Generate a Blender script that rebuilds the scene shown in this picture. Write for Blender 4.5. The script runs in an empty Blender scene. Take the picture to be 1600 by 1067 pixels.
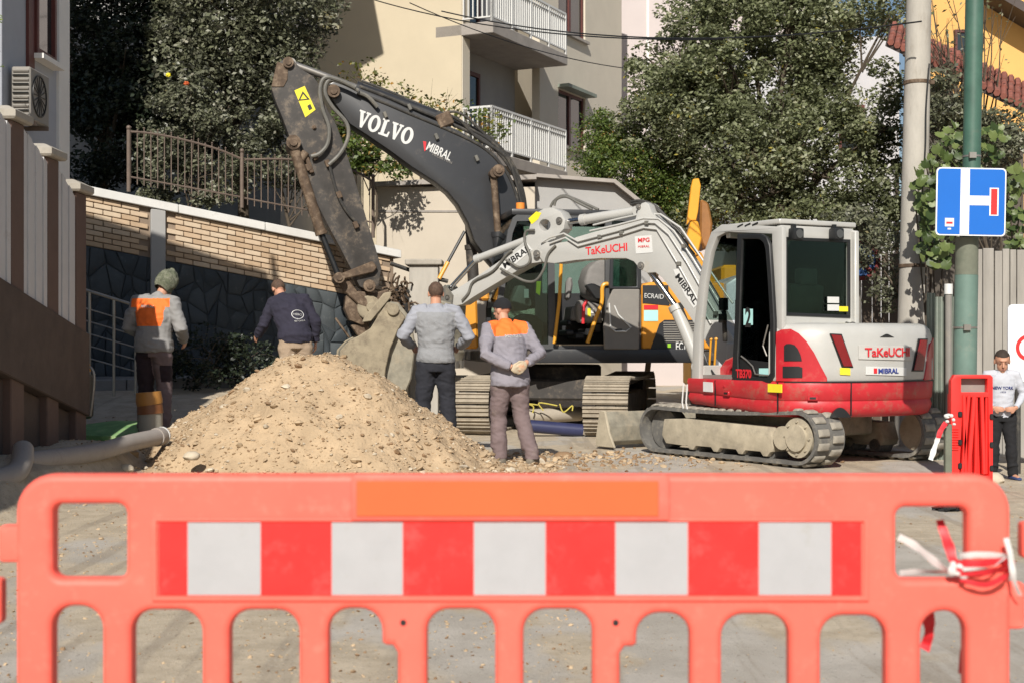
import bpy, bmesh, math, random
import numpy as np
from mathutils import Vector, Matrix, noise, geometry, Euler

R = random.Random(11)
rad = math.radians
SC = bpy.context.scene
C = SC.collection

# ------------------------------------------------------------------ camera, sky, sun, exposure
F = 2222.22; CAMZ = 1.26
cd = bpy.data.cameras.new('camera'); cam = bpy.data.objects.new('camera', cd); C.objects.link(cam)
cam.location = (0, 0, CAMZ); cam.rotation_euler = (rad(90), 0, 0)
cd.sensor_width = 36; cd.lens = 50; cd.clip_start = .1; cd.clip_end = 600
cd.dof.use_dof = True; cd.dof.focus_distance = 15.5; cd.dof.aperture_fstop = 5.2
SC.camera = cam
SUN_AZ, SUN_EL = 8, 36        # degrees to the left of straight behind the camera, elevation
w = bpy.data.worlds.new("World"); SC.world = w; w.use_nodes = True
nt = w.node_tree
sky = nt.nodes.new('ShaderNodeTexSky'); sky.sky_type = 'NISHITA'; sky.sun_disc = False
sky.sun_elevation = rad(SUN_EL); sky.sun_rotation = rad(180 + SUN_AZ)
nt.links.new(sky.outputs[0], nt.nodes['Background'].inputs[0]); nt.nodes['Background'].inputs[1].default_value = .062
sd = bpy.data.lights.new('sun', 'SUN'); sd.energy = 4.6; sd.angle = rad(.53); sd.color = (1, .945, .86)
so = bpy.data.objects.new('sun', sd); C.objects.link(so)
_d = Vector((math.sin(rad(SUN_AZ)) * math.cos(rad(SUN_EL)), math.cos(rad(SUN_AZ)) * math.cos(rad(SUN_EL)), -math.sin(rad(SUN_EL))))
so.rotation_euler = _d.to_track_quat('-Z', 'Y').to_euler(); so.location = (-4, -8, 12)
SC.view_settings.view_transform = 'Standard'; SC.view_settings.look = 'None'
SC.view_settings.exposure = .28; SC.view_settings.gamma = 1; SC.view_settings.use_curve_mapping = False
SC.render.engine = 'CYCLES'

# ------------------------------------------------------------------ helpers
def P(px, py, D):
    return Vector(((px - 800) / F * D, D, CAMZ + (533.5 - py) / F * D))
def ray(px, py): return Vector(((px - 800) / F, 1, (533.5 - py) / F))
def hit(px, py, o, n):
    r = ray(px, py); c = Vector((0, 0, CAMZ)); return c + r * ((Vector(o) - c).dot(n) / r.dot(n))
def px_of(p): return (800 + p[0] / p[1] * F, 533.5 - (p[2] - CAMZ) / p[1] * F)
def ss(t): t = max(0, min(1, t)); return t * t * (3 - 2 * t)
def ground_z(x, y):
    return .65 * ss((-x - .5) / 3.2) * ss((y - 12) / 7) + .36 * ss((-x - 3.38) / .42) * ss((y - 9.4) / 1.0) * (1 - ss((y - 12.6) / 2.2))
MATW = {}
def empty(name, loc=(0, 0, 0), rz=0, label=None, cat=None, group=None, parent=None):
    o = bpy.data.objects.new(name, None); C.objects.link(o); o.location = loc; o.rotation_euler = (0, 0, rz); o.empty_display_size = .2
    M = Matrix.Translation(loc) @ Matrix.Rotation(rz, 4, 'Z')
    if parent: o.parent = parent; M = MATW[parent.name] @ M
    MATW[o.name] = M
    tag(o, label, cat, group); return o
def tag(o, label=None, cat=None, group=None, kind=None):
    if label: o['label'] = label
    if cat: o['category'] = cat
    if group: o['group'] = group
    if kind: o['kind'] = kind
    return o
def LY(root, px, py, y):      # pixel -> local (x, z) in plane local y = const
    M = MATW[root.name]; q = hit(px, py, M @ Vector((0, y, 0)), M.to_3x3() @ Vector((0, 1, 0))); q = M.inverted() @ q; return (q.x, q.z)
def LX(root, px, py, x):      # pixel -> local (y, z) in plane local x = const
    M = MATW[root.name]; q = hit(px, py, M @ Vector((x, 0, 0)), M.to_3x3() @ Vector((1, 0, 0))); q = M.inverted() @ q; return (q.y, q.z)

class MB:
    def __init__(s, T=None): s.v = []; s.f = []; s.m = []; s.T = T
    def add(s, V, Fc, mi=0):
        n = len(s.v); T = s.T
        s.v += [tuple(T @ Vector(v)) if T else tuple(v) for v in V]
        s.f += [tuple(i + n for i in f) for f in Fc]; s.m += [mi] * len(Fc); return s
    def box(s, c, d, rot=None, mi=0, taper=1):
        x, y, z = d[0] / 2, d[1] / 2, d[2] / 2
        V = [Vector((a * x * (taper if e > 0 else 1), b * y * (taper if e > 0 else 1), e * z)) for e in (-1, 1) for a, b in ((-1, -1), (1, -1), (1, 1), (-1, 1))]
        if rot is not None:
            M = rot if isinstance(rot, Matrix) else Euler(rot).to_matrix(); V = [M @ v for v in V]
        V = [v + Vector(c) for v in V]
        return s.add(V, [(3, 2, 1, 0), (4, 5, 6, 7), (0, 1, 5, 4), (1, 2, 6, 5), (2, 3, 7, 6), (3, 0, 4, 7)], mi)
    def bb(s, x0, x1, y0, y1, z0, z1, mi=0):
        return s.box(((x0 + x1) / 2, (y0 + y1) / 2, (z0 + z1) / 2), (abs(x1 - x0), abs(y1 - y0), abs(z1 - z0)), mi=mi)
    def cyl(s, a, b, r0, r1=None, n=14, mi=0): return s.tube([a, b], [r0, r0 if r1 is None else r1], n, mi)
    def tube(s, pts, r, n=8, mi=0, ell=None):
        pts = [Vector(p) for p in pts]; k = len(pts)
        rs = r if isinstance(r, (list, tuple)) else [r] * k
        V = []; Fc = []; up = None
        for i, p in enumerate(pts):
            t = (pts[min(i + 1, k - 1)] - pts[max(i - 1, 0)])
            if t.length < 1e-9: t = Vector((0, 0, 1))
            t.normalize()
            if up is None: up = Vector((0, 0, 1)) if abs(t.z) < .9 else Vector((0, 1, 0))
            a = t.cross(up); a.normalize(); b = a.cross(t); b.normalize(); up = b
            e = ell if ell else (1, 1)
            for j in range(n):
                w_ = 2 * math.pi * j / n
                V.append(p + a * (math.cos(w_) * rs[i] * e[0]) + b * (math.sin(w_) * rs[i] * e[1]))
        for i in range(k - 1):
            for j in range(n): Fc.append((i * n + j, i * n + (j + 1) % n, (i + 1) * n + (j + 1) % n, (i + 1) * n + j))
        Fc.append(tuple(range(n))[::-1]); Fc.append(tuple((k - 1) * n + j for j in range(n)))
        return s.add(V, Fc, mi)
    def prism(s, poly, y0, y1, mi=0, ax='y'):
        # poly of (x,z) extruded along y (ax='y'); of (y,z) along x (ax='x'); of (x,y) along z (ax='z')
        n = len(poly)
        def q(a, b, d): return (a, d, b) if ax == 'y' else ((d, a, b) if ax == 'x' else (a, b, d))
        V = [q(a, b, y0) for a, b in poly] + [q(a, b, y1) for a, b in poly]
        area = sum(poly[i][0] * poly[(i + 1) % n][1] - poly[(i + 1) % n][0] * poly[i][1] for i in range(n))
        fl = (area > 0) ^ (y1 < y0) ^ (ax in ('x', 'z'))
        a = tuple(range(n)); b = tuple(range(n, 2 * n))
        Fc = [a if fl else a[::-1], b[::-1] if fl else b]
        for i in range(n):
            f = (i, (i + 1) % n, n + (i + 1) % n, n + i); Fc.append(f[::-1] if fl else f)
        return s.add(V, Fc, mi)
    def plate(s, outer, holes, y0, y1, mi=0, ax='y'):
        def q(a, b, d): return (a, d, b) if ax == 'y' else ((d, a, b) if ax == 'x' else (a, b, d))
        loops = [outer] + holes; flat = [p for l in loops for p in l]
        tr = geometry.tessellate_polygon([[Vector((p[0], p[1], 0)) for p in l] for l in loops])
        n = len(flat); V = [q(a, b, y0) for a, b in flat] + [q(a, b, y1) for a, b in flat]
        Fc = [tuple(t) for t in tr] + [tuple(i + n for i in t)[::-1] for t in tr]
        o = 0
        for l in loops:
            k = len(l)
            for i in range(k): Fc.append((o + i, o + (i + 1) % k, n + o + (i + 1) % k, n + o + i))
            o += k
        return s.add(V, Fc, mi)
    def rings(s, rings, cap=(True, True), closed=True, mi=0):
        n = len(rings[0]); V = [p for r in rings for p in r]; Fc = []
        m = n if closed else n - 1
        for i in range(len(rings) - 1):
            for j in range(m): Fc.append((i * n + j, i * n + (j + 1) % n, (i + 1) * n + (j + 1) % n, (i + 1) * n + j))
        if cap[0]: Fc.append(tuple(range(n))[::-1])
        if cap[1]: Fc.append(tuple((len(rings) - 1) * n + j for j in range(n)))
        return s.add(V, Fc, mi)
    def ball(s, c, r, n=10, m=7, mi=0, rot=None):
        r = (r, r, r) if not isinstance(r, (tuple, list)) else r; V = []; Fc = []
        for i in range(m + 1):
            t = math.pi * i / m
            for j in range(n):
                p = Vector((r[0] * math.sin(t) * math.cos(2 * math.pi * j / n), r[1] * math.sin(t) * math.sin(2 * math.pi * j / n), r[2] * math.cos(t)))
                if rot: p = rot @ p
                V.append(p + Vector(c))
        for i in range(m):
            for j in range(n): Fc.append((i * n + j, (i + 1) * n + j, (i + 1) * n + (j + 1) % n, i * n + (j + 1) % n))
        return s.add(V, Fc, mi)
    def mesh(s, name, mats, bevel=0, segs=1, smooth=35, fix=True):
        me = bpy.data.meshes.new(name); me.from_pydata(s.v, [], s.f)
        mats = mats if isinstance(mats, (list, tuple)) else [mats]
        for m in mats: me.materials.append(m)
        me.polygons.foreach_set('material_index', s.m)
        if fix or bevel:
            bm = bmesh.new(); bm.from_mesh(me); bmesh.ops.remove_doubles(bm, verts=bm.verts, dist=1e-5)
            bmesh.ops.recalc_face_normals(bm, faces=bm.faces)
            if bevel:
                es = [e for e in bm.edges if len(e.link_faces) == 2 and e.calc_face_angle(0) > rad(28)]
                try: bmesh.ops.bevel(bm, geom=es, offset=bevel, segments=segs, affect='EDGES', profile=.6, clamp_overlap=True)
                except Exception as ex: print('bevel', name, ex)
            bm.to_mesh(me); bm.free()
        if smooth:
            me.polygons.foreach_set('use_smooth', [True] * len(me.polygons)); me.set_sharp_from_angle(angle=rad(smooth))
        return me
    def build(s, name, mats, parent=None, bevel=0, segs=1, smooth=35, world=False, origin=None, fix=True):
        if parent is not None and world:
            Mi = MATW[parent.name].inverted(); s.v = [tuple(Mi @ Vector(v)) for v in s.v]
        loc = (0, 0, 0)
        if parent is None:
            a = np.array(s.v); loc = tuple(((a[:, 0].min() + a[:, 0].max()) / 2, (a[:, 1].min() + a[:, 1].max()) / 2, a[:, 2].min())) if origin is None else origin
            s.v = [(v[0] - loc[0], v[1] - loc[1], v[2] - loc[2]) for v in s.v]
        me = s.mesh(name, mats, bevel, segs, smooth, fix)
        return link(name, me, parent, loc)
def link(name, me, parent=None, loc=(0, 0, 0)):
    o = bpy.data.objects.new(name, me); C.objects.link(o); o.location = loc
    if parent is not None: o.parent = parent; MATW[o.name] = MATW[parent.name] @ Matrix.Translation(loc)
    else: MATW[o.name] = Matrix.Translation(loc)
    return o
def dup(o, parent=None, loc=None):
    c = o.copy(); C.objects.link(c)
    if parent is not None: c.parent = parent
    if loc is not None: c.location = loc
    MATW[c.name] = (MATW[parent.name] if parent is not None else Matrix()) @ Matrix.Translation(c.location)
    for ch in list(o.children): dup(ch, c)
    return c
def circ(cx, cz, r, n=20, a0=0): return [(cx + r * math.cos(a0 + 2 * math.pi * i / n), cz + r * math.sin(a0 + 2 * math.pi * i / n)) for i in range(n)]
def rrect(x0, x1, z0, z1, r, n=5):
    o = []
    for cx, cz, a in ((x1 - r, z1 - r, 0), (x0 + r, z1 - r, 90), (x0 + r, z0 + r, 180), (x1 - r, z0 + r, 270)):
        for i in range(n + 1): t = rad(a + 90 * i / n); o.append((cx + r * math.cos(t), cz + r * math.sin(t)))
    return o
def catmull(pts, k=6, closed=False):
    pts = [Vector(p) for p in pts]; n = len(pts); out = []
    for i in range(n if closed else n - 1):
        p0 = pts[(i - 1) % n] if closed or i > 0 else pts[0]; p1 = pts[i]; p2 = pts[(i + 1) % n]; p3 = pts[(i + 2) % n] if closed or i < n - 2 else pts[-1]
        for j in range(k):
            t = j / k; out.append(.5 * ((2 * p1) + (-p0 + p2) * t + (2 * p0 - 5 * p1 + 4 * p2 - p3) * t * t + (-p0 + 3 * p1 - 3 * p2 + p3) * t ** 3))
    if not closed: out.append(pts[-1])
    return out

# ------------------------------------------------------------------ materials
def mat(name, col, rough=.6, metal=0, var=.12, vs=3, bump=0, bs=40, dirt=None, dirtamt=.0, ds=4, spec=.5, coat=0, trans=0, grime=None, stretch=None, bdist=.004):
    m = bpy.data.materials.new(name); m.use_nodes = True; n = m.node_tree.nodes; l = m.node_tree.links; b = n['Principled BSDF']
    b.inputs['Roughness'].default_value = rough; b.inputs['Metallic'].default_value = metal; b.inputs['Specular IOR Level'].default_value = spec
    if coat: b.inputs['Coat Weight'].default_value = coat; b.inputs['Coat Roughness'].default_value = .15
    tc = n.new('ShaderNodeTexCoord'); src = tc.outputs['Object']
    if stretch:
        mp = n.new('ShaderNodeMapping'); mp.inputs['Scale'].default_value = stretch; l.new(src, mp.inputs[0]); src = mp.outputs[0]
    nz = n.new('ShaderNodeTexNoise'); nz.inputs['Scale'].default_value = vs; nz.inputs['Detail'].default_value = 6; nz.inputs['Roughness'].default_value = .65; l.new(src, nz.inputs['Vector'])
    mx = n.new('ShaderNodeMix'); mx.data_type = 'RGBA'; mx.inputs['A'].default_value = tuple(c * (1 - var) for c in col) + (1,); mx.inputs['B'].default_value = tuple(min(1, c * (1 + var)) for c in col) + (1,)
    rp = n.new('ShaderNodeMapRange'); rp.inputs['From Min'].default_value = .3; rp.inputs['From Max'].default_value = .7; l.new(nz.outputs[0], rp.inputs[0]); l.new(rp.outputs[0], mx.inputs['Factor'])
    out = mx.outputs['Result']
    if dirt is not None:
        n2 = n.new('ShaderNodeTexNoise'); n2.inputs['Scale'].default_value = ds; n2.inputs['Detail'].default_value = 9; n2.inputs['Roughness'].default_value = .75; l.new(src, n2.inputs['Vector'])
        r2 = n.new('ShaderNodeMapRange'); r2.inputs['From Min'].default_value = .62 - dirtamt * .35; r2.inputs['From Max'].default_value = .75 - dirtamt * .2; r2.inputs['To Max'].default_value = min(1, .55 + dirtamt * .4); l.new(n2.outputs[0], r2.inputs[0])
        m2 = n.new('ShaderNodeMix'); m2.data_type = 'RGBA'; l.new(r2.outputs[0], m2.inputs['Factor']); l.new(out, m2.inputs['A']); m2.inputs['B'].default_value = tuple(dirt) + (1,); out = m2.outputs['Result']
    l.new(out, b.inputs['Base Color'])
    if bump:
        n3 = n.new('ShaderNodeTexNoise'); n3.inputs['Scale'].default_value = bs; n3.inputs['Detail'].default_value = 5; l.new(src, n3.inputs['Vector'])
        bp = n.new('ShaderNodeBump'); bp.inputs['Strength'].default_value = bump; bp.inputs['Distance'].default_value = bdist; l.new(n3.outputs[0], bp.inputs['Height']); l.new(bp.outputs[0], b.inputs['Normal'])
    return m
def glassmat(name, tint=(.6, .75, .72), refl=.12, dark=.5):
    m = bpy.data.materials.new(name); m.use_nodes = True; n = m.node_tree.nodes; l = m.node_tree.links; n.clear()
    o = n.new('ShaderNodeOutputMaterial'); t = n.new('ShaderNodeBsdfTransparent'); t.inputs[0].default_value = tuple(c * dark for c in tint) + (1,)
    g = n.new('ShaderNodeBsdfGlossy'); g.inputs['Roughness'].default_value = .03; g.inputs[0].default_value = (.9, .95, .95, 1)
    lw = n.new('ShaderNodeLayerWeight'); lw.inputs[0].default_value = refl; mx = n.new('ShaderNodeMixShader')
    l.new(lw.outputs['Fresnel'], mx.inputs[0]); l.new(t.outputs[0], mx.inputs[1]); l.new(g.outputs[0], mx.inputs[2]); l.new(mx.outputs[0], o.inputs[0]); return m
def leafmat(name, ca, cb, yel=None, rough=.45, tr=.25):
    m = bpy.data.materials.new(name); m.use_nodes = True; n = m.node_tree.nodes; l = m.node_tree.links; b = n['Principled BSDF']
    at = n.new('ShaderNodeAttribute'); at.attribute_name = 'tint'
    rp = n.new('ShaderNodeValToRGB'); l.new(at.outputs['Fac'], rp.inputs[0]); e = rp.color_ramp.elements; q_ = e.new(.5); q_.color = (ca[0] * .5 + cb[0] * .38, ca[1] * .5 + cb[1] * .43, ca[2] * .5 + cb[2] * .30, 1)
    e[0].position = 0; e[0].color = tuple(ca) + (1,); e[2].position = .9; e[2].color = tuple(cb) + (1,)
    if yel: x = e.new(1.0); x.color = tuple(yel) + (1,)
    l.new(rp.outputs[0], b.inputs['Base Color']); b.inputs['Roughness'].default_value = rough
    tb = n.new('ShaderNodeBsdfTranslucent'); l.new(rp.outputs[0], tb.inputs[0]); mx = n.new('ShaderNodeMixShader'); mx.inputs[0].default_value = tr
    o = n['Material Output']; l.new(b.outputs[0], mx.inputs[1]); l.new(tb.outputs[0], mx.inputs[2]); l.new(mx.outputs[0], o.inputs[0]); return m
DUST = (.42, .36, .27)
M = {}
M['barrier'] = mat('barrier_plastic', (.92, .145, .105), .5, var=.10, vs=3, spec=.3, dirt=(.82, .22, .165), dirtamt=.25, ds=22, bump=.15, bs=9, bdist=.01)
M['barrier_in'] = mat('barrier_plate', (.90, .125, .04), .5, var=.05, vs=4, spec=.3)
M['tape_red'] = mat('reflective_red', (.80, .032, .03), .35, var=.14, vs=9, spec=.4, dirt=(.88, .11, .10), dirtamt=.32, ds=11)
M['tape_white'] = mat('reflective_white', (.405, .405, .415), .4, var=.05, vs=12, dirt=(.34, .33, .29), dirtamt=.12, ds=14)
M['sand'] = mat('loose_sand', (.43, .32, .205), .95, var=.17, vs=4, bump=.9, bs=30, dirt=(.30, .2, .12), dirtamt=.22, ds=9, spec=.1, bdist=.02)
M['stone1'] = mat('sand_stone', (.45, .34, .22), .9, var=.3, vs=1.2, spec=.1)
M['stone2'] = mat('pale_stone', (.50, .43, .33), .9, var=.2, vs=2, spec=.1)
M['stone3'] = mat('dark_clod', (.26, .17, .10), .95, var=.3, vs=2, spec=.1)
M['tb_white'] = mat('light_grey_paint', (.45, .445, .42), .35, var=.05, vs=4, dirt=(.45, .40, .32), dirtamt=.14, ds=5, coat=.3)
M['tb_red'] = mat('red_paint', (.46, .018, .028), .32, var=.1, vs=4, dirt=(.42, .16, .12), dirtamt=.2, ds=4, coat=.35)
M['tb_red_dusty'] = mat('dusty_red_paint', (.50, .024, .032), .45, var=.12, vs=5, dirt=(.30, .16, .11), dirtamt=.32, ds=6)
M['black'] = mat('black_trim', (.014, .015, .016), .45, var=.2, dirt=(.08, .075, .065), dirtamt=.12)
M['blackglass'] = glassmat('dark_glass', (.70, .86, .80), .26, .80)
M['clearglass'] = glassmat('clear_glass', (.8, .92, .88), .3, .72)
M['winglass'] = mat('window_glass', (.02, .028, .03), .06, var=.3, vs=1, spec=.9)
M['rubber'] = mat('dusty_rubber', (.13, .125, .115), .9, var=.25, vs=8, dirt=(.30, .27, .21), dirtamt=.30, ds=8, bump=.3)
M['lug'] = mat('worn_track_lug', (.28, .255, .21), .9, var=.25, vs=8, bump=.3, dirt=(.22, .2, .17), dirtamt=.2)
M['frame_dusty'] = mat('dusty_track_frame', (.40, .35, .26), .9, var=.2, vs=6, dirt=(.24, .21, .17), dirtamt=.3, ds=7, bump=.3)
M['blade'] = mat('dusty_blade', (.25, .23, .18), .8, var=.3, vs=7, dirt=(.37, .31, .22), dirtamt=.35, bump=.3)
M['volvo_dark'] = mat('charcoal_paint', (.026, .027, .03), .42, var=.12, vs=3, dirt=(.10, .085, .07), dirtamt=.1, ds=5, coat=.1)
M['volvo_dusty'] = mat('dusty_charcoal', (.045, .04, .036), .65, var=.3, vs=6, dirt=(.22, .17, .12), dirtamt=.3, ds=6, bump=.2)
M['rusty'] = mat('muddy_brown_steel', (.10, .065, .04), .75, var=.4, vs=9, dirt=(.30, .23, .16), dirtamt=.35, ds=9, bump=.4)
M['steel'] = mat('steel', (.34, .32, .29), .35, .7, var=.2)
M['chrome'] = mat('chrome_rod', (.6, .6, .6), .15, 1, var=.05)
M['bucketm'] = mat('dusty_bucket', (.29, .245, .17), .8, var=.25, vs=5, dirt=(.13, .10, .07), dirtamt=.4, ds=6, bump=.3)
M['yellow'] = mat('machine_yellow', (.72, .33, .025), .4, var=.08, vs=3, dirt=(.4, .27, .12), dirtamt=.15)
M['orange'] = mat('machine_orange', (.72, .30, .03), .45, var=.08, vs=3, dirt=(.4, .27, .12), dirtamt=.2)
M['brown_arm'] = mat('brown_dusty_arm', (.28, .12, .03), .6, var=.2, vs=3)
M['shoe'] = mat('steel_track_shoe', (.33, .285, .22), .8, .1, var=.25, vs=7, dirt=(.17, .14, .11), dirtamt=.25, bump=.3)
M['grey'] = mat('grey_panel', (.22, .205, .185), .6, var=.08, vs=4, dirt=(.3, .27, .2), dirtamt=.15)
M['seat'] = mat('seat_grey', (.20, .19, .18), .85, var=.15, vs=9)
M['hose'] = mat('hose_rubber', (.035, .033, .03), .55, var=.3, vs=15, dirt=(.16, .14, .11), dirtamt=.3)
M['hose_grey'] = mat('grey_hose', (.13, .125, .11), .55, var=.2, vs=15, dirt=(.25, .22, .17), dirtamt=.3)
M['lamp_red'] = mat('tail_lamp_red', (.20, .008, .012), .2, var=.15, coat=.6)
M['white'] = mat('white_print', (.62, .62, .60), .5, var=.03)
M['redp'] = mat('red_print', (.62, .02, .03), .5, var=.03)
M['bluep'] = mat('blue_print', (.03, .05, .25), .5, var=.03)
M['blackp'] = mat('black_print', (.02, .02, .02), .5, var=.03)
M['yellowp'] = mat('yellow_print', (.80, .68, .03), .5, var=.05, dirt=(.5, .4, .1), dirtamt=.1)
M['cyan'] = mat('pale_cyan_print', (.42, .72, .70), .5, var=.05)
M['lens'] = mat('lamp_lens', (.07, .07, .07), .1, var=.1, spec=1)
M['brickm'] = [mat('brick_%d' % i, c, .85, var=.14, vs=5, bump=.3, bs=60, dirt=(.28, .17, .11), dirtamt=.12, ds=3) for i, c in enumerate(((.53, .39, .26), (.56, .43, .30), (.47, .34, .22), (.58, .46, .33)))]
M['mortar'] = mat('mortar', (.25, .19, .14), .95, var=.15, vs=8)
M['stonem'] = [mat('shaded_slate_%d' % i, c, .8, var=.2, vs=3, bump=.4, bs=25, dirt=(.2, .2, .18), dirtamt=.1, ds=6) for i, c in enumerate(((.046, .056, .064), (.058, .068, .074), (.038, .048, .056)))]  # dark stone, colour lowered further to stand in for the house shadow
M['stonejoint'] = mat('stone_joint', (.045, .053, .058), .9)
M['coping'] = mat('white_coping', (.66, .65, .62), .7, var=.08, vs=4, dirt=(.35, .3, .25), dirtamt=.1)
M['iron'] = mat('wrought_iron', (.16, .12, .095), .6, .2, var=.2, vs=9)
M['plaster_brown'] = mat('brown_plaster', (.13, .082, .064), .9, var=.12, vs=4, dirt=(.09, .07, .06), dirtamt=.2, bump=.3)
M['plaster_base'] = mat('dark_base_wall', (.085, .06, .048), .9, var=.2, vs=3, dirt=(.05, .04, .035), dirtamt=.25, bump=.3)
M['capconc'] = mat('concrete_cap', (.36, .33, .28), .9, var=.15, vs=8, bump=.4, dirt=(.2, .18, .14), dirtamt=.2)
M['whitemetal'] = mat('white_sheet', (.55, .54, .54), .55, var=.06, vs=4, dirt=(.35, .3, .27), dirtamt=.12)
M['house_grey'] = mat('blue_grey_render', (.36, .38, .42), .85, var=.06, vs=3, bump=.2)
M['white_trim'] = mat('white_trim', (.72, .71, .68), .6, var=.05)
M['cream'] = mat('cream_render', (.55, .475, .345), .9, var=.04, vs=1.2, bump=.15, bs=60)
M['beige'] = mat('beige_render', (.60, .545, .445), .9, var=.05, vs=1.5, bump=.15, bs=60, dirt=(.42, .37, .3), dirtamt=.05)
M['garage'] = mat('garage_render', (.52, .46, .375), .9, var=.06, vs=1.5, bump=.2, bs=60, dirt=(.5, .43, .34), dirtamt=.08)
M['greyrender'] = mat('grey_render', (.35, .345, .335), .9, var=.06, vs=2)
M['concrete'] = mat('concrete', (.40, .375, .33), .9, var=.15, vs=5, bump=.3, dirt=(.24, .21, .17), dirtamt=.2, stretch=(1, 1, .3))
M['slab'] = mat('balcony_concrete', (.33, .30, .27), .9, var=.12, vs=3, dirt=(.2, .18, .15), dirtamt=.2)
M['redwood'] = mat('dark_red_frame', (.10, .025, .02), .5, var=.15)
M['pinkwhite'] = mat('pinkish_white_wall', (.53, .47, .455), .9, var=.04, vs=1)
M['orangewall'] = mat('orange_render', (.70, .40, .13), .9, var=.05, vs=1.5, bump=.15)
M['tile'] = mat('red_roof_tile', (.26, .09, .065), .8, var=.3, vs=6, dirt=(.12, .07, .06), dirtamt=.3)
M['darkroof'] = mat('dark_roof', (.07, .055, .05), .7, var=.2)
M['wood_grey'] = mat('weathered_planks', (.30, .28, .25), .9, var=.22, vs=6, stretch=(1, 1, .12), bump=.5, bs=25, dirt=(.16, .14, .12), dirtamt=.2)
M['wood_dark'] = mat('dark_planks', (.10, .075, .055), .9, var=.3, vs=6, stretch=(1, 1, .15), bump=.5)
M['greensheet'] = mat('grey_green_sheet', (.19, .22, .185), .7, var=.2, vs=3, dirt=(.28, .27, .22), dirtamt=.3, bump=.2)
M['greenpaint'] = mat('green_pole_paint', (.05, .115, .085), .5, var=.2, vs=5, dirt=(.11, .13, .10), dirtamt=.15, coat=.1)
M['pole_base'] = mat('grey_green_concrete', (.15, .16, .12), .85, var=.2, vs=5, dirt=(.08, .10, .07), dirtamt=.3)
M['signblue'] = mat('sign_blue', (.008, .13, .52), .35, var=.04, vs=3, dirt=(.03, .16, .5), dirtamt=.1)
M['signred'] = mat('sign_red', (.65, .03, .03), .35, var=.04)
M['signwhite'] = mat('sign_white', (.78, .79, .80), .35, var=.03)
M['foldred'] = mat('red_plastic', (.80, .03, .025), .45, var=.12, vs=6, spec=.4)
M['pipegrey'] = mat('grey_drain_pipe', (.30, .27, .245), .7, var=.12, vs=4, dirt=(.2, .17, .15), dirtamt=.25)
M['pipeorange'] = mat('orange_brown_pipe', (.36, .17, .04), .5, var=.12, vs=4)
M['bark'] = mat('bark', (.09, .07, .05), .95, var=.35, vs=9, bump=.8, bs=25, stretch=(1, 1, .3), bdist=.02)
M['leaf_main'] = leafmat('leaf_main', (.08, .088, .045), (.46, .46, .32), (.42, .36, .08), tr=.38)
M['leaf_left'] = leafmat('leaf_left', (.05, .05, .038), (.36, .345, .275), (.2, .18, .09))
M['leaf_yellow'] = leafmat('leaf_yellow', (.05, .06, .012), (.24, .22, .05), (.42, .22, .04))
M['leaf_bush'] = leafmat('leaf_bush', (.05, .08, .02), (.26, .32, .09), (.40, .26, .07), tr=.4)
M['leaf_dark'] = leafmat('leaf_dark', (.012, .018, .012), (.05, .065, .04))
M['vine'] = leafmat('vine_leaf', (.035, .06, .018), (.16, .205, .065), (.28, .27, .08))
M['asphalt'] = mat('asphalt', (.2, .195, .185), .9, var=.15, vs=3, bump=.5, bs=120)
M['kerb'] = mat('kerb_stone', (.26, .25, .24), .9, var=.15, vs=5)
M['blue_pipe'] = mat('dark_blue_pipe', (.03, .035, .09), .4, var=.2, vs=3)
M['green_mat'] = mat('green_mat', (.17, .33, .12), .9, var=.3, vs=5, dirt=(.4, .38, .25), dirtamt=.3)
M['van'] = mat('white_van_paint', (.55, .57, .62), .3, var=.04, coat=.4)
M['berry'] = mat('red_flower', (.6, .12, .03), .6)

# ------------------------------------------------------------------ lettering
def text_mesh(body, h, wd=None, extrude=.002, offset=0, shear=0, n='lettering', spacing=1):
    cu = bpy.data.curves.new('t', 'FONT'); cu.body = body; cu.size = 1; cu.extrude = .02; cu.offset = offset; cu.shear = shear; cu.space_character = spacing; cu.resolution_u = 3
    ob = bpy.data.objects.new('t', cu); C.objects.link(ob); dg = bpy.context.evaluated_depsgraph_get(); dg.update()
    me = bpy.data.meshes.new_from_object(ob.evaluated_get(dg)); bpy.data.objects.remove(ob); bpy.data.curves.remove(cu)
    a = np.empty(len(me.vertices) * 3); me.vertices.foreach_get('co', a); a = a.reshape(-1, 3)
    lo, hi = a.min(0), a.max(0); k = h / (hi[1] - lo[1]); kx = k if wd is None else wd / (hi[0] - lo[0])
    a[:, 0] = (a[:, 0] - (lo[0] + hi[0]) / 2) * kx; a[:, 1] = (a[:, 1] - (lo[1] + hi[1]) / 2) * k; a[:, 2] = (a[:, 2] - lo[2]) / max(1e-6, hi[2] - lo[2]) * extrude
    me.vertices.foreach_set('co', a.ravel()); me.name = n; return me
def place_mesh(me, o, xd, yd, m, parent=None, name='lettering', world=False):
    xd = Vector(xd).normalized(); yd = Vector(yd); yd = (yd - xd * yd.dot(xd)).normalized(); zd = xd.cross(yd)
    T = Matrix((( xd.x, yd.x, zd.x, o[0]), (xd.y, yd.y, zd.y, o[1]), (xd.z, yd.z, zd.z, o[2]), (0, 0, 0, 1)))
    if world and parent is not None: T = MATW[parent.name].inverted() @ T
    me.transform(T); me.materials.clear(); me.materials.append(m); return link(name, me, parent)
def letters(body, o, xd, yd, h, wd, m, parent, extrude=.002, **k):
    return place_mesh(text_mesh(body, h, wd, extrude, **k), o, xd, yd, m, parent)
def poly_mesh(polys, holes, ext):
    mb = MB()
    for i, p in enumerate(polys): mb.plate(p, holes[i] if holes else [], 0, ext, ax='z')
    return mb
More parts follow.
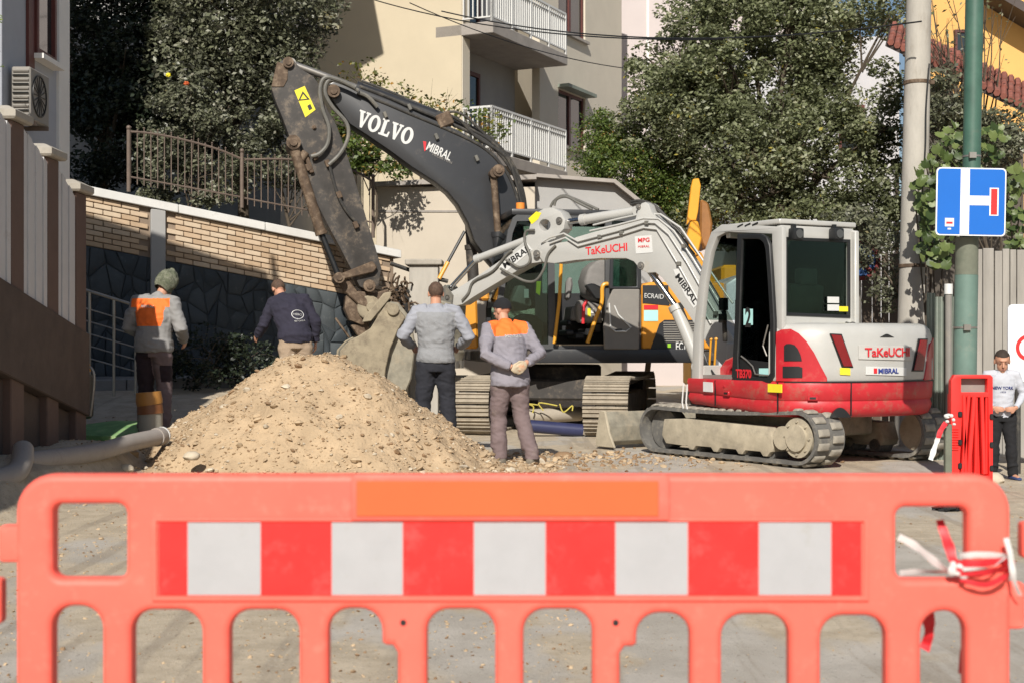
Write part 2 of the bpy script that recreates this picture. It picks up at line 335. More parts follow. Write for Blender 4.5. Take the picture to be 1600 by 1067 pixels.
# ================================================================== SETTING
def ground_mat():
    m = bpy.data.materials.new('dusty_road'); m.use_nodes = True; n = m.node_tree.nodes; l = m.node_tree.links; b = n['Principled BSDF']
    b.inputs['Roughness'].default_value = .95; b.inputs['Specular IOR Level'].default_value = .15
    g = n.new('ShaderNodeNewGeometry')
    def nz(s, d=6, r=.6, st=None):
        x = n.new('ShaderNodeTexNoise'); x.inputs['Scale'].default_value = s; x.inputs['Detail'].default_value = d; x.inputs['Roughness'].default_value = r
        if st: mp = n.new('ShaderNodeMapping'); mp.inputs['Scale'].default_value = st; l.new(g.outputs['Position'], mp.inputs[0]); l.new(mp.outputs[0], x.inputs['Vector'])
        else: l.new(g.outputs['Position'], x.inputs['Vector'])
        return x.outputs[0]
    def mr(s, a, b_, c=0, d=1):
        x = n.new('ShaderNodeMapRange'); x.interpolation_type = 'SMOOTHSTEP'; l.new(s, x.inputs[0])
        for i, v in enumerate((a, b_, c, d)): x.inputs[1 + i].default_value = v
        return x.outputs[0]
    def mix(f, a, b_):
        x = n.new('ShaderNodeMix'); x.data_type = 'RGBA'; l.new(f, x.inputs['Factor'])
        for k, v in (('A', a), ('B', b_)):
            if isinstance(v, tuple): x.inputs[k].default_value = v + (1,)
            else: l.new(v, x.inputs[k])
        return x.outputs['Result']
    def mth(op, a, b_):
        x = n.new('ShaderNodeMath'); x.operation = op
        for i, v in enumerate((a, b_)):
            if isinstance(v, (int, float)): x.inputs[i].default_value = v
            else: l.new(v, x.inputs[i])
        return x.outputs[0]
    asph = mix(mr(nz(2.2, 8), .35, .65), (.36, .325, .28), (.475, .435, .385))
    sandc = mix(mr(nz(5, 9, .7), .35, .65), (.39, .315, .22), (.54, .45, .33))
    sx = n.new('ShaderNodeSeparateXYZ'); l.new(g.outputs['Position'], sx.inputs[0])
    far = mr(sx.outputs['Y'], 8.2, 10.5)                                   # sand spilled round the heap
    leftm = mr(sx.outputs['X'], 1.3, -1.0, .1, .60)
    tr = nz(1.1, 5, .55, (1, .45, 1))
    f = mth('ADD', mth('MULTIPLY', far, .42), leftm); f = mth('ADD', f, mth('MULTIPLY', mth('SUBTRACT', tr, .5), 4.2)); f = mr(f, .30, .62)
    base = mix(f, asph, sandc)
    crk = mr(nz(.9, 12, .82, (1, 1, 1)), .497, .503, 0, 1); ck2 = mr(nz(.9, 12, .82, (1, 1, 1)), .503, .509, 1, 0); ck = mth('MULTIPLY', mth('MULTIPLY', crk, ck2), mr(nz(.6, 2), .45, .6)); base = mix(mth('MULTIPLY', ck, .7), base, (.12, .10, .085))
    tyre = mr(nz(2.6, 4, .5, (2.2, .12, 1)), .55, .64, 0, .55); base = mix(tyre, base, (.25, .20, .15))
    gr = mr(nz(90, 5, .85), .35, .65); base = mix(mth('MULTIPLY', gr, .45), base, (.46, .42, .35))
    dk = mr(nz(48, 3, .6), .60, .74); base = mix(mth('MULTIPLY', dk, .7), base, (.13, .105, .08))
    vo = n.new('ShaderNodeTexVoronoi'); vo.inputs['Scale'].default_value = 38; l.new(g.outputs['Position'], vo.inputs['Vector'])
    pb = mr(vo.outputs['Distance'], .28, .16); base = mix(mth('MULTIPLY', pb, mr(nz(3), .45, .65, 0, .6)), base, (.5, .46, .39))
    l.new(base, b.inputs['Base Color'])
    h = mth('ADD', mth('MULTIPLY', nz(60, 6, .75), 1.0), mth('MULTIPLY', pb, .35))
    bp = n.new('ShaderNodeBump'); bp.inputs['Strength'].default_value = .6; bp.inputs['Distance'].default_value = .012; l.new(h, bp.inputs['Height']); l.new(bp.outputs[0], b.inputs['Normal'])
    return m
M['ground'] = ground_mat()
def gz(x, y):
    z = ground_z(x, y)
    if 2 < y < 25 and abs(x) < 9:
        z += .012 * noise.noise(Vector((x * 2.2, y * 2.2, 0))) + .006 * noise.noise(Vector((x * 8, y * 8, 3)))
        d = math.hypot((x - .5) / 1.6, (y - 15.2) / .8)               # churned soil by the machines
        if d < 1: z += .05 * (1 - d) * (noise.noise(Vector((x * 6, y * 6, 9))) + .2)
    return z
xs = np.concatenate([np.linspace(-90, -9, 14), np.arange(-8.9, 9, .12), np.linspace(9.2, 90, 14)])
ys = np.concatenate([np.linspace(-30, 2, 9), np.arange(2.15, 25, .12), np.linspace(25.3, 200, 26)])
V = [(x, y, gz(x, y)) for y in ys for x in xs]; nx = len(xs)
Fc = [(j * nx + i, j * nx + i + 1, (j + 1) * nx + i + 1, (j + 1) * nx + i) for j in range(len(ys) - 1) for i in range(nx - 1)]
mb = MB(); mb.add(V, Fc); o = mb.build('ground', M['ground'], fix=False, smooth=180, origin=(0, 0, 0)); tag(o, 'dusty grey beige road and churned earth of the building site', kind='structure')

# ---- sand heap
def heap(x, y):
    a = (x + 1.95) / (1.86 if x > -1.95 else 1.86); b = (y - 14.25) / (1.35 if y < 14.25 else 1.5)
    r = math.hypot(a, b)
    if r > 1.35: return -1
    base = 1.14 * max(0, 1 - r ** 1.25)
    top = min(base, 1.06 + .02 * noise.noise(Vector((x * 3, y * 3, 1))))
    n_ = .10 * noise.noise(Vector((x * 1.9, y * 1.9, 5))) + .035 * noise.noise(Vector((x * 5, y * 5, 2))) + .030 * noise.noise(Vector((x * 11, y * 11, 7))) + .022 * noise.noise(Vector((x * 24, y * 24, 4)))
    edge = min(1, max(0, (1.3 - r) * 3)); return top + n_ * edge + .03 - .10 * max(0, r - 1)
st = .03; hx = np.arange(-4.3, .9, st); hy = np.arange(12.3, 16.4, st); V = []
for y in hy:
    for x in hx:
        h = heap(x, y); V.append((x, y, ground_z(x, y) * .35 + h if h > -.5 else -.15))
nx = len(hx); Fc = [(j * nx + i, j * nx + i + 1, (j + 1) * nx + i + 1, (j + 1) * nx + i) for j in range(len(hy) - 1) for i in range(nx - 1)]
mb = MB(); mb.add(V, Fc); heapo = mb.build('sand_heap', M['sand'], fix=False, smooth=180, origin=(0, 0, 0)); tag(heapo, 'big heap of dug up sandy earth and stones in the middle of the road', 'sand heap', kind='stuff')
def pebbles(name, pts, mats, parent=None, label=None):
    mb = MB()
    for (x, y, z, s) in pts:
        n = 6; k = R.random(); V = []
        for zz, rr in ((-.5, .55), (.1, 1.0), (.62, .5)):
            for j in range(n):
                t = 2 * math.pi * j / n + k; q = rr * (.75 + .4 * R.random()); V.append((q * math.cos(t), q * math.sin(t), zz * (.8 + .3 * R.random())))
        Mx = Euler((R.uniform(-.6, .6), R.uniform(-.6, .6), R.uniform(0, 6))).to_matrix(); e = (s, s * R.uniform(.6, .95), s * R.uniform(.45, .8))
        V = [Mx @ Vector((v[0] * e[0], v[1] * e[1], v[2] * e[2])) + Vector((x, y, z)) for v in V]
        Fc = [(i * n + j, i * n + (j + 1) % n, (i + 1) * n + (j + 1) % n, (i + 1) * n + j) for i in range(2) for j in range(n)] + [tuple(range(n))[::-1], tuple(range(12, 18))]
        mb.add(V, Fc, min(len(mats) - 1, int(R.random() ** 1.6 * len(mats))))
    o = mb.build(name, mats, parent, smooth=25, fix=False, origin=(0, 0, 0)); tag(o, label, kind='stuff'); return o
pts = []
for i in range(8500):
    t = R.uniform(0, 2 * math.pi); r = math.sqrt(R.random()) * 1.25
    x = -1.98 + r * math.cos(t) * (2.0 if math.cos(t) > 0 else 1.72); y = 14.25 + r * math.sin(t) * 1.4
    if y > 15: continue
    h = heap(x, y); s = min(.055, .006 + .009 * R.random() ** -.45 * R.random()) * (1 + .6 * max(0, r - .6)) 
    pts.append((x, y, ground_z(x, y) * .35 + max(h, 0) + s * .2, s))
pebbles('heap_stones', pts, [M['sand'], M['stone1'], M['stone1'], M['stone2'], M['stone3']], label='loose stones and clods lying all over the sand heap')
pts = []
for i in range(17000):
    y = 3.6 + 12.5 * R.random() ** .8; x = R.uniform(-.42, .42) * y; s = (.004 + .008 * R.random() ** 3) * (1.25 if x < .4 + .3 * noise.noise(Vector((y, 3, 3))) else .7) + (.02 * R.random() if R.random() < .012 * (y > 7) else 0)
    if R.random() > (.25 if x > .5 and y < 9 else .5) + .5 * (noise.noise(Vector((x * .9, y * .45, 20))) > .02): continue
    pts.append((x, y, gz(x, y) + s * .1, s))
for i in range(1500):                                                      # churned earth round the machines
    x = R.gauss(.3, 1.0); y = R.gauss(15.1, .6); s = .008 + .035 * R.random() ** 3; pts.append((x, y, gz(x, y) + s * .2, s))
pebbles('road_gravel', pts, [M['stone1'], M['sand'], M['stone3'], M['stone3']], label='fine gravel scattered over the dusty road')

# ---- brick boundary wall
wa = P(100, 300, 19.5); wb = P(640, 300, 21.6); wang = math.atan2(wb.y - wa.y, wb.x - wa.x); wlen = math.hypot(wb.x - wa.x, wb.y - wa.y)
wall = empty('boundary_wall', (wa.x, wa.y, 0), wang, 'long sloping boundary wall of pale bricks over dark stone, white coping on top', 'wall')
a0 = LY(wall, 100, 284, 0); a1 = LY(wall, 500, 366, 0); slope = (a1[1] - a0[1]) / (a1[0] - a0[0])
def ctop(s): return a0[1] + (s - a0[0]) * slope
S0, S1 = -2.2, wlen - .25
mb = MB()
mb.plate([(S0, -.3), (S1, -.3), (S1, ctop(S1) - .1), (S0, ctop(S0) - .1)], [], .03, .30)
mb.build('core', M['mortar'], wall)
mb = MB(); brk_h = .70
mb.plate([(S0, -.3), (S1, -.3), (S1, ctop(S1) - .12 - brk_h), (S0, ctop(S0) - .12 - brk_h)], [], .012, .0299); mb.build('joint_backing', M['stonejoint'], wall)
x = S0; first = None
while x < S1 - .05:                                                       # coping slabs
    x2 = min(x + 1.25, S1 + .1); mb = MB(); z0, z1 = ctop(x), ctop(x2 - .008)
    V = [(x, -.07, z0 - .12), (x2 - .008, -.07, z1 - .12), (x2 - .008, .36, z1 - .12), (x, .36, z0 - .12), (x, -.07, z0), (x2 - .008, -.07, z1), (x2 - .008, .36, z1), (x, .36, z0)]
    mb.add(V, [(3, 2, 1, 0), (4, 5, 6, 7), (0, 1, 5, 4), (1, 2, 6, 5), (2, 3, 7, 6), (3, 0, 4, 7)]); mb.build('coping_slab', M['coping'], wall, bevel=.008); x = x2
bl, bh, jt = .235, .064, .013; meshes = []
for m_ in M['brickm']:
    mb = MB(); V = [(a * bl, b, c * bh + a * bl * slope) for c in (0, 1) for a, b in ((0, 0), (1, 0), (1, .05), (0, .05))]
    mb.add(V, [(3, 2, 1, 0), (4, 5, 6, 7), (0, 1, 5, 4), (1, 2, 6, 5), (2, 3, 7, 6), (3, 0, 4, 7)]); meshes.append(mb.mesh('brick', m_, bevel=.005))
nb = 0
pil = LY(wall, 235, 340, 0)[0], LY(wall, 258, 340, 0)[0]
for r in range(9):
    x = S0 + (.12 if r % 2 else 0) + .0
    while x + bl < S1:
        if not (x + bl > pil[0] and x < pil[1]) and nb < 300 and x > LY(wall, 118, 340, 0)[0] - .1:
            o = link('brick', R.choice(meshes), wall, (x, R.uniform(-.006, .004), ctop(x) - .125 - brk_h + r * (bh + jt) + .012)); nb += 1
        x += bl + jt
mb = MB(); z = ctop(pil[0]); mb.bb(pil[0], pil[1], -.05, .05, .3, z - .14); mb.build('pilaster', M['greyrender'], wall, bevel=.008)
# irregular stones
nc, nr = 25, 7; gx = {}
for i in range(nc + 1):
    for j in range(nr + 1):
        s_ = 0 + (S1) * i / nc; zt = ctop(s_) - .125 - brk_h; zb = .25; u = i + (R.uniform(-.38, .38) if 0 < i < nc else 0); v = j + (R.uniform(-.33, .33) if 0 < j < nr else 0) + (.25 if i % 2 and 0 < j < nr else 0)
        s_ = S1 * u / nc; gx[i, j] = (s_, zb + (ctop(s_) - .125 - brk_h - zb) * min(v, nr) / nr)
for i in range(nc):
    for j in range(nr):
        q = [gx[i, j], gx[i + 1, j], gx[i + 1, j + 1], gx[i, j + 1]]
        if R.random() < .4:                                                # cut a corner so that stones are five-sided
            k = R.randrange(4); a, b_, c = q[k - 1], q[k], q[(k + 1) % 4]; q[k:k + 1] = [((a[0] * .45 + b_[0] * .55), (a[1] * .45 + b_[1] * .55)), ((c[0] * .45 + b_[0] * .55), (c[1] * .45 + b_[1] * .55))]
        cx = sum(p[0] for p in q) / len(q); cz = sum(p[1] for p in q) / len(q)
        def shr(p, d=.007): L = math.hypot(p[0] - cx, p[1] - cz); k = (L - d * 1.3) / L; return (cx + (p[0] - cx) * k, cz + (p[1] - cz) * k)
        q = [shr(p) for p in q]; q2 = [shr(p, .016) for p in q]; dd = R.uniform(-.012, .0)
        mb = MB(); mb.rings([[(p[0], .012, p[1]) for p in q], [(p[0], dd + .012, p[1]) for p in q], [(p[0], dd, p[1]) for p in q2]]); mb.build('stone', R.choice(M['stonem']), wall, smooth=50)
# garden terrace behind the wall
Mw = MATW[wall.name]; mb = MB(); L = []
for s_ in (S0 - 4, S1 + .05):
    for yy in (.31, 9): p = Mw @ Vector((s_, yy, 0)); L.append((p.x, p.y, ctop(s_) - .22))
mb.add([L[0], L[2], L[3], L[1]] + [(p[0], p[1], -.4) for p in (L[0], L[2], L[3], L[1])], [(0, 1, 2, 3), (7, 6, 5, 4), (0, 4, 5, 1), (1, 5, 6, 2), (2, 6, 7, 3), (3, 7, 4, 0)])
o = mb.build('garden_terrace', mat('garden_soil', (.06, .055, .035), .95, var=.3, vs=3)); tag(o, kind='structure')

# ---- wrought iron railing on the wall
rail = empty('iron_railing', (wa.x, wa.y, 0), wang, 'rusty wrought iron railing with arched top standing on the white coping', 'railing'); ry = .14
T1 = [(199, 206), (236, 209), (287, 219), (338, 233), (375, 248)]; B1 = [(199, 276), (375, 308)]
T2 = [(382, 250), (459, 250), (545, 265), (583, 285)]; B2 = [(382, 310), (583, 348)]
def itp(L, x):
    for (a, b), (c, d) in zip(L, L[1:]):
        if x <= c: return b + (d - b) * (x - a) / (c - a)
    return L[-1][1]
for T_, B_ in ((T1, B1), (T2, B2)):
    for L, r_ in ((T_, .017), (B_, .013)):
        pts = catmull([Vector((a, b, 0)) for a, b in L], 5) if len(L) > 2 else [Vector((a, b, 0)) for a, b in L]
        MB().tube([(lambda q: (q[0], ry, q[1]))(LY(rail, p.x, p.y, ry)) for p in pts], r_, 6).build('rail', M['iron'], rail)
    px = T_[0][0] + 5; i = 0
    while px < T_[-1][0] - 3:
        t = LY(rail, px, itp(T_, px) - (9 if i % 2 == 0 else 5), ry); b = LY(rail, px, itp(B_, px) + 10, ry); r_ = .0085
        m_ = MB(); m_.tube([(b[0], ry, b[1]), (b[0], ry, t[1] - .03), (b[0], ry, t[1] - .02), (b[0], ry, t[1])], [r_, r_, r_ * 2, .001], 6); m_.build('bar', M['iron'], rail); px += 10.6; i += 1
for px, y0, y1 in ((201, 200, 300), (378, 236, 325), (583, 276, 372)):
    t = LY(rail, px, y0, ry); b = LY(rail, px, y1, ry); m_ = MB(); m_.tube([(t[0], ry, b[1]), (t[0], ry, t[1] - .03)], .028, 10); m_.ball((t[0], ry, t[1]), .035); m_.build('post', M['iron'], rail)

# ---- pavement and kerb along the wall
mb = MB(); kb = MB(); pr = []
for i in range(27):
    s_ = -3 + i * .45
    for yy in (-1.35, -.06): p = Mw @ Vector((s_, yy, 0)); pr.append((p.x, p.y, ground_z(p.x, p.y)))
for i in range(26):
    a, b, c, d = pr[2 * i], pr[2 * i + 1], pr[2 * i + 3], pr[2 * i + 2]
    mb.add([(q[0], q[1], q[2] + .13) for q in (a, d, c, b)], [(0, 1, 2, 3)])
    if i % 2 == 0 and i < 25:
        a, d = pr[2 * i], pr[2 * i + 4]; dx = Vector((d[0] - a[0], d[1] - a[1], 0)).normalized(); nn = Vector((dx.y, -dx.x, 0)) * .13
        A, D_ = Vector(a), Vector(d); D_ -= dx * .012; V = [A + nn, D_ + nn, D_ - nn * .05, A - nn * .05]
        kb = MB(); kb.add([(v.x, v.y, v.z - .1) for v in V] + [(v.x, v.y, v.z + .136) for v in V], [(3, 2, 1, 0), (4, 5, 6, 7), (0, 1, 5, 4), (1, 2, 6, 5), (2, 3, 7, 6), (3, 0, 4, 7)])
        if i == 0: pave = None
        pr.append  # keep
        MBK = kb.mesh('kerb_stone', M['kerb'], bevel=.01); M.setdefault('_k', []).append(MBK)
pave = mb.build('pavement', M['asphalt'], origin=(0, 0, 0)); tag(pave, 'narrow grey pavement at the foot of the stone wall', kind='structure')
for k in M['_k']: link('kerb_stone', k, pave)

# ---- house on the far left
HX = -4.486; hs = empty('grey_house', (HX, 13.4, 0), 0, 'blue grey rendered house at the left edge, in shade, with an air conditioner', 'house')
W_ = dict(world=True)
MB().bb(-11, HX, 12.5, 14.22, -.3, 7.0).build('wall', M['house_grey'], hs, bevel=.01, **W_)
MB().bb(-13, -7.1, 12.6, 14.1, 7.01, 15).build('upper_storey', M['house_grey'], hs, **W_)
MB().bb(HX - .2, HX + .035, 14.0, 14.32, .3, 6.95).build('corner_board', M['white_trim'], hs, bevel=.008, **W_)
def hwin(z0, z1, ya, yb):
    f = MB(); f.plate([(ya, z0), (yb, z0), (yb, z1), (ya, z1)], [[(ya + .05, z0 + .06), (ya + .05, z1 - .06), (yb - .05, z1 - .06), (yb - .05, z0 + .06)]], HX + .002, HX + .05, ax='x')
    fo = f.build('window', M['redwood'], hs, **W_); m_ = MB(); m_.bb(HX + .004, HX + .012, ya + .05, yb - .05, z0 + .06, z1 - .06); m_.build('pane', M['winglass'], fo, **W_)
    m_ = MB(); m_.bb(HX + .002, HX + .12, ya - .04, yb + .04, z0 - .05, z0 - .003); m_.build('sill', M['white_trim'], fo, **W_)
hwin(3.95, 5.7, 13.30, 13.86); hwin(6.3, 7.6, 13.2, 13.8); hwin(1.6, 3.0, 13.45, 13.9)
MB().bb(HX + .002, HX + .03, 13.12, 13.28, 3.7, 6).build('shutter', M['redwood'], hs, **W_)
ac = empty('air_conditioner', (HX + .1, 12.9, 3.2), 0, 'beige air conditioner outdoor unit hung on the grey house wall at the left', 'air conditioner')
MB().bb(HX + .04, HX + .21, 12.63, 13.14, 3.23, 3.70).build('casing', mat('ac_casing', (.25, .235, .21), .6, var=.06), ac, bevel=.012, **W_)
for i in range(11):
    m_ = MB(); m_.box((HX + .125, 12.62, 3.27 + i * .039), (.14, .016, .013), rot=(.5, 0, 0)); m_.build('louvre', M['black'] if i % 2 else M['grey'], ac, **W_)
m_ = MB(); m_.plate(circ(12.86, 3.47, .19, 24), [circ(12.86, 3.47, .178, 24)], HX + .211, HX + .222, ax='x')
for i in range(8): a = math.pi * i / 8; m_.box((HX + .216, 12.86, 3.47), (.006, .36, .006), rot=(a, 0, 0))
m_.build('fan_grille', M['black'], ac, **W_)
for yy in (12.72, 13.04): m_ = MB(); m_.bb(HX + .001, HX + .23, yy, yy + .03, 3.19, 3.227); m_.bb(HX + .001, HX + .03, yy, yy + .03, 2.95, 3.18); m_.build('bracket', M['iron'], ac, **W_)

# ---- stepped fence at the left
FX = -4.0; fe = empty('stepped_fence', (FX, 12.2, 0), 0, 'stepped roadside fence with brown pillars, concrete caps and white sheet panels', 'fence')
MB().plate([(7.0, -.3), (10.58, -.3), (10.58, 1.85), (7.0, 2.4)], [], FX - .28, FX + .03, ax='x').build('base_wall', M['plaster_base'], fe, bevel=.01, **W_)  # fence run out of view, added to shade the bank and pipes
for y_ in (7.8, 9.1, 10.35): MB().bb(FX - .32, FX, y_, y_ + .24, .3, 3.1 - .1 * (y_ - 8)).build('pillar', M['plaster_brown'], fe, bevel=.01, **W_)
for y_ in (8.06, 9.36):
    for k in range(9): MB().bb(FX - .028, FX - .012, y_ + k * .108, y_ + k * .108 + .10, 1.7, 3.05 - .1 * (y_ - 8)).build('board', M['whitemetal'], fe, **W_)
px_r = [38, 92, 135]; tops = [196, 252, 305]; Ds = [FX / ((p - 800) / F) for p in px_r]
pw = .30
MB().plate([(10.6, 1.12), (Ds[2] + .01, .56), (Ds[2] + .01, 1.33), (10.6, 1.84)], [], FX - .28, FX + .03, ax='x').build('base_wall', M['plaster_base'], fe, bevel=.01, **W_)
m_ = MB(); m_.plate([(10.6, -.3), (Ds[2] + .005, -.3), (Ds[2] + .005, .555), (10.6, 1.115)], [], FX - .27, FX - .07, ax='x'); m_.build('plinth', M['plaster_base'], fe, bevel=.012, **W_)
for i, D in enumerate(Ds):
    zt = CAMZ + (533.5 - tops[i]) / F * D
    MB().bb(FX - .32, FX, D - pw, D, .3, zt).build('pillar', M['plaster_brown'], fe, bevel=.01, **W_)
    m_ = MB(); c = (FX - .16, D - pw / 2)
    def sq(h, z): return [(c[0] - h, c[1] - h, z), (c[0] + h, c[1] - h, z), (c[0] + h, c[1] + h, z), (c[0] - h, c[1] + h, z)]
    m_.rings([sq(.20, zt + .002), sq(.215, zt + .02), sq(.215, zt + .07), sq(.14, zt + .11), sq(.11, zt + .12)]); m_.build('cap', M['capconc'], fe, smooth=20, **W_)
    # panel on the near side of the pillar
    ya, yb = (Ds[i - 1] + .005 if i else 10.62), D - pw - .005; zb = (1.66, 1.52, 1.36)[i]; zt1 = zt - .05; zt0 = zt + .16
    k = 0; y = ya; n_ = max(3, int((yb - ya) / .09)); dy = (yb - ya) / n_
    for k in range(n_):
        y0, y1 = ya + k * dy, ya + (k + 1) * dy; za = zt0 + (zt1 - zt0) * k / n_; zc = zt0 + (zt1 - zt0) * (k + 1) / n_
        m_ = MB(); m_.prism([(y0 + .004, zb), (y1 - .004, zb), (y1 - .004, zc), (y0 + .004, za)], FX - .028 + (.010 if k % 2 else 0), FX - .012 + (.010 if k % 2 else 0), ax='x'); m_.build('board', M['whitemetal'], fe, **W_)
# ---- steel stair handrail in front of the stone wall
hr = empty('stair_handrail', tuple(P(170, 560, 17.6)), 0, 'thin steel stair handrail in the shade before the dark stone wall', 'handrail')
a, b = P(128, 452, 17.4), P(225, 482, 17.9); 
for k in range(6):
    d = Vector((0, 0, -(.0 if k == 0 else .07 + .15 * k))); m_ = MB(); m_.tube([a + d, b + d], .02 if k == 0 else .009, 8); m_.build('rail', M['steel'], hr, **W_)
for px, t, bt in ((178, 468, 590), (212, 478, 602), (140, 456, 580)):
    D = 17.4 + (px - 128) / 97 * .5; p, q = P(px, t, D), P(px, bt, D); q.z = ground_z(q.x, q.y) - .05; m_ = MB(); m_.tube([q, p], .018, 8); m_.build('post', M['steel'], hr, **W_)

# ---- cream apartment building with balconies
BU = Vector((.43, .90, 0)).normalized(); bang = math.atan2(BU.y, BU.x); B0 = Vector((-1.05, 30, 0))
bd = empty('apartment_building', tuple(B0), bang, 'cream and beige apartment block with two white balconies above the machines', 'building')
# local: x runs back along the balcony face, -y is the outward normal of that face; +y runs along the cream front
MB().bb(0, .02, .02, 9, -.3, 12).build('front_wall', M['cream'], bd, bevel=0)
def zat(py, t, off=0):    # height of image row py at distance t along the face
    p = MATW[bd.name] @ Vector((t, -off, 0)); return CAMZ + (533.5 - py) / F * p.y
LG = 3.95     # loggia length
lo_f, up_f, tp = 5.22, 7.95, 10.7
mb = MB(); 
# face wall right of the loggia with window openings
wz = [(6.05, 7.4), (8.85, 10.2), (3.4, 4.7)]
holes = [[(5.05, a), (6.75, a), (6.75, b), (5.05, b)] for a, b in wz]
mb.plate([(LG, -.3), (9.3, -.3), (9.3, 12), (LG, 12)], holes, 0, .2); mb.build('side_wall', M['beige'], bd)
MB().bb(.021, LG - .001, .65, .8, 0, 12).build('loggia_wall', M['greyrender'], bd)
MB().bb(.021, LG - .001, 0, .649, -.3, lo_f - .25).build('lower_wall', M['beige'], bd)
MB().bb(.0201, .35, 0.001, .648, lo_f + .001, up_f - .26).build('loggia_pier', M['beige'], bd)
MB().bb(.0201, .35, 0.001, .648, up_f + .001, 12).build('loggia_pier', M['beige'], bd)
MB().bb(LG + .01, 9.29, .81, 9, -.3, 11.9).build('body', M['beige'], bd)
for zf in (lo_f, up_f):
    sl = MB().bb(.0, LG, -.72, .648, zf - .25, zf).build('balcony', M['slab'], bd, bevel=.015)
    def bar(x, y, z0, z1, r_=.012):
        m_ = MB(); m_.bb(x - r_, x + r_, y - r_, y + r_, z0, z1); m_.build('baluster', M['white'], sl)
    for (xa, ya, xb, yb) in ((.03, -.68, LG - .05, -.68), (.03, -.68, .03, -.02)):
        for zz, hh in ((zf + .95, .045), (zf + .10, .03), (zf + .83, .02)):
            m_ = MB(); m_.bb(min(xa, xb) - .02, max(xa, xb) + .02, min(ya, yb) - .02, max(ya, yb) + .02, zz - hh / 2, zz + hh / 2); m_.build('handrail', M['white'], sl)
        Lh = math.hypot(xb - xa, yb - ya); n_ = int(Lh / .105)
        for i in range(n_ + 1):
            t = i / n_; big = i % 9 == 0; bar(xa + (xb - xa) * t, ya + (yb - ya) * t, zf + (.0 if big else .10), zf + .93, .024 if big else .0125)
    # white panels behind the long side
    for k in range(4):
        m_ = MB(); m_.bb(.12 + k * .95, .12 + k * .95 + .9, -.63, -.625, zf + .12, zf + .82); m_.build('screen', M['white'], sl)
    # door
    d0 = MB(); d0.plate([(.45, zf + .01), (2.0, zf + .01), (2.0, zf + 2.05), (.45, zf + 2.05)], [[(.53, zf + .1), (.53, zf + 1.96), (1.18, zf + 1.96), (1.18, zf + .1)], [(1.27, zf + .1), (1.27, zf + 1.96), (1.92, zf + 1.96), (1.92, zf + .1)]], .58, .648)
    do = d0.build('balcony_door', M['redwood'], bd); MB().bb(.5, 1.95, .62, .63, zf + .05, zf + 2.0).build('pane', M['winglass'], do)
for i, (a, b) in enumerate(wz):
    f = MB(); f.plate([(5.051, a + .001), (6.749, a + .001), (6.749, b - .001), (5.051, b - .001)], [[(5.12, a + .07), (5.12, b - .07), (5.82, b - .07), (5.82, a + .07)], [(5.93, a + .07), (5.93, b - .07), (6.67, b - .07), (6.67, a + .07)]], .05, .12)
    fo = f.build('window', M['redwood'], bd); MB().bb(5.06, 6.74, .09, .1, a + .02, b - .02).build('pane', M['winglass'], fo); MB().bb(4.98, 6.82, -.1, .0, a - .07, a - .004).build('sill', M['slab'], fo)
aw = MB(); aw.plate([(0, 0), (1, 0)][:0] or [(5.0, 7.42), (6.8, 7.42), (6.8, 7.5), (5.0, 7.5)], [], -.3, -.002); aw.build('awning', M['greensheet'], bd)

# ---- garage and lean-to before the building
gar = empty('garage', (-.9, 24, 0), 0, 'low pale rendered garage behind the large excavator boom', 'garage')
gx0, gx1 = P(588, 0, 24).x, P(836, 0, 24).x; gt = CAMZ + (533.5 - 292) / F * 24
MB().bb(gx0, gx1, 24, 27.5, -.3, gt).build('wall', M['garage'], gar, bevel=.01, **W_)
MB().bb(gx0 - .02, gx1, 23.985, 23.999, CAMZ + (533.5 - 332) / F * 24, CAMZ + (533.5 - 329) / F * 24).build('joint_strip', M['slab'], gar, **W_)
m_ = MB(); za, zb = CAMZ + (533.5 - 288) / F * 23.9, CAMZ + (533.5 - 276) / F * 23.9
V = [(gx0 - .1, 23.85, za - .05), (gx1 + .02, 23.85, zb - .05), (gx1 + .02, 27.6, zb - .05), (gx0 - .1, 27.6, za - .05)]; m_.add(V + [(v[0], v[1], v[2] + .08) for v in V], [(3, 2, 1, 0), (4, 5, 6, 7), (0, 1, 5, 4), (1, 2, 6, 5), (2, 3, 7, 6), (3, 0, 4, 7)]); m_.build('roof_slab', M['slab'], gar, **W_)
an = empty('annex', (2, 24.2, 0), 0, 'grey flat fronted annex with a sloping roof edge joined to the pale garage', 'building')
pf = [(836, 560), (1016, 560), (1016, 335), (958, 288), (836, 279)]; w3 = [(P(a, b, 24.3).x, P(a, b, 24.3).z) for a, b in pf]
m_ = MB(); m_.prism(w3, 24.3, 27.5); m_.build('wall', M['greyrender'], an, **W_)
m_ = MB(); top = [w3[4], w3[3], w3[2]]; 
m_.prism([(x, z + .002) for x, z in top] + [(x + .03, z + .06) for x, z in top[::-1]], 24.1, 27.6); m_.build('roof_edge', M['slab'], an, **W_)
m_ = MB(); m_.prism([(w3[4][0] + .15, w3[4][1] - .58), (w3[2][0] - .6, w3[4][1] - .62), (w3[2][0] - .6, w3[4][1] - .70), (w3[4][0] + .15, w3[4][1] - .64)], 24.25, 24.299); m_.build('ledge', M['slab'], an, **W_)

# gate pillar
gp = empty('gate_pillar', tuple(P(662, 600, 20.6)), 0, 'short concrete gate pillar with a flat cap behind the man in grey', 'pillar')
c = P(662, 0, 20.6); zt = CAMZ + (533.5 - 415) / F * 20.6
MB().bb(c.x - .21, c.x + .21, 20.6, 21.02, -.2, zt).build('shaft', M['concrete'], gp, bevel=.01, **W_)
MB().bb(c.x - .27, c.x + .27, 20.54, 21.08, zt + .002, zt + .09).build('cap', M['capconc'], gp, bevel=.015, **W_)

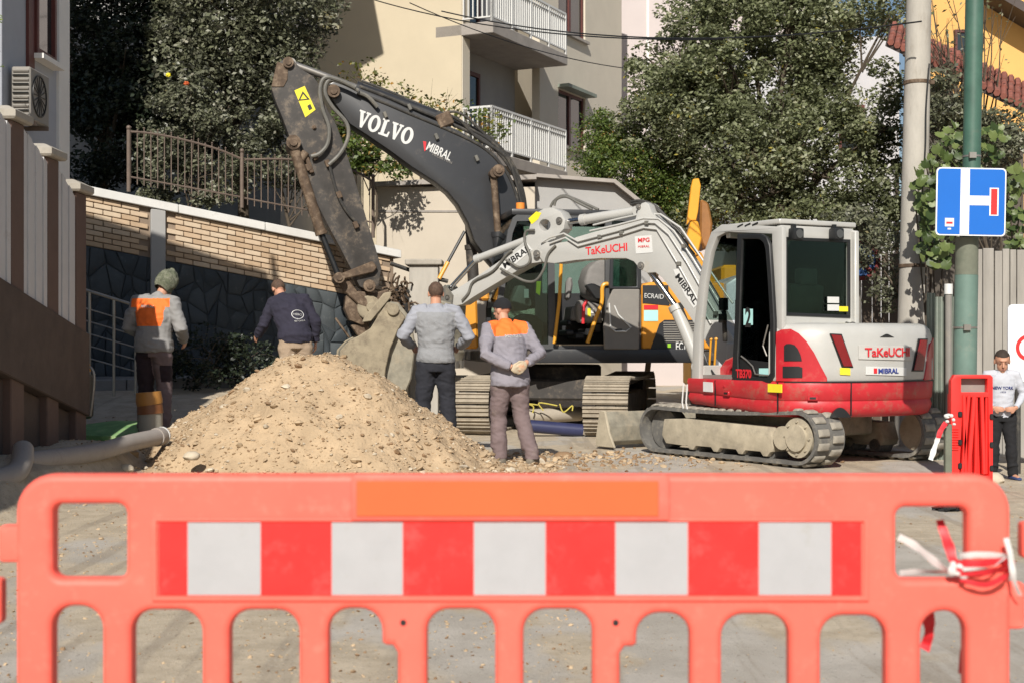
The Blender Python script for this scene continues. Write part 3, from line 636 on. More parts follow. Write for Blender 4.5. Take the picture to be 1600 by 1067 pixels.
# neighbour house hidden behind the left tree; its roof shades the cream wall
nh = empty('gabled_house', (-6.5, 27, 0), 0, 'tall gabled house half hidden behind the dark trees on the left', 'house')
MB().bb(-9.2, -4.1, 25.2, 29.3, -.3, 11.3).build('wall', M['greyrender'], nh, **W_)
m_ = MB(); m_.prism([(-10, 11.31), (-3.62, 11.9), (-6.2, 14.6), (-7.1, 14.6)], 24.8, 29.5); m_.build('roof', M['tile'], nh, **W_)
for zz in (4.4, 7.2):
    f = MB(); f.bb(-6.2, -5.1, 25.14, 25.199, zz, zz + 1.3); fo = f.build('window', M['white_trim'], nh, **W_); MB().bb(-6.13, -5.17, 25.12, 25.139, zz + .07, zz + 1.23).build('pane', M['winglass'], fo, **W_)

# pinkish white block, white house, orange house on the right
pk = empty('pink_block', (6, 42, 0), 0, 'pinkish white plain block between the apartment building and the big tree', 'building')
MB().bb(P(962, 0, 41).x, 8.5, 41, 46, -.3, 14).build('wall', M['pinkwhite'], pk, **W_)
MB().bb(P(1010, 0, 41).x, P(1014, 0, 41).x, 40.96, 40.999, 0, 14).build('downpipe', M['white_trim'], pk, **W_)
wh = empty('white_house', (7, 31, 0), 0, 'white rendered house glimpsed through the branches of the big tree', 'house')
MB().bb(P(1150, 0, 31).x, P(1405, 0, 31).x, 31, 35, -.3, 7.9).build('wall', mat('white_render', (.52, .52, .54), .9, var=.05), wh, **W_)
for px in (1215, 1310):
    f = MB(); f.bb(P(px, 0, 31).x, P(px + 40, 0, 31).x, 30.93, 30.999, 5.2, 6.4); fo = f.build('window', M['redwood'], wh, **W_); MB().bb(P(px + 4, 0, 31).x, P(px + 36, 0, 31).x, 30.91, 30.929, 5.27, 6.33).build('pane', M['winglass'], fo, **W_)
oh = empty('orange_house', (9.5, 27, 0), 0, 'orange rendered house at the top right with a red tiled lower roof', 'house')
x0, x1 = P(1452, 0, 26).x, 14.5
MB().prism([(x0, 26), (x1, 26), (x1 + 1, 31), (P(1460, 0, 31).x, 31)], -.3, CAMZ + 620 / F * 26, ax='z').build('wall', M['orangewall'], oh, **W_)
r0, r1 = P(1545, -10, 25.4), P(1640, 45, 25.4); m_ = MB()
m_.prism([(r0.x, r0.z), (r1.x + 1.5, r1.z - .9), (r1.x + 1.5, r1.z - .72), (r0.x, r0.z + .17)], 25.3, 31); m_.build('roof', M['darkroof'], oh, **W_)
wx = P(1490, 0, 26).x, P(1522, 0, 26).x; wzz = CAMZ + (533.5 - 92) / F * 26, CAMZ + (533.5 - 48) / F * 26
f = MB(); f.plate([(wx[0], wzz[0]), (wx[1], wzz[0]), (wx[1], wzz[1]), (wx[0], wzz[1])], [[(wx[0] + .05, wzz[0] + .05), (wx[0] + .05, wzz[1] - .05), (wx[1] - .05, wzz[1] - .05), (wx[1] - .05, wzz[0] + .05)]], 25.93, 25.999); fo = f.build('window', M['redwood'], oh, **W_)
MB().bb(wx[0] + .04, wx[1] - .04, 25.97, 25.98, wzz[0] + .04, wzz[1] - .04).build('pane', M['winglass'], fo, **W_)
lt = empty('tiled_outbuilding', (8, 22.6, 0), 0, 'outbuilding with a sloping red tiled roof below the orange wall', 'outbuilding')
tA, tB = P(1385, 68, 22.2), P(1615, 178, 21.2)       # eave line in view; ridge line above and behind
rA, rB = P(1392, 38, 23.3), P(1615, 140, 22.4)
un = (tB - tA); ln = un.length; un.normalize(); upv = (rA - tA); n1 = 22; n2 = 3
base = MB(); nn = un.cross(upv).normalized() * -.05
base.add([tA, tB, rB, rA, tA + nn, tB + nn, rB + nn, rA + nn], [(0, 1, 2, 3), (7, 6, 5, 4), (0, 4, 5, 1), (1, 5, 6, 2), (2, 6, 7, 3), (3, 7, 4, 0)]); base.build('roof_deck', M['darkroof'], lt, **W_)
for i in range(n1):
    for j in range(n2):
        m_ = MB(); a = tA + (tB - tA) * (i + .5) / n1; e = rA + (rB - rA) * (i + .5) / n1; d = (e - a) / n2; up_ = nn.normalized() * -.03
        m_.tube([a + d * (j - .06) + up_ * (1.6 - 0), a + d * (j + .97) + up_ * .8], ln / n1 * .46, 6); m_.build('roof_tile', M['tile'], lt, smooth=60, **W_)
m_ = MB(); qa, qb = P(1425, 98, 22.6), P(1640, 200, 21.8); m_.add([(qa.x, 22.9, -.3), (qb.x, 22.9, -.3), (qb.x, 22.9, qb.z), (qa.x, 22.9, qa.z), (qa.x * 25.8 / 22.9, 25.8, -.3), (qb.x * 25.8 / 22.9, 25.8, -.3), (qb.x * 25.8 / 22.9, 25.8, qb.z), (qa.x * 25.8 / 22.9, 25.8, qa.z)], [(0, 1, 2, 3), (7, 6, 5, 4), (0, 4, 5, 1), (1, 5, 6, 2), (2, 6, 7, 3), (3, 7, 4, 0)]); m_.build('wall', mat('dark_outbuilding', (.10, .085, .07), .9), lt, **W_)

# ---- overhead cables
for i, (A, B_, sag) in enumerate(((P(545, -12, 26), P(1130, 62, 18.5), .25), (P(640, 5, 26), P(1000, 110, 30), .2), (P(690, 18, 22), P(1440, 34, 16.6), .3))):
    m_ = MB(); m_.tube([A.lerp(B_, t / 16) - Vector((0, 0, sag * 4 * (t / 16) * (1 - t / 16))) for t in range(17)], .010, 5); o = m_.build('overhead_cable', M['black'], smooth=60)
    tag(o, ['thin cable from the top edge past the upper balcony towards the big tree', 'thin cable crossing the beige side wall between the balconies', 'long thin cable running to the concrete pole across the upper balcony'][i], 'cable', 'overhead cables')
# ================================================================== VEGETATION
NR = np.random.default_rng(5)
def leaf_mesh(name, cen, size, m, tint, aspect=.55, up=.7):
    n = len(cen); a = NR.normal(size=(n, 3)); a /= np.linalg.norm(a, axis=1)[:, None]; b = NR.normal(size=(n, 3)); b -= (b * a).sum(1)[:, None] * a; b /= np.linalg.norm(b, axis=1)[:, None]; c = np.cross(a, b)
    if up: c = c * .75 + np.array([-.1, -.35, .9]) * up; c /= np.linalg.norm(c, axis=1)[:, None]; a -= (a * c).sum(1)[:, None] * c; a /= np.linalg.norm(a, axis=1)[:, None]; b = np.cross(c, a)
    s = (size * NR.uniform(.65, 1.35, n))[:, None]
    V = np.stack([cen - a * s * .5, cen + b * s * aspect * .5 + c * s * .08, cen + a * s * .5, cen - b * s * aspect * .5 + c * s * .08], 1).reshape(-1, 3)
    me = bpy.data.meshes.new(name); me.vertices.add(4 * n); me.vertices.foreach_set('co', V.ravel().astype(np.float32)); me.loops.add(4 * n); me.loops.foreach_set('vertex_index', np.arange(4 * n, dtype=np.int32)); me.polygons.add(n); me.polygons.foreach_set('loop_start', np.arange(0, 4 * n, 4, dtype=np.int32))
    me.update(calc_edges=True); at = me.attributes.new('tint', 'FLOAT', 'FACE'); at.data.foreach_set('value', tint.astype(np.float32)); me.materials.append(m); return me
def crown_points(ells, nclump, per, sig, shell=.5):
    cs = []; vol = np.array([e[1][0] * e[1][1] * e[1][2] for e in ells]) ** .8; vol /= vol.sum()
    for k, e in enumerate(ells):
        m = max(1, int(nclump * vol[k])); d = NR.normal(size=(m, 3)); d /= np.linalg.norm(d, axis=1)[:, None]; r = NR.uniform(shell, 1, m) ** .6
        cs.append(np.array(e[0]) + d * r[:, None] * np.array(e[1]))
    cs = np.concatenate(cs); P_ = []; T_ = []
    for c in cs:
        k = int(per * NR.uniform(.5, 1.5)); s = sig * NR.uniform(.6, 1.4); q = NR.normal(size=(k, 3)); q /= np.linalg.norm(q, axis=1)[:, None]; q *= (NR.uniform(.25, 1, k) ** .5)[:, None] * s * 1.5
        q[:, 2] *= .75; P_.append(c + q); T_.append(np.clip(NR.normal(.42, .14) + NR.normal(0, .17, k), 0, 1))
    return cs, np.concatenate(P_), np.concatenate(T_)
def tree(name, label, base, ells, nclump, per, sig, size, m, trunk_r=.12, nb=16, cat='tree', shell=.45, aspect=.55, yel=0, group=None, twigs=True):
    root = empty(name, base, 0, label, cat, group); cs, pts, T_ = crown_points(ells, nclump, per, sig, shell)
    if yel: k = NR.random(len(T_)) < yel; T_[k] = 1.0
    T_[T_ < .999] *= .92
    me = leaf_mesh('crown', pts - np.array(base), size, m, T_, aspect); link('crown', me, root)
    mb = MB(); c = sum((Vector(e[0]) for e in ells), Vector()) / len(ells); b = Vector(base); top = Vector((c.x, c.y, c.z)); k1 = b.lerp(top, .45) + Vector((R.uniform(-.15, .15), R.uniform(-.1, .1), 0))
    mb.tube([b, b.lerp(k1, .5) + Vector((.04, 0, 0)), k1, k1.lerp(top, .6) + Vector((-.08, 0, 0)), top], [trunk_r, trunk_r * .85, trunk_r * .7, trunk_r * .5, trunk_r * .25], 9)
    idx = NR.permutation(len(cs))[:nb]
    for i in idx:
        e = Vector(cs[i]); s_ = b.lerp(top, R.uniform(.35, .85)); md = s_.lerp(e, .5) + Vector((R.uniform(-.2, .2), R.uniform(-.2, .2), R.uniform(.0, .25)))
        mb.tube(catmull([s_, md, e], 3), [trunk_r * .35 * (1 - j / 7.5) for j in range(7)], 5)
        for q in range(3):
            e2 = e + Vector((R.gauss(0, sig * 1.3), R.gauss(0, sig * 1.3), R.gauss(0, sig * 1.3))); mb.tube([md.lerp(e, .6), e2], [trunk_r * .1, trunk_r * .04], 4)
    mb.build('trunk', M['bark'], root, world=True, smooth=60); return root
def E(px, py, D, rx, ry, rz): p = P(px, py, D); return ((p.x, p.y, p.z), (rx, ry, rz))
tz = lambda x: 2.6
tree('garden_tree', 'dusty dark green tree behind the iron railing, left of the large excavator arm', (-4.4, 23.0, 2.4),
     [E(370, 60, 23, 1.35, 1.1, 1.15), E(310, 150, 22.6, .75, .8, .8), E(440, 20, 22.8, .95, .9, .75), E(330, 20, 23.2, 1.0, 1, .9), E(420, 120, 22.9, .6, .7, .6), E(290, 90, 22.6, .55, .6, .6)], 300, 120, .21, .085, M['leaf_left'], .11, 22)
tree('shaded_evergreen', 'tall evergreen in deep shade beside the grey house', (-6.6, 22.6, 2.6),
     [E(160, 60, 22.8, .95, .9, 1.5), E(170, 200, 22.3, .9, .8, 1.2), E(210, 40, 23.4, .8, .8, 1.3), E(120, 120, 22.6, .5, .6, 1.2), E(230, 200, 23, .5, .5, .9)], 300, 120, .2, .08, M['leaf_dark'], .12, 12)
tree('rose_shrub', 'leafy shrub with a yellow and an orange bloom behind the railing', (-4.9, 21.9, 2.5),
     [E(290, 200, 21.8, .65, .5, .75), E(330, 280, 21.9, .7, .4, .4), E(250, 270, 21.7, .4, .4, .5)], 95, 90, .15, .07, M['leaf_left'], .04, 10, cat='shrub')
for px, py, nm, m_, lb in ((263, 118, 'yellow_bloom', M['yellowp'], 'round yellow bloom on the shrub behind the railing'), (291, 131, 'orange_bloom', M['berry'], 'small orange bloom on the shrub behind the railing')):
    c = P(px, py, 21.2); mb = MB()
    for k in range(11):
        d = Vector((R.gauss(0, 1), R.gauss(0, 1), R.gauss(0, 1))).normalized() * .022; mb.ball(c + d, (.024, .024, .015), 6, 4)
    tag(mb.build(nm, m_), lb, 'flower')
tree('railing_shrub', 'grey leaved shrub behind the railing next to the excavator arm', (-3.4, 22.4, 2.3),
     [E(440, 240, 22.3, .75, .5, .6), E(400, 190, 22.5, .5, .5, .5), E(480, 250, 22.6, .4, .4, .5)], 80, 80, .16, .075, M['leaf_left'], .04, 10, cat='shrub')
tree('yellowing_shrub', 'loose shrub with yellowing autumn leaves seen above the large excavator boom', (-1.3, 25.2, 2.5),
     [E(740, 210, 25, .55, .4, .45), E(640, 170, 25.2, .7, .4, .5), E(570, 140, 25.2, .5, .4, .45), E(690, 180, 25.3, .5, .4, .35)], 42, 34, .17, .085, M['leaf_yellow'], .035, 20, cat='shrub', yel=.10)
tree('green_shrub', 'green and yellow shrub hanging over the garage wall below the excavator boom', (-2.3, 23.4, 3.0),
     [E(560, 230, 23.3, .35, .35, .4), E(605, 262, 23.2, .45, .3, .22), E(545, 200, 23.6, .3, .3, .4)], 42, 70, .13, .08, M['leaf_bush'], .03, 8, cat='shrub', yel=.08)
tree('potted_shrub', 'small leafy shoots growing up beside the lower white balcony', (-.05, 27.6, 3.2),
     [E(770, 205, 27.6, .35, .3, .35), E(735, 175, 27.4, .3, .3, .25)], 14, 24, .15, .09, M['leaf_bush'], .025, 12, cat='shrub')
tree('big_tree', 'large grey green tree filling the background behind the small excavator', (4.9, 25.6, 0),
     [E(1180, 90, 25.5, 1.9, 1.5, 1.5), E(1065, 165, 25, .95, 1.0, .85), E(1255, 50, 25.2, .95, 1.2, 1.3), E(1180, 250, 24.8, 1.3, 1.2, 1.1), E(1290, 250, 24.6, 1.15, 1.1, 1.2), E(1150, 15, 25.6, .85, 1.1, .7), E(1260, 370, 24.4, 1.2, .9, .75), E(1360, 330, 24.2, .6, .6, .7), E(1290, 175, 24.6, .45, .7, .6), E(1395, 260, 24.2, .35, .5, 1.2), E(1396, 110, 24.2, .26, .4, .75), E(1040, 200, 25.0, .9, .8, .7), E(990, 110, 25.6, .3, .5, .35), E(1130, 330, 24.6, .7, .7, .6), E(1385, 10, 24.4, .5, .6, .4), E(1120, 150, 25.2, .8, .6, .8)],
     900, 125, .19, .082, M['leaf_main'], .2, 46, yel=.006)
tree('soft_bush', 'soft yellow green bush left of the big tree above the annex roof', (2.4, 26, 0),
     [E(985, 270, 25.2, .75, .6, .75), E(1050, 290, 25.4, .6, .6, .7), E(935, 230, 25.6, .35, .5, .6), E(1075, 330, 25.2, .4, .5, .4)], 230, 190, .17, .055, M['leaf_bush'], .06, 14, cat='bush', yel=.03)
tree('creeper', 'dark creeper climbing between the concrete pole and the tiled outbuilding', (8.0, 21.3, 0),
     [E(1490, 210, 21, .35, .4, .9), E(1560, 210, 21, .55, .4, .45), E(1590, 250, 20.6, .35, .4, .5), E(1470, 330, 20.6, .3, .3, .6), E(1465, 160, 21, .22, .3, .4)], 120, 70, .15, .08, M['leaf_left'], .05, 10, cat='creeper')
tree('bare_twigs', 'thin bare branches with a few leaves before the orange wall', (7.7, 22.5, 0),
     [E(1470, 60, 21.5, .35, .3, .7), E(1530, 60, 21.5, .5, .3, .6), E(1440, 20, 21.8, .2, .3, .4)], 36, 5, .15, .07, M['leaf_main'], .06, 30, cat='branches')
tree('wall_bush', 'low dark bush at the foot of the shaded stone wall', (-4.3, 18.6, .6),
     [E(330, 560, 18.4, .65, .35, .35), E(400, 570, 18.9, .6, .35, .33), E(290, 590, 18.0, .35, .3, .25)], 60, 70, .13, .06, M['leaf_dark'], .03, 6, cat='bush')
tree('near_branch', 'twig with green leaves reaching in at the top left corner', (-4.55, 11.9, 3.0),
     [E(5, 95, 11.8, .12, .15, .13), E(-20, 60, 11.8, .15, .2, .2)], 6, 16, .07, .05, M['leaf_bush'], .015, 5, cat='branch')
tree('shade_bush', 'dark leafy bush growing over the plank fence behind the excavator cab', (6.2, 17.9, 0),
     [E(1350, 395, 17.9, .22, .2, .16), E(1385, 440, 18, .18, .2, .35), E(1330, 350, 18.2, .3, .3, .2), E(1375, 372, 18, .2, .2, .25)], 46, 60, .10, .06, M['leaf_left'], .03, 8, cat='bush')
# ---- vine with large leaves round the sign pole
vr = empty('vine', (5.1, 14.6, 0), 0, 'vine with large bright green leaves hanging behind the blue sign', 'vine')
def vine_leaf():
    out = [(0, -.5), (.28, -.48), (.5, -.2), (.42, .08), (.46, .3), (.2, .3), (.06, .55), (0, .62)]; pts = out + [(-a, b) for a, b in out[1:-1][::-1]]
    V = [(0, 0, .02)] + [(a * (1 + .12 * math.sin(7 * i)), b, -.34 * (a * a + b * b) + .30 * abs(a) + .05 * math.sin(5 * i)) for i, (a, b) in enumerate(pts)]; n = len(pts)
    return V, [(0, i + 1, (i + 1) % n + 1) for i in range(n)]
vm = []
for k in range(4):
    V, Fc = vine_leaf(); mb = MB(); mb.add(V, Fc); me = mb.mesh('leaf', M['vine'], smooth=60, fix=False); at = me.attributes.new('tint', 'FLOAT', 'FACE'); at.data.foreach_set('value', [(.15, .45, .65, .88)[k]] * len(me.polygons)); vm.append(me)
nl = 0
regs = ((1500, 235, 40, 45, 66), (1452, 290, 24, 48, 56), (1465, 390, 30, 28, 50), (1585, 320, 24, 60, 52), (1545, 225, 34, 34, 36), (1447, 340, 18, 60, 32), (1590, 385, 18, 22, 18))
for (px, py, rx, ry_, n_) in regs:
    for i in range(n_):
        t = R.uniform(0, 6.28); q = math.sqrt(R.random()); p = P(px + rx * q * math.cos(t), py + ry_ * q * math.sin(t), R.uniform(16.1, 17)); s = R.uniform(.06, .14)
        o = link('leaf', R.choice(vm), vr, tuple(p - Vector((5.1, 14.6, 0)))); o.scale = (s, s, s); o.rotation_euler = (R.uniform(.5, 1.7), R.uniform(-.7, .7), R.uniform(-.9, .9)); nl += 1
mb = MB()
for (px, py, rx, ry_, n_) in regs:
    for k in range(2): mb.tube(catmull([Vector((P(px, 0, 16.8).x, 16.8, 0)), P(px, 520, 16.8), P(px + R.uniform(-10, 10), py + ry_, 16.7), P(px + R.uniform(-20, 20), py - ry_ * .6, 16.6)], 4), .009, 5)
mb.build('stem', M['bark'], vr, world=True)
# ================================================================== MACHINES
class Fr:
    def __init__(s, name, Mx): s.name = name; MATW[name] = Mx
def rel(fr, parent): return MATW[parent.name].inverted() @ MATW[fr.name]
def pp(fr, L, y): return [LY(fr, a, b, y) for a, b in L]
def p3(fr, px, py, y): q = LY(fr, px, py, y); return Vector((q[0], y, q[1]))
def decal_text(body, fr, parent, A, B, hpx, y, m, extrude=.003, **k):
    a, b = p3(fr, A[0], A[1], y), p3(fr, B[0], B[1], y); c = (a + b) / 2; wd = (b - a).length; pxw = math.hypot(B[0] - A[0], B[1] - A[1]); h = hpx * wd / pxw
    xd = b - a; n = Vector((0, 1, 0)); yd = n.cross(xd); T = rel(fr, parent); R3 = T.to_3x3()
    return letters(body, T @ c, R3 @ xd, R3 @ yd, h, wd, m, parent, extrude, **k)
def decal_poly(name, fr, parent, L, y, m, th=.004):
    mb = MB(rel(fr, parent)); mb.prism(pp(fr, L, y), y, y + th); return mb.build(name, m, parent)
def loop_path(xf, rf, xr, rr, n=72, lift=0):
    """closed track centreline in (x,z): front wheel xf,rf, rear wheel xr,rr, resting on z=0; returns points with tangents"""
    pts = []
    for i in range(19): t = rad(-90 + 180 * i / 18); pts.append(Vector((xf + rf * math.cos(t), rf + rf * math.sin(t))))
    for i in range(1, 12): t = i / 12; pts.append(Vector((xf + (xr - xf) * t, 2 * rf + (2 * rr - 2 * rf) * t - lift * math.sin(math.pi * t))))
    for i in range(19): t = rad(90 + 180 * i / 18); pts.append(Vector((xr + rr * math.cos(t), rr + rr * math.sin(t))))
    for i in range(1, 12): t = i / 12; pts.append(Vector((xr + (xf - xr) * t, 0)))
    L = [0]
    for i in range(len(pts)): L.append(L[-1] + (pts[(i + 1) % len(pts)] - pts[i]).length)
    out = []
    for k in range(n):
        s = L[-1] * k / n; i = max(j for j in range(len(pts)) if L[j] <= s); f = (s - L[i]) / max(1e-9, L[i + 1] - L[i]); a, b = pts[i], pts[(i + 1) % len(pts)]; p = a.lerp(b, f); p0 = pts[i - 1] if f < .5 else a
        t = (b - a).normalized() if (b - a).length > 1e-6 else Vector((1, 0)); out.append((p, t))
    return out, L[-1]
def belt(path, y0, y1, th, T):
    mb = MB(T); V = []
    n = len(path)
    rings = []
    for p, t in path: nn = Vector((t.y, -t.x)); q = p - nn * 0; i = p - nn * th; rings.append([(q.x, y0, q.y), (q.x, y1, q.y), (i.x, y1, i.y), (i.x, y0, i.y)])
    rings.append(rings[0]); return mb.rings(rings, cap=(False, False))

# ------------------------------------------------------------------ compact excavator (grey and red)
tb = empty('compact_excavator', (3.06, 15.51, 0), math.atan2(.866, -.5), 'light grey and red compact tracked excavator with black cab door, nearest machine at the right', 'excavator')
und = Fr('_und', Matrix.Translation((3.04, 15.61, 0)) @ Matrix.Rotation(math.atan2(.82, -.57), 4, 'Z')); U = rel(und, tb)
lugm = {}
for side in (1, -1):
    yc = .80 * side; path, Lp = loop_path(1.10, .255, -1.08, .27, 72, .03); y0, y1 = yc - .20, yc + .20
    path = [(Vector((p.x, p.y + .03)), t) for p, t in path]
    tr = belt(path, y0, y1, .035, U).build('track', M['rubber'], tb, smooth=50)
    lg = MB(); lg.box((0, 0, .013), (.085, .165, .026), taper=.72); lme = lg.mesh('track_lug', M['lug'], bevel=.006) if side == 1 else lme
    nl = 44; pth, _ = loop_path(1.10, .255, -1.08, .27, nl * 2, .03)
    for k in range(nl * 2):
        p, t = pth[k]; nn = Vector((t.y, -t.x)); yy = yc + (.10 if k % 2 else -.10)
        Mx = U @ Matrix(((t.x, 0, nn.x, p.x), (0, 1, 0, yy), (t.y, 0, nn.y, p.y + .03), (0, 0, 0, 1)))
        o = link('track_lug', lme, tr); o.matrix_local = Mx
    mb = MB(U); yo = y1 - .045 if side > 0 else y0 + .045; yi = yc
    prof = [(-.72, .20), (-.66, .385), (.62, .42), (.98, .40), (1.02, .22), (.95, .13), (.62, .12)]
    for xx in (.60, .22, -.16, -.52): prof += [(xx, .13), (xx - .04, .085), (xx - .10, .085), (xx - .14, .13)]
    prof += [(-.70, .14)]
    mb.prism(prof, yo, yi - .1 * side); mb.build('track_frame', M['frame_dusty'], tb, bevel=.02, segs=2)
    m_ = MB(U); m_.cyl((-1.06, yi, .30), (-1.06, yo + .02 * side, .30), .20, n=24); m_.cyl((-1.06, yo + .0201 * side, .30), (-1.06, yo + .05 * side, .30), .135, n=20); m_.cyl((-.86, yo - .02 * side, .29), (-.86, yo + .035 * side, .29), .12, n=16)
    for k in range(8): a = k * math.pi / 4; m_.cyl((-1.06 + .165 * math.cos(a), yo + .02 * side, .30 + .165 * math.sin(a)), (-1.06 + .165 * math.cos(a), yo + .035 * side, .30 + .165 * math.sin(a)), .014, n=6)
    m_.build('sprocket', M['frame_dusty'], tb)
    m_ = MB(U); m_.cyl((1.06, yi - .08, .285), (1.06, yi + .08, .285), .22, n=24); m_.build('idler_wheel', M['rubber'], tb)
    for xx in (.52, .14, -.24, -.60): m_ = MB(U); m_.cyl((xx, yi - .1, .125), (xx, yi + .1, .125), .08, n=14); m_.build('roller', M['rubber'], tb)
mb = MB(U); mb.bb(-.65, .85, -.62, .62, .26, .50); mb.bb(.5, .85, -.45, .45, .2, .40); mb.cyl((0, 0, .45), (0, 0, .52), .47, n=28); mb.build('undercarriage_frame', M['blade'], tb, bevel=.02)
mb = MB(U); mb.prism([(2.01, .04), (2.09, .05), (1.97, .13), (1.95, .26), (2.03, .43), (1.98, .44), (1.89, .27), (1.91, .1)], -1.0, 1.0); bl = mb.build('dozer_blade', M['blade'], tb, bevel=.006)
for s_ in (1, -1):
    m_ = MB(U); m_.prism([(1.77, .03), (2.12, .03), (2.12, .12), (2.05, .45), (1.95, .45), (1.87, .2)], 1.0 * s_, 1.03 * s_); m_.build('end_plate', M['frame_dusty'], bl, bevel=.006)
    m_ = MB(U); m_.bb(.8, 1.92, .42 * s_ - .06, .42 * s_ + .06, .18, .30); m_.build('push_arm', M['blade'], bl, bevel=.01)
# shell
OP = catmull([(.70, .90, 0), (.3, .94, 0), (-.2, .95, 0), (-.62, .95, 0), (-.95, .87, 0), (-1.19, .62, 0), (-1.32, .2, 0), (-1.345, -.15, 0), (-1.30, -.58, 0), (-1.17, -.90, 0), (-.85, -1.05, 0), (0, -1.06, 0), (.75, -1.04, 0)], 8)
OL = [0]
for a, b in zip(OP, OP[1:]): OL.append(OL[-1] + (b - a).length)
def shell(s, z=0, off=0):
    s = max(0, min(OL[-1] - 1e-6, s)); i = max(j for j in range(len(OL)) if OL[j] <= s); i = min(i, len(OP) - 2); f = (s - OL[i]) / (OL[i + 1] - OL[i])
    def tg(j): return (OP[min(j + 1, len(OP) - 1)] - OP[max(j - 1, 0)]).normalized()
    t = tg(i).lerp(tg(i + 1), f).normalized(); n = Vector((-t.y, t.x, 0)) * 1.0; n = -n if n.dot(Vector((OP[i].x + .2, OP[i].y, 0))) < 0 else n
    p = OP[i].lerp(OP[i + 1], f); return Vector((p.x, p.y, z)) + n * off
MTB = MATW[tb.name]
SMAX = [None]
def s_at(px, z):
    if SMAX[0] is None: SMAX[0] = max((k / 800 * OL[-1] for k in range(801)), key=lambda s: px_of(MTB @ shell(s, 1.1))[0])
    lo, hi = 0, SMAX[0]
    for _ in range(40):
        m = (lo + hi) / 2
        if px_of(MTB @ shell(m, z))[0] < px: lo = m
        else: hi = m
    return (lo + hi) / 2
def z_at(px, py, z0=1.1): s = s_at(px, z0); p = MTB @ shell(s, z0); return CAMZ + (533.5 - py) / F * p.y
def patch(name, cols, m, off=.006, th=.02, parent=None, bev=.004):
    """cols: list of (s, zlo, zhi) round the shell"""
    mb = MB(); r = [[shell(s, a, off), shell(s, b, off), shell(s, b, off - th), shell(s, a, off - th)] for s, a, b in cols]; mb.rings(r); return mb.build(name, m, parent or tb, bevel=bev, smooth=40)
def ring_of(pts, inset, z):
    c = Vector((-.2, 0, 0)); out = []
    for p in pts:
        d = Vector((p.x - c.x, p.y - c.y, 0)); out.append((p.x - d.normalized().x * inset, p.y - d.normalized().y * inset, z))
    return out
full = list(OP); rr = [(z, i) for z, i in ((.565, .10), (.58, .05), (.62, .025), (.66, .012), (.70, .03), (.715, .012), (.835, 0), (.86, .012))]
def zlow(z, x): return z if z > .8 else .86 - (.86 - z) * (.86 - (.50 if x < -.5 else .50 + .07 * min(1, (x + .5) / 1.0))) / (.86 - .565)
mb = MB(); mb.rings([[(a, b, zlow(c, a)) for a, b, c in ring_of(full, i, z)] for z, i in rr]); lower = mb.build('lower_body', M['tb_red_dusty'], tb, smooth=50)
rear = [p for p in OP if p.x < -.70]
mb = MB(); mb.rings([ring_of(rear, i, z) for z, i in ((.865, .012), (.885, 0), (1.0, 0), (1.2, .005), (1.32, .014), (1.385, .035), (1.425, .075), (1.445, .14))]); hood = mb.build('rear_hood', M['tb_white'], tb, smooth=50)
# red flank sweeping up on the left rear corner, with two vents
top = [(1213, 519), (1222, 515), (1235, 514), (1248, 521), (1260, 533), (1272, 551), (1282, 571), (1292, 590)]
patch('red_flank', [(s_at(p, 1.1), .862, z_at(p, q)) for p, q in top], M['tb_red'], .012, .03)
patch('red_flank', [(s_at(p, 1.1), .862, z_at(p, q)) for p, q in ((1443, 592), (1446, 575), (1449, 552), (1452, 538))] + [(SMAX[0] + .05, .862, 1.30), (SMAX[0] + .5, .862, 1.30), (OL[-1] - .5, .862, 1.25)], M['tb_red'], .012, .03)
for L in (((1226, 540), (1230, 537), (1236, 537), (1242, 539), (1247, 545), (1251, 554), (1253, 563)), ((1224, 572), (1230, 572), (1236, 572), (1242, 572), (1248, 572), (1254, 574))):
    lo_ = 564 if len(L) == 7 else 590
    v = patch('vent', [(s_at(p, 1.1), z_at(p, lo_), z_at(p, q)) for p, q in L], M['black'], .018, .012, bev=.002)
    for k in range(1 if len(L) == 4 else 0): pass
patch('rear_seam', [(s_at(1225, 1) + i * .1, .852, .866) for i in range(0, 22)], M['black'], .004, .01, bev=0)
for s_, z0_, z1_ in ((s_at(1330, .7), .52, .85), (s_at(1215, .7), .56, .85), (.55, .58, .85)):
    patch('seam', [(s_ - .006, z0_, z1_), (s_ + .006, z0_, z1_)], M['black'], .003, .012, bev=0)
for px, py in ((1270, 622), (1150, 618)):
    s_ = s_at(px, .7) if px > 1215 else .75; z = .70 if px > 1215 else .72; patch('latch', [(s_ - .05, z - .025, z + .02), (s_ + .05, z - .025, z + .02)], M['tb_red'], .012, .02); patch('latch_slot', [(s_ - .03, z - .012, z + .008), (s_ + .03, z - .012, z + .008)], M['black'], .016, .01, bev=0)
s_ = s_at(1312, .6); patch('tow_opening', [(s_ - .11 + .022 * k, .505, .515 + .09 * math.sin(math.pi * k / 10)) for k in range(11)], M['black'], .022, .03, bev=0)
s_ = s_at(1375, .7); patch('plate_recess', [(s_ - .45, .69, .835), (s_ + .40, .69, .835)], M['tb_red_dusty'], .010, .02) if False else None
# right hand bodywork, deck
MB().bb(-.70, .70, -.95, -.20, .86, 1.28).build('side_hood', M['tb_white'], tb, bevel=.05, segs=3)
MB().bb(.30, .70, -.95, -.25, 1.281, 1.31).build('tank_cover', M['tb_red'], tb, bevel=.01)
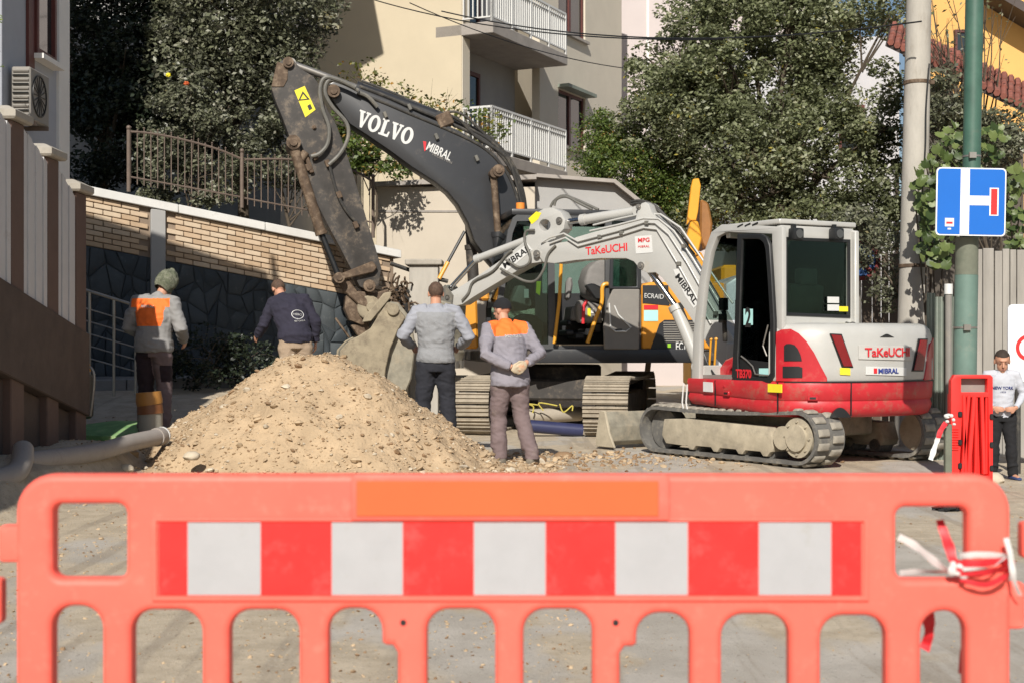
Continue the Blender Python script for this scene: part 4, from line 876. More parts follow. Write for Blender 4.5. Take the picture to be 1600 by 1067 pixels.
# tail lamps, name plate, stickers
def lampcols(a, b, n=5): return [(s_at(a[0] + (b[0] - a[0]) * i / n, 1.15), 0, 0) for i in range(n + 1)]
def quad_patch(name, tl, tr_, br, bl_, m, off, parent=tb, th=.01, bev=.002):
    n = 6; mb = MB(); r = []
    for i in range(n + 1):
        f = i / n; a = (tl[0] + (tr_[0] - tl[0]) * f, tl[1] + (tr_[1] - tl[1]) * f); b = (bl_[0] + (br[0] - bl_[0]) * f, bl_[1] + (br[1] - bl_[1]) * f)
        A = (s_at(a[0], 1.2), z_at(a[0], a[1])); B = (s_at(b[0], 1.0), z_at(b[0], b[1])); r.append([shell(B[0], B[1], off), shell(A[0], A[1], off), shell(A[0], A[1], off - th), shell(B[0], B[1], off - th)])
    mb.rings(r); return mb.build(name, m, parent, bevel=bev)
for q in (((1298, 523), (1313, 524), (1331, 572), (1317, 572)), ((1436, 531), (1447, 531), (1440, 578), (1426, 578))):
    quad_patch('lamp_housing', (q[0][0] - 2, q[0][1] - 2), (q[1][0] + 2, q[1][1] - 2), (q[2][0] + 2, q[2][1] + 2), (q[3][0] - 2, q[3][1] + 2), M['black'], .008); quad_patch('tail_lamp', *q, M['lamp_red'], .022)
pl = quad_patch('name_plate', (1341, 539), (1424, 541), (1424, 563), (1341, 561), mat('plate_grey', (.50, .49, .46), .5), .010)
quad_patch('sticker', (1352, 572), (1415, 574), (1415, 587), (1352, 585), M['white'], .012); quad_patch('sticker', (1312, 574), (1328, 575), (1328, 586), (1312, 585), M['yellowp'], .012)
def warp(body, x0, x1, ya, yb, m, off, **k):
    me = text_mesh(body, 1, 1, 1, **k); a = np.empty(len(me.vertices) * 3); me.vertices.foreach_get('co', a); a = a.reshape(-1, 3); s0, s1 = s_at(x0, 1.1), s_at(x1, 1.1); za, zb = z_at((x0 + x1) / 2, ya), z_at((x0 + x1) / 2, yb); out = []
    for x, y, z in a: out += list(shell(s0 + (x + .5) * (s1 - s0), zb + (y + .5) * (za - zb), off + z * .004))
    me.vertices.foreach_set('co', out); me.materials.clear(); me.materials.append(m); return link('lettering', me, tb)
warp('TaKeUCHI', 1350, 1419, 543, 557, M['redp'], .016, offset=.012, spacing=.95); warp('MIBRAL', 1371, 1402, 575, 583, M['bluep'], .015, offset=.02)
quad_patch('sticker', (1364, 575), (1369, 575), (1369, 583), (1364, 583), M['redp'], .0165, th=.003, bev=0)
quad_patch('emblem', (1385, 522), (1388, 522), (1398, 527), (1376, 527), M['blackp'], -.004)
# cab
CY_, CR = .89, -.16
side = pp(tb, [(1080, 604), (1083, 520), (1092, 440), (1102, 388), (1111, 363), (1127, 351), (1160, 351), (1222, 355), (1222, 604)], CY_); hole = pp(tb, [(1092, 600), (1094, 520), (1102, 442), (1111, 394), (1120, 371), (1135, 363), (1206, 366), (1206, 600)], CY_)
mb = MB(); mb.plate(side, [hole], CY_ - .06, CY_); cabf = mb.build('cab_frame', M['tb_white'], tb, bevel=.012, segs=2)
sr = [(x, z) for x, z in side]; hr_ = [(x, z) for x, z in hole]
mb = MB(); mb.plate(sr, [hr_], CR, CR + .06); mb.build('cab_frame', M['tb_white'], tb, bevel=.012)
MB().plate(hr_, [], CR + .025, CR + .03).build('side_glass', M['clearglass'], tb)
xb = -.80; zr = max(z for x, z in side)
c4 = [LX(tb, a, b, xb) for a, b in ((1226, 372), (1327, 376), (1327, 496), (1226, 492))]
out = [(CY_ - .001, .87), (CR + .001, .87), (CR + .001, 2.40), (CR + .04, 2.44), (CY_ - .04, 2.44), (CY_ - .001, 2.40)]
mb = MB(); mb.plate(out, [c4], xb, xb + .06, ax='x'); mb.build('cab_rear_frame', M['tb_white'], tb, bevel=.012, segs=2)
cc = (sum(p[0] for p in c4) / 4, sum(p[1] for p in c4) / 4); inn = [(cc[0] + (p[0] - cc[0]) * .93, cc[1] + (p[1] - cc[1]) * .94) for p in c4]; ou = [(cc[0] + (p[0] - cc[0]) * 1.02, cc[1] + (p[1] - cc[1]) * 1.02) for p in c4]
mb = MB(); mb.plate(ou, [inn], xb - .012, xb - .001, ax='x'); rw = mb.build('rear_window', M['black'], tb, bevel=.003); MB().plate(inn, [], xb + .01, xb + .016, ax='x').build('pane', M['blackglass'], rw)
xf = min(x for x, z in side); xF = max(x for x, z in side); rx = [x for x, z in side if z > zr - .05]
tfx = LY(tb, 1124, 352, CY_)[0]
mb = MB(); mb.plate([(xb - .02, CY_ - .005), (tfx - .1, CY_ - .005), (tfx, CY_ - .1), (tfx, CR + .1), (tfx - .1, CR + .005), (xb - .02, CR + .005)], [], 2.445, 2.50, ax='z'); mb.build('roof', M['tb_white'], tb, bevel=.02, segs=3)
MB().bb(tfx - .1, tfx - .03, CR + .06, CY_ - .06, 2.36, 2.44).build('cab_cross_bar', M['tb_white'], tb, bevel=.01); MB().bb(.5, .56, CR + .06, CY_ - .06, .87, 1.0).build('cab_cross_bar', M['tb_white'], tb, bevel=.01)
fp = [LY(tb, a, b, CY_) for a, b in ((1082, 560), (1086, 500), (1093, 440), (1102, 390), (1112, 366))]
mb = MB(); mb.rings([[(x, CY_ - .07, z), (x, CR + .07, z)] + [(x - .01, CR + .07, z), (x - .01, CY_ - .07, z)] for x, z in fp[1:]]); mb.build('windscreen', M['clearglass'], tb)
MB().bb(-.74, .55, CR + .06, CY_ - .06, .862, .90).build('cab_floor', M['grey'], tb)
do_ = pp(tb, [(1155, 366), (1192, 366), (1201, 371), (1206, 384), (1209, 430), (1213, 500), (1213, 588), (1206, 599), (1150, 594), (1146, 588), (1150, 520), (1153, 440)], CY_ + .02); di = pp(tb, [(1163, 374), (1189, 374), (1196, 380), (1199, 392), (1202, 432), (1206, 500), (1206, 582), (1201, 590), (1157, 586), (1156, 560), (1159, 500), (1161, 440)], CY_ + .02)
mb = MB(); mb.plate(do_, [di], CY_ + .005, CY_ + .05); dr = mb.build('cab_door', M['black'], tb, bevel=.008); MB().plate(di, [], CY_ + .02, CY_ + .026).build('door_glass', M['blackglass'], dr)
mb = MB(); mb.tube([p3(tb, a, b, CY_ + .05) for a, b in ((1158, 556), (1166, 562), (1176, 572), (1180, 584), (1200, 586))], .008, 6); mb.tube([p3(tb, a, b, CY_ + .05) for a, b in ((1200, 508), (1192, 540), (1198, 556))], .008, 6); mb.build('door_trim', M['steel'], dr)
MB().prism(pp(tb, [(1157, 560), (1204, 566), (1206, 590), (1157, 587)], CY_ + .028), CY_ + .028, CY_ + .034).build('door_panel', M['black'], dr)
MB().prism(pp(tb, [(1162, 483), (1176, 483), (1176, 508), (1162, 508)], CY_ + .03), CY_ + .028, CY_ + .032).build('sticker', M['cyan'], dr)
decal_text('2', tb, dr, (1164.5, 496), (1173.5, 496), 20, CY_ + .033, M['blackp'], offset=.03)
MB().prism(pp(tb, [(1187, 575), (1202, 575), (1202, 587), (1187, 587)], CY_ + .03), CY_ + .036, CY_ + .040).build('sticker', M['cyan'], dr)
decal_text('TB370', tb, dr, (1150, 583), (1174, 584), 9, CY_ + .052, M['redp'], offset=.03)
for q, m_ in ((((1100, 596), (1114, 597), (1114, 612), (1100, 611)), 'white'), (((1201, 599), (1222, 600), (1222, 613), (1201, 612)), 'yellowp')):
    MB().prism(pp(tb, q, .94), .938, .952).build('sticker', M[m_], tb)
for px in (1132, 1177): MB().bb(LY(tb, px, 610, .94)[0] - .02, LY(tb, px, 610, .94)[0] + .02, .93, .95, .775, .80).build('bolt', M['tb_red'], tb, bevel=.004)
for L in (((1245, 366), .1), ((1308, 366), .1)):
    y, z = LX(tb, L[0][0], L[0][1], xb - .08); m_ = MB(); m_.box((xb - .07, y, z), (.10, .13, .12)); wl = m_.build('work_light', M['black'], tb, bevel=.02, segs=2); m_ = MB(); m_.cyl((xb - .1201, y, z), (xb - .126, y, z), .045); m_.build('lens', M['lens'], wl); m_ = MB(); m_.bb(xb - .05, xb - .01, y - .02, y + .02, z + .0, z + .10); m_.build('bracket', M['black'], wl)
for q, mm in (((1293, 464, 1311, 474), 'white'), ((1293, 476, 1311, 486), 'white'), ((1311, 479, 1325, 487), 'yellowp')):
    a_, b_ = LX(tb, q[0], q[1], xb - .015), LX(tb, q[2], q[3], xb - .015); MB().bb(xb - .016, xb - .013, a_[0], b_[0], a_[1], b_[1]).build('sticker', M[mm], rw)
y, z = LX(tb, 1330, 512, -.95); m_ = MB(); m_.tube([(-.81, CR, z + .02), (-.9, y + .02, z + .05), (-.95, y, z)], .012, 6); m_.ball((-.97, y, z), (.05, .06, .06)); m_.build('mirror', M['black'], tb)
for k in range(3): x_ = tfx - .35 - .12 * k; m_ = MB(); m_.box((x_, CY_ + .001, 2.47), (.09, .008, .014), rot=(0, .25, 0)); m_.build('roof_vent', M['black'], tb)
# interior
m_ = MB(); m_.box((-.30, .36, 1.22), (.50, .48, .14)); m_.box((-.55, .36, 1.55), (.14, .46, .62), rot=(0, -.14, 0)); m_.box((-.62, .36, 1.93), (.1, .26, .18)); m_.bb(-.5, -.1, .2, .52, .9, 1.15); m_.build('seat', mat('dark_seat', (.17, .175, .165), .8, var=.2), tb, bevel=.04, segs=3)
for yy in (.66, .08): m_ = MB(); m_.bb(-.45, .1, yy - .07, yy + .07, .9, 1.32); m_.build('console', M['black'], tb, bevel=.03); m_ = MB(); m_.tube([(.05, yy, 1.3), (.09, yy, 1.5)], .014, 8); m_.ball((.09, yy, 1.53), (.025, .025, .05)); m_.build('joystick', M['black'], tb)
m_ = MB(); a = p3(tb, 1133, 520, .35); m_.tube([a + Vector((0, 0, -.1)), a + Vector((.02, 0, .25))], .03, 8); m_.box(a + Vector((.03, .0, .32)), (.09, .08, .14)); m_.box(a + Vector((-.02, .05, .16)), (.1, .06, .1)); m_.build('monitor', M['hose'], tb, bevel=.01)
m_ = MB(); a = p3(tb, 1135, 577, .55); m_.prism(pp(tb, [(1120, 592), (1122, 576), (1132, 562), (1146, 556), (1146, 568), (1137, 578), (1134, 594)], .6), .45, .6); m_.build('red_guard', M['tb_red'], tb, bevel=.02)
m_ = MB(); 
for px in (1108, 1116): a = p3(tb, px, 580, .5); b = p3(tb, px + 3, 530, .5); m_.tube([a, b], .012, 6); m_.ball(b, .022, 6, 4)
m_.build('travel_lever', M['yellow'], tb)
m_ = MB(); m_.tube([p3(tb, a, b, .72) for a, b in ((1098, 520), (1099, 550), (1106, 570), (1116, 585), (1130, 592))], .012, 6); m_.build('grab_rail', M['black'], tb)
# boom swing bracket, boom, arm
foot = MTB @ Vector((1.12, -.25, 0)); bf = Fr('_boom', Matrix.Translation((2.66, 16.6, 0)) @ Matrix.Rotation(math.atan2(.56, -.83), 4, 'Z')); BT = rel(bf, tb)
m_ = MB(BT); m_.bb(-.25, .12, -.16, .16, .62, .82); m_.bb(-.12, .10, -.17, -.135, .82, 1.25); m_.bb(-.12, .10, .135, .17, .82, 1.25); m_.build('swing_bracket', M['tb_white'], tb, bevel=.02)
m_ = MB(); m_.bb(.6, 1.12, -.45, .05, .60, .84); m_.build('front_nose', M['tb_red_dusty'], tb, bevel=.03)
yb_ = .13
bo = pp(bf, [(838, 394), (842, 382), (852, 378), (868, 380), (884, 378), (900, 371), (930, 362), (962, 354), (992, 345), (996, 330), (1002, 318), (1008, 316), (1014, 320), (1018, 332), (1026, 342), (1040, 352), (1056, 374), (1080, 412), (1106, 456), (1130, 500), (1152, 540), (1166, 572), (1146, 590), (1120, 562), (1096, 524), (1072, 486), (1050, 455), (1034, 434), (1024, 426), (1012, 427), (1000, 421), (990, 409), (978, 404), (940, 404), (900, 407), (866, 412), (848, 410)], yb_)
mb = MB(BT); mb.prism(bo, -yb_, yb_); boom = mb.build('boom', M['tb_white'], tb, bevel=.012, segs=2)
ya_ = .10; ar = pp(bf, [(700, 470), (700, 458), (712, 452), (745, 432), (775, 412), (800, 393), (820, 377), (826, 360), (830, 345), (838, 333), (850, 326), (864, 325), (876, 331), (883, 344), (881, 358), (870, 370), (858, 385), (857, 398), (845, 410), (830, 412), (800, 428), (770, 446), (740, 464), (722, 476), (708, 479)], ya_)
hl = pp(bf, [(851 + 9 * math.cos(t), 352 + 9 * math.sin(t)) for t in [2 * math.pi * i / 14 for i in range(14)]], ya_)
for (yy0, yy1) in ((.135, .165), (-.165, -.135)):
    pass
mb = MB(BT); mb.plate(ar, [hl], -ya_, ya_); arm = mb.build('arm', M['tb_white'], tb, bevel=.010, segs=2)
decal_poly('sticker', bf, arm, [(826, 342), (838, 331), (846, 333), (841, 343), (831, 351)], ya_, M['yellowp'])
decal_poly('sticker', bf, arm, [(779, 417), (824, 381), (832, 391), (787, 428)], ya_ + .001, M['white']); decal_text('MIBRAL', bf, arm, (787, 416), (827, 387), 9, ya_ + .007, M['blackp'], offset=.02)
decal_text('TaKeUCHI', bf, boom, (915, 393), (980, 386), 11, yb_ + .001, M['redp'], offset=.015, spacing=.95)
decal_poly('sticker', bf, boom, [(992, 370), (1018, 368), (1020, 395), (994, 397)], yb_ + .001, M['white']); decal_text('MPG', bf, boom, (997, 376), (1015, 375), 6, yb_ + .007, M['redp'], offset=.02); decal_text('MIBRAL', bf, boom, (997, 386), (1015, 385), 3, yb_ + .007, M['redp'])
decal_poly('sticker', bf, boom, [(1052, 422), (1062, 420), (1094, 472), (1084, 482), (1070, 462)], yb_ + .001, M['white']); decal_text('MIBRAL', bf, boom, (1058, 430), (1088, 474), 9, yb_ + .007, M['blackp'], offset=.02)
def zz4(L): return [(780 + a / 3.81, 280 + b / 3.81) for a, b in L]
for L, yo in (([(250, 380), (300, 350), (385, 325), (470, 372), (700, 310), (860, 258), (930, 262), (1010, 330), (1120, 500), (1230, 700), (1290, 800)], .02), ([(300, 385), (395, 350), (470, 400), (720, 335), (860, 290), (940, 300), (1060, 500), (1150, 660), (1260, 860)], .02), ([(540, 310), (700, 275), (860, 234), (950, 238), (1040, 310), (1150, 470), (1290, 700), (1340, 780)], .0), ([(560, 275), (700, 240), (850, 208), (960, 210), (1080, 290), (1190, 450), (1320, 640), (1390, 740)], -.05)):
    m_ = MB(BT); m_.tube([p3(bf, a, b, yb_ + yo) for a, b in zz4(L)], .013, 8); m_.build('hydraulic_pipe', M['tb_white'], boom, smooth=70)
for L in ([(470, 390), (700, 325)], [(860, 275), (935, 282)], [(1010, 400), (1100, 560)], ):
    pass
for a, b in ((600, 345), (730, 322), (880, 262), (1070, 505), (1100, 400), (1215, 560), (1215, 700), (1290, 800)):
    m_ = MB(BT); q = p3(bf, 780 + a / 3.81, 280 + b / 3.81, yb_ + .015); m_.box(q, (.05, .06, .05)); m_.build('pipe_clamp', M['hose_grey'], boom, bevel=.006)
for L in ([(985, 318), (1000, 316), (1020, 322), (1040, 340), (1060, 370), (1085, 400)], [(985, 322), (1005, 320), (1035, 336), (1062, 362), (1090, 398)], [(1000, 319), (1015, 320), (1030, 332), (1075, 385)]):
    m_ = MB(BT); m_.tube(catmull([p3(bf, a, b - 2, -.02) for a, b in L], 4), .016, 8); m_.build('hydraulic_hose', M['hose'], boom)
for L, yy in (([(835, 360), (822, 362), (820, 378), (828, 398), (826, 412), (812, 418), (800, 412), (790, 406)], .14), ([(868, 384), (856, 398), (850, 420), (838, 438), (822, 440), (800, 430), (782, 420)], .15), ([(800, 392), (790, 400), (770, 424), (740, 440), (732, 458), (722, 470)], .12), ([(866, 322), (870, 312), (885, 308), (905, 318), (925, 328)], .05), ([(860, 324), (866, 314), (880, 306), (900, 312), (935, 328)], -.03)):
    m_ = MB(BT); m_.tube(catmull([p3(bf, a, b, yy) for a, b in L], 4), .017, 8); m_.build('hydraulic_hose', M['hose_grey'], arm)
def cyl_part(name, fr, parent, A, B, Cc, r, rrod, y, mb_, mr_, collar=True):
    T = rel(fr, parent); a, b, c = [p3(fr, q[0], q[1], y) for q in (A, B, Cc)]
    m_ = MB(T); m_.cyl(a, b, r, n=18); 
    if collar: d = (b - a).normalized() * .05; m_.cyl(b - d, b + d * .4, r * 1.15, n=18)
    m_.cyl(a + Vector((0, -r * 1.2, 0)), a + Vector((0, r * 1.2, 0)), r * .9, n=14); o = m_.build(name, mb_, parent)
    m_ = MB(T); m_.cyl(b, c, rrod, n=12); m_.cyl(c + Vector((0, -r * 1.1, 0)), c + Vector((0, r * 1.1, 0)), r * .75, n=14); m_.build('rod', mr_, o); return o
cyl_part('arm_cylinder', bf, tb, (998, 330), (910, 344), (881, 348), .062, .04, 0, M['tb_white'], M['chrome'])
cyl_part('boom_cylinder', bf, tb, (1094, 572), (1056, 480), (1010, 416), .078, .04, 0, M['tb_white'], M['chrome'])
cyl_part('bucket_cylinder', bf, tb, (832, 372), (745, 405), (704, 450), .05, .03, 0, M['tb_white'], M['chrome'])
for px, py, r_, yy in ((848, 398, .05, .15), (1010, 416, .045, .145), (1006, 325, .035, .14), (881, 346, .045, .12), (708, 466, .04, .13)):
    m_ = MB(BT); a = p3(bf, px, py, 0); m_.cyl(a + Vector((0, -yy, 0)), a + Vector((0, yy, 0)), r_, n=16); m_.cyl(a + Vector((0, yy, 0)), a + Vector((0, yy + .012, 0)), r_ * .5, n=10); m_.build('pin', M['steel'], tb)
m_ = MB(BT); L = pp(bf, [(716, 462), (704, 446), (694, 456), (700, 478), (714, 480)], 0); m_.prism(L, -.13, -.10); m_.prism(L, .10, .13); m_.build('link', M['hose_grey'], tb)
bk = pp(bf, [(714, 474), (698, 470), (686, 480), (678, 505), (678, 538), (690, 560), (706, 566), (712, 550), (704, 530), (712, 505)], 0)
m_ = MB(BT); m_.prism(bk, -.22, .22); bkt = m_.build('bucket', M['blade'], tb, bevel=.01)
for k in range(4): m_ = MB(BT); a = p3(bf, 706, 566, 0); m_.box((a.x - .02, -.18 + .12 * k, a.z - .03), (.05, .05, .10), taper=1.5); m_.build('tooth', M['steel'], bkt)
# thin hoses hanging before the tracks
m_ = MB(); 
for px in (1068, 1074): m_.tube([p3(tb, px, 600, .98), p3(tb, px - 2, 628, .98), p3(tb, px + 1, 645, 1.0)], .008, 5)
m_.build('drain_hose', M['white'], tb)

# ------------------------------------------------------------------ large excavator (charcoal arm, yellow body)
ang_v = math.atan2(-.17, -.985); vo = empty('large_excavator', (.67, 20.57, 0), ang_v, 'large tracked excavator with charcoal boom and open yellow cab, arm raised over the sand heap', 'excavator')
vu = Fr('_vu', Matrix.Translation((.67, 20.57, 0)) @ Matrix.Rotation(math.atan2(-.98, -.2), 4, 'Z')); VU = rel(vu, vo)
for side in (1, -1):
    yc = .93 * side; path, Lp = loop_path(1.45, .36, -1.45, .36, 80, .04); path = [(Vector((p.x, p.y + .04)), t) for p, t in path]
    tr = belt(path, yc - .12, yc + .12, .07, VU).build('track', M['volvo_dusty'], vo)
    if side == 1:
        sb = MB(); sb.box((0, 0, .012), (.150, .60, .022)); 
        for xx in (-.055, 0, .055): sb.box((xx, 0, .034), (.014, .60, .024))
        sme = sb.mesh('track_shoe', M['shoe'], bevel=.004)
    ns = 48; pth, _ = loop_path(1.45, .36, -1.45, .36, ns, .04)
    for k in range(ns):
        p, t = pth[k]; nn = Vector((t.y, -t.x)); o = link('track_shoe', sme, tr); o.matrix_local = VU @ Matrix(((t.x, 0, nn.x, p.x), (0, 1, 0, yc), (t.y, 0, nn.y, p.y + .04), (0, 0, 0, 1)))
    m_ = MB(VU); m_.bb(-1.2, 1.15, yc - .16, yc + .16, .22, .56); m_.build('track_frame', M['volvo_dusty'], vo, bevel=.03)
    m_ = MB(VU); m_.cyl((1.45, yc - .14, .40), (1.45, yc + .14, .40), .31, n=24); m_.build('idler_wheel', M['volvo_dusty'], vo); m_ = MB(VU); m_.cyl((-1.45, yc - .16, .40), (-1.45, yc + .16, .40), .31, n=24); m_.build('sprocket', M['volvo_dusty'], vo)
m_ = MB(VU); m_.bb(-.9, .9, -.75, .75, .45, .74); m_.cyl((0, 0, .7), (0, 0, .93), .62, n=28); m_.build('undercarriage_frame', M['volvo_dusty'], vo, bevel=.03)
VY = 1.25
def vbox(x0, x1, y0, y1, px0=None): pass
def vx(px, py=500, y=VY): return LY(vo, px, py, y)[0]
def vz(py, px=900, y=VY): return LY(vo, px, py, y)[1]
m_ = MB(); m_.bb(vx(1120), vx(765), -VY, VY - .05, vz(566), vz(548)); m_.build('deck', M['volvo_dusty'], vo, bevel=.02)
m_ = MB(); m_.prism([(vx(832), vz(567)), (vx(1088), vz(567)), (vx(1096), vz(556)), (vx(1088), vz(545)), (vx(832), vz(545))], VY - .049, VY + .04); m_.build('side_step', M['volvo_dark'], vo, bevel=.02, segs=2)
# cab shell
cs_ = [(776, 546), (776, 480), (784, 420), (794, 360), (802, 340), (812, 333), (985, 333), (1001, 340), (1003, 546)]
h1 = [(786, 538), (785, 482), (792, 425), (801, 365), (808, 346), (856, 345), (857, 538)]; h2 = [(868, 540), (866, 345), (946, 345), (946, 540)]; h3 = [(956, 452), (956, 345), (996, 347), (997, 452)]
def lp(L, y): return pp(vo, L, y)
yc1 = VY - .05; m_ = MB(); m_.plate(lp(cs_, yc1), [lp(h1, yc1), lp(h2, yc1), lp(h3, yc1)], yc1 - .06, yc1); m_.build('cab_frame', mat('cab_dark_grey', (.07, .072, .075), .5, var=.1, dirt=(.2, .18, .14), dirtamt=.15), vo, bevel=.012)
yc2 = .22; A_ = lp(cs_, yc1); H1 = lp(h1, yc1); H3 = lp([(868, 455), (868, 345), (996, 347), (997, 455)], yc1); m_ = MB(); m_.plate(A_, [H1, H3], yc2, yc2 + .05); m_.build('cab_frame', M['volvo_dark'], vo, bevel=.01)
for H_, yy in ((H1, yc2 + .02), (H3, yc2 + .02)): MB().plate(H_, [], yy, yy + .006).build('side_glass', M['blackglass'], vo)
MB().plate(H1, [], yc1 - .035, yc1 - .03).build('front_side_glass', M['clearglass'], vo); MB().plate(lp(h3, yc1), [], yc1 - .035, yc1 - .03).build('rear_side_glass', M['clearglass'], vo)
x0, x1 = vx(1001), vx(800); zt = vz(334)
MB().bb(x0, x1, yc2, yc1 + .01, zt - .03, zt + .06).build('cab_roof', M['volvo_dark'], vo, bevel=.03, segs=2)
MB().bb(x0, x0 + .05, yc2 + .05, yc1 - .06, vz(545), zt - .031).build('cab_back_wall', M['volvo_dark'], vo)
wsx = [(vx(a), vz(b)) for a, b in ((778, 480), (786, 420), (796, 360), (803, 342))]; m_ = MB(); m_.rings([[(x, yc1 - .07, z), (x, yc2 + .06, z), (x - .01, yc2 + .06, z), (x - .01, yc1 - .07, z)] for x, z in wsx]); m_.build('windscreen', M['clearglass'], vo)
MB().bb(vx(1000), vx(778), yc2 + .05, yc1 - .001, vz(545), vz(538)).build('cab_floor', mat('sandy_floor', (.42, .33, .22), .9), vo)
m_ = MB(); m_.cyl((x1 - .15, yc1 - .15, zt + .06), (x1 - .15, yc1 - .15, zt + .15), .06, n=16); m_.build('beacon', mat('orange_beacon', (.8, .25, .04), .3), vo)
# yellow handles
m_ = MB(); m_.tube([p3(vo, a, b, VY + .02) for a, b in ((877, 412), (874, 470), (866, 537))], .024, 8); m_.build('handrail', M['yellow'], vo)
m_ = MB(); m_.tube(catmull([p3(vo, a, b, VY - .02) for a, b in ((950, 444), (944, 445), (941, 452), (940, 474), (930, 500), (918, 536))], 4), .028, 8); m_.build('handrail', M['yellow'], vo)
# seat, levers
m_ = MB(); m_.prism(lp([(912, 462), (908, 440), (914, 420), (928, 408), (944, 408), (946, 470), (930, 474)], .75), .5, .98); m_.build('seat_back', M['seat'], vo, bevel=.05, segs=3)
m_ = MB(); m_.prism(lp([(885, 502), (888, 480), (940, 474), (945, 500)], .75), .48, 1.0); m_.build('seat_cushion', M['seat'], vo, bevel=.04, segs=3)
m_ = MB(); m_.prism(lp([(882, 470), (884, 438), (892, 432), (894, 445), (890, 470)], .9), .85, .98); m_.build('armrest', M['seat'], vo, bevel=.03)
m_ = MB(); m_.prism(lp([(912, 446), (925, 443), (940, 450), (942, 470), (928, 468)], 1.02), 1.0, 1.1); m_.build('armrest', M['black'], vo, bevel=.02)
m_ = MB(); m_.prism(lp([(900, 505), (898, 475), (906, 468), (935, 476), (942, 505)], 1.05), 1.02, 1.12); m_.build('side_console', M['grey'], vo, bevel=.03)
m_ = MB(); m_.tube([p3(vo, 911, 506, 1.15), p3(vo, 912, 478, 1.15), p3(vo, 917, 470, 1.15)], .022, 8); m_.build('safety_lever', M['redp'], vo)
MB().prism(lp([(918, 482), (923, 482), (923, 495), (918, 495)], 1.13), 1.125, 1.13).build('sticker', M['yellowp'], vo); MB().prism(lp([(923.5, 482), (928, 482), (928, 490), (923.5, 490)], 1.13), 1.125, 1.13).build('sticker', M['white'], vo)
m_ = MB()
for q in ((885, 520, 14, 8), (900, 525, 16, 10), (884, 505, 8, 8), (915, 520, 14, 12), (928, 512, 12, 14)): a = p3(vo, q[0], q[1], .8); m_.box(a, (q[2] / 110, .5, q[3] / 110))
m_.build('pedals', M['black'], vo, bevel=.02)
m_ = MB(); m_.prism(lp([(795, 470), (806, 446), (818, 448), (828, 476), (820, 486), (800, 486)], .8), .6, 1.0); m_.build('front_console', M['grey'], vo, bevel=.04, segs=2)
m_ = MB(); m_.prism(lp([(800, 540), (800, 500), (815, 490), (838, 492), (850, 505), (852, 528), (845, 540)], yc1 - .12), yc1 - .30, yc1 - .12); m_.build('lower_front_panel', M['grey'], vo, bevel=.05, segs=3)
MB().prism(lp([(819, 452), (826, 452), (826, 466), (819, 466)], 1.1), 1.1, 1.105).build('sticker', M['white'], vo); MB().prism(lp([(838, 440), (845, 440), (843, 462), (837, 458)], 1.0), 1.0, 1.03).build('sticker', mat('hi_vis', (.55, .7, .02), .6), vo)
# open door folded back
m_ = MB(); m_.plate(lp([(944, 546), (943, 510), (950, 470), (958, 452), (1000, 452), (999, 546)], VY + .06), [], VY + .02, VY + .06); vd = m_.build('cab_door', M['grey'], vo, bevel=.015)
m_ = MB(); m_.tube([p3(vo, a, b, VY + .07) for a, b in ((952, 474), (954, 512), (962, 518), (978, 518), (986, 512), (966, 492), (960, 478))], .012, 6); m_.build('door_recess', M['white'], vd); MB().prism(lp([(962, 514), (972, 514), (972, 517), (962, 517)], VY + .07), VY + .062, VY + .07).build('handle', M['black'], vd)
m_ = MB(); m_.plate(lp([(952, 452), (954, 400), (1001, 400), (1001, 452)], VY + .06), [lp([(958, 448), (959, 405), (995, 405), (995, 448)], VY + .06)], VY + .02, VY + .06); m_.build('upper_frame', M['volvo_dark'], vd, bevel=.01); MB().plate(lp([(958, 448), (959, 405), (995, 405), (995, 448)], VY + .04), [], VY + .035, VY + .04).build('door_glass', M['blackglass'], vd)
# engine house
m_ = MB(); m_.prism([(vx(1003), vz(546)), (vx(1003), vz(445)), (vx(1018), vz(440)), (vx(1130), vz(440)), (vx(1142), vz(450)), (vx(1146), vz(546))], -VY, VY - .0); m_.build('engine_house', M['orange'], vo, bevel=.04, segs=3)
m_ = MB(); m_.prism(lp([(1004, 446), (1044, 446), (1046, 478), (1004, 474)], VY), VY + .001, VY + .008); m_.build('black_band', M['volvo_dark'], vo); decal_text('ECRAID', vo, vo, (1007, 462), (1037, 464), 7, VY + .009, M['white'])
m_ = MB(); m_.prism(lp([(1006, 477), (1028, 477), (1028, 484), (1006, 484)], VY), VY + .001, VY + .007); m_.build('sticker', M['redp'], vo); m_ = MB(); m_.prism(lp([(1006, 485), (1028, 485), (1028, 502), (1006, 502)], VY), VY + .001, VY + .007); m_.build('sticker', M['cyan'], vo)
m_ = MB(); m_.prism(lp([(1016, 546), (1030, 506), (1038, 500), (1100, 500), (1100, 546)], VY), VY + .001, VY + .012); gr = m_.build('grille', M['volvo_dark'], vo, bevel=.004)
for i in range(9): m_ = MB(); a, b = p3(vo, 1036 + i * .2, 504 + i * 3.6, VY + .012), p3(vo, 1085, 504 + i * 3.6, VY + .012); m_.bb(a.x, b.x, VY + .012, VY + .022, a.z - .008, a.z + .008); m_.build('slat', M['grey'], gr)
decal_text('EC140', vo, vo, (1056, 541), (1082, 541), 13, VY + .03, M['white'], offset=.02); MB().prism(lp([(1043, 537), (1048, 537), (1048, 543), (1043, 543)], VY + .025), VY + .024, VY + .03).build('sticker', mat('green_dot', (.3, .6, .03), .5), vo)
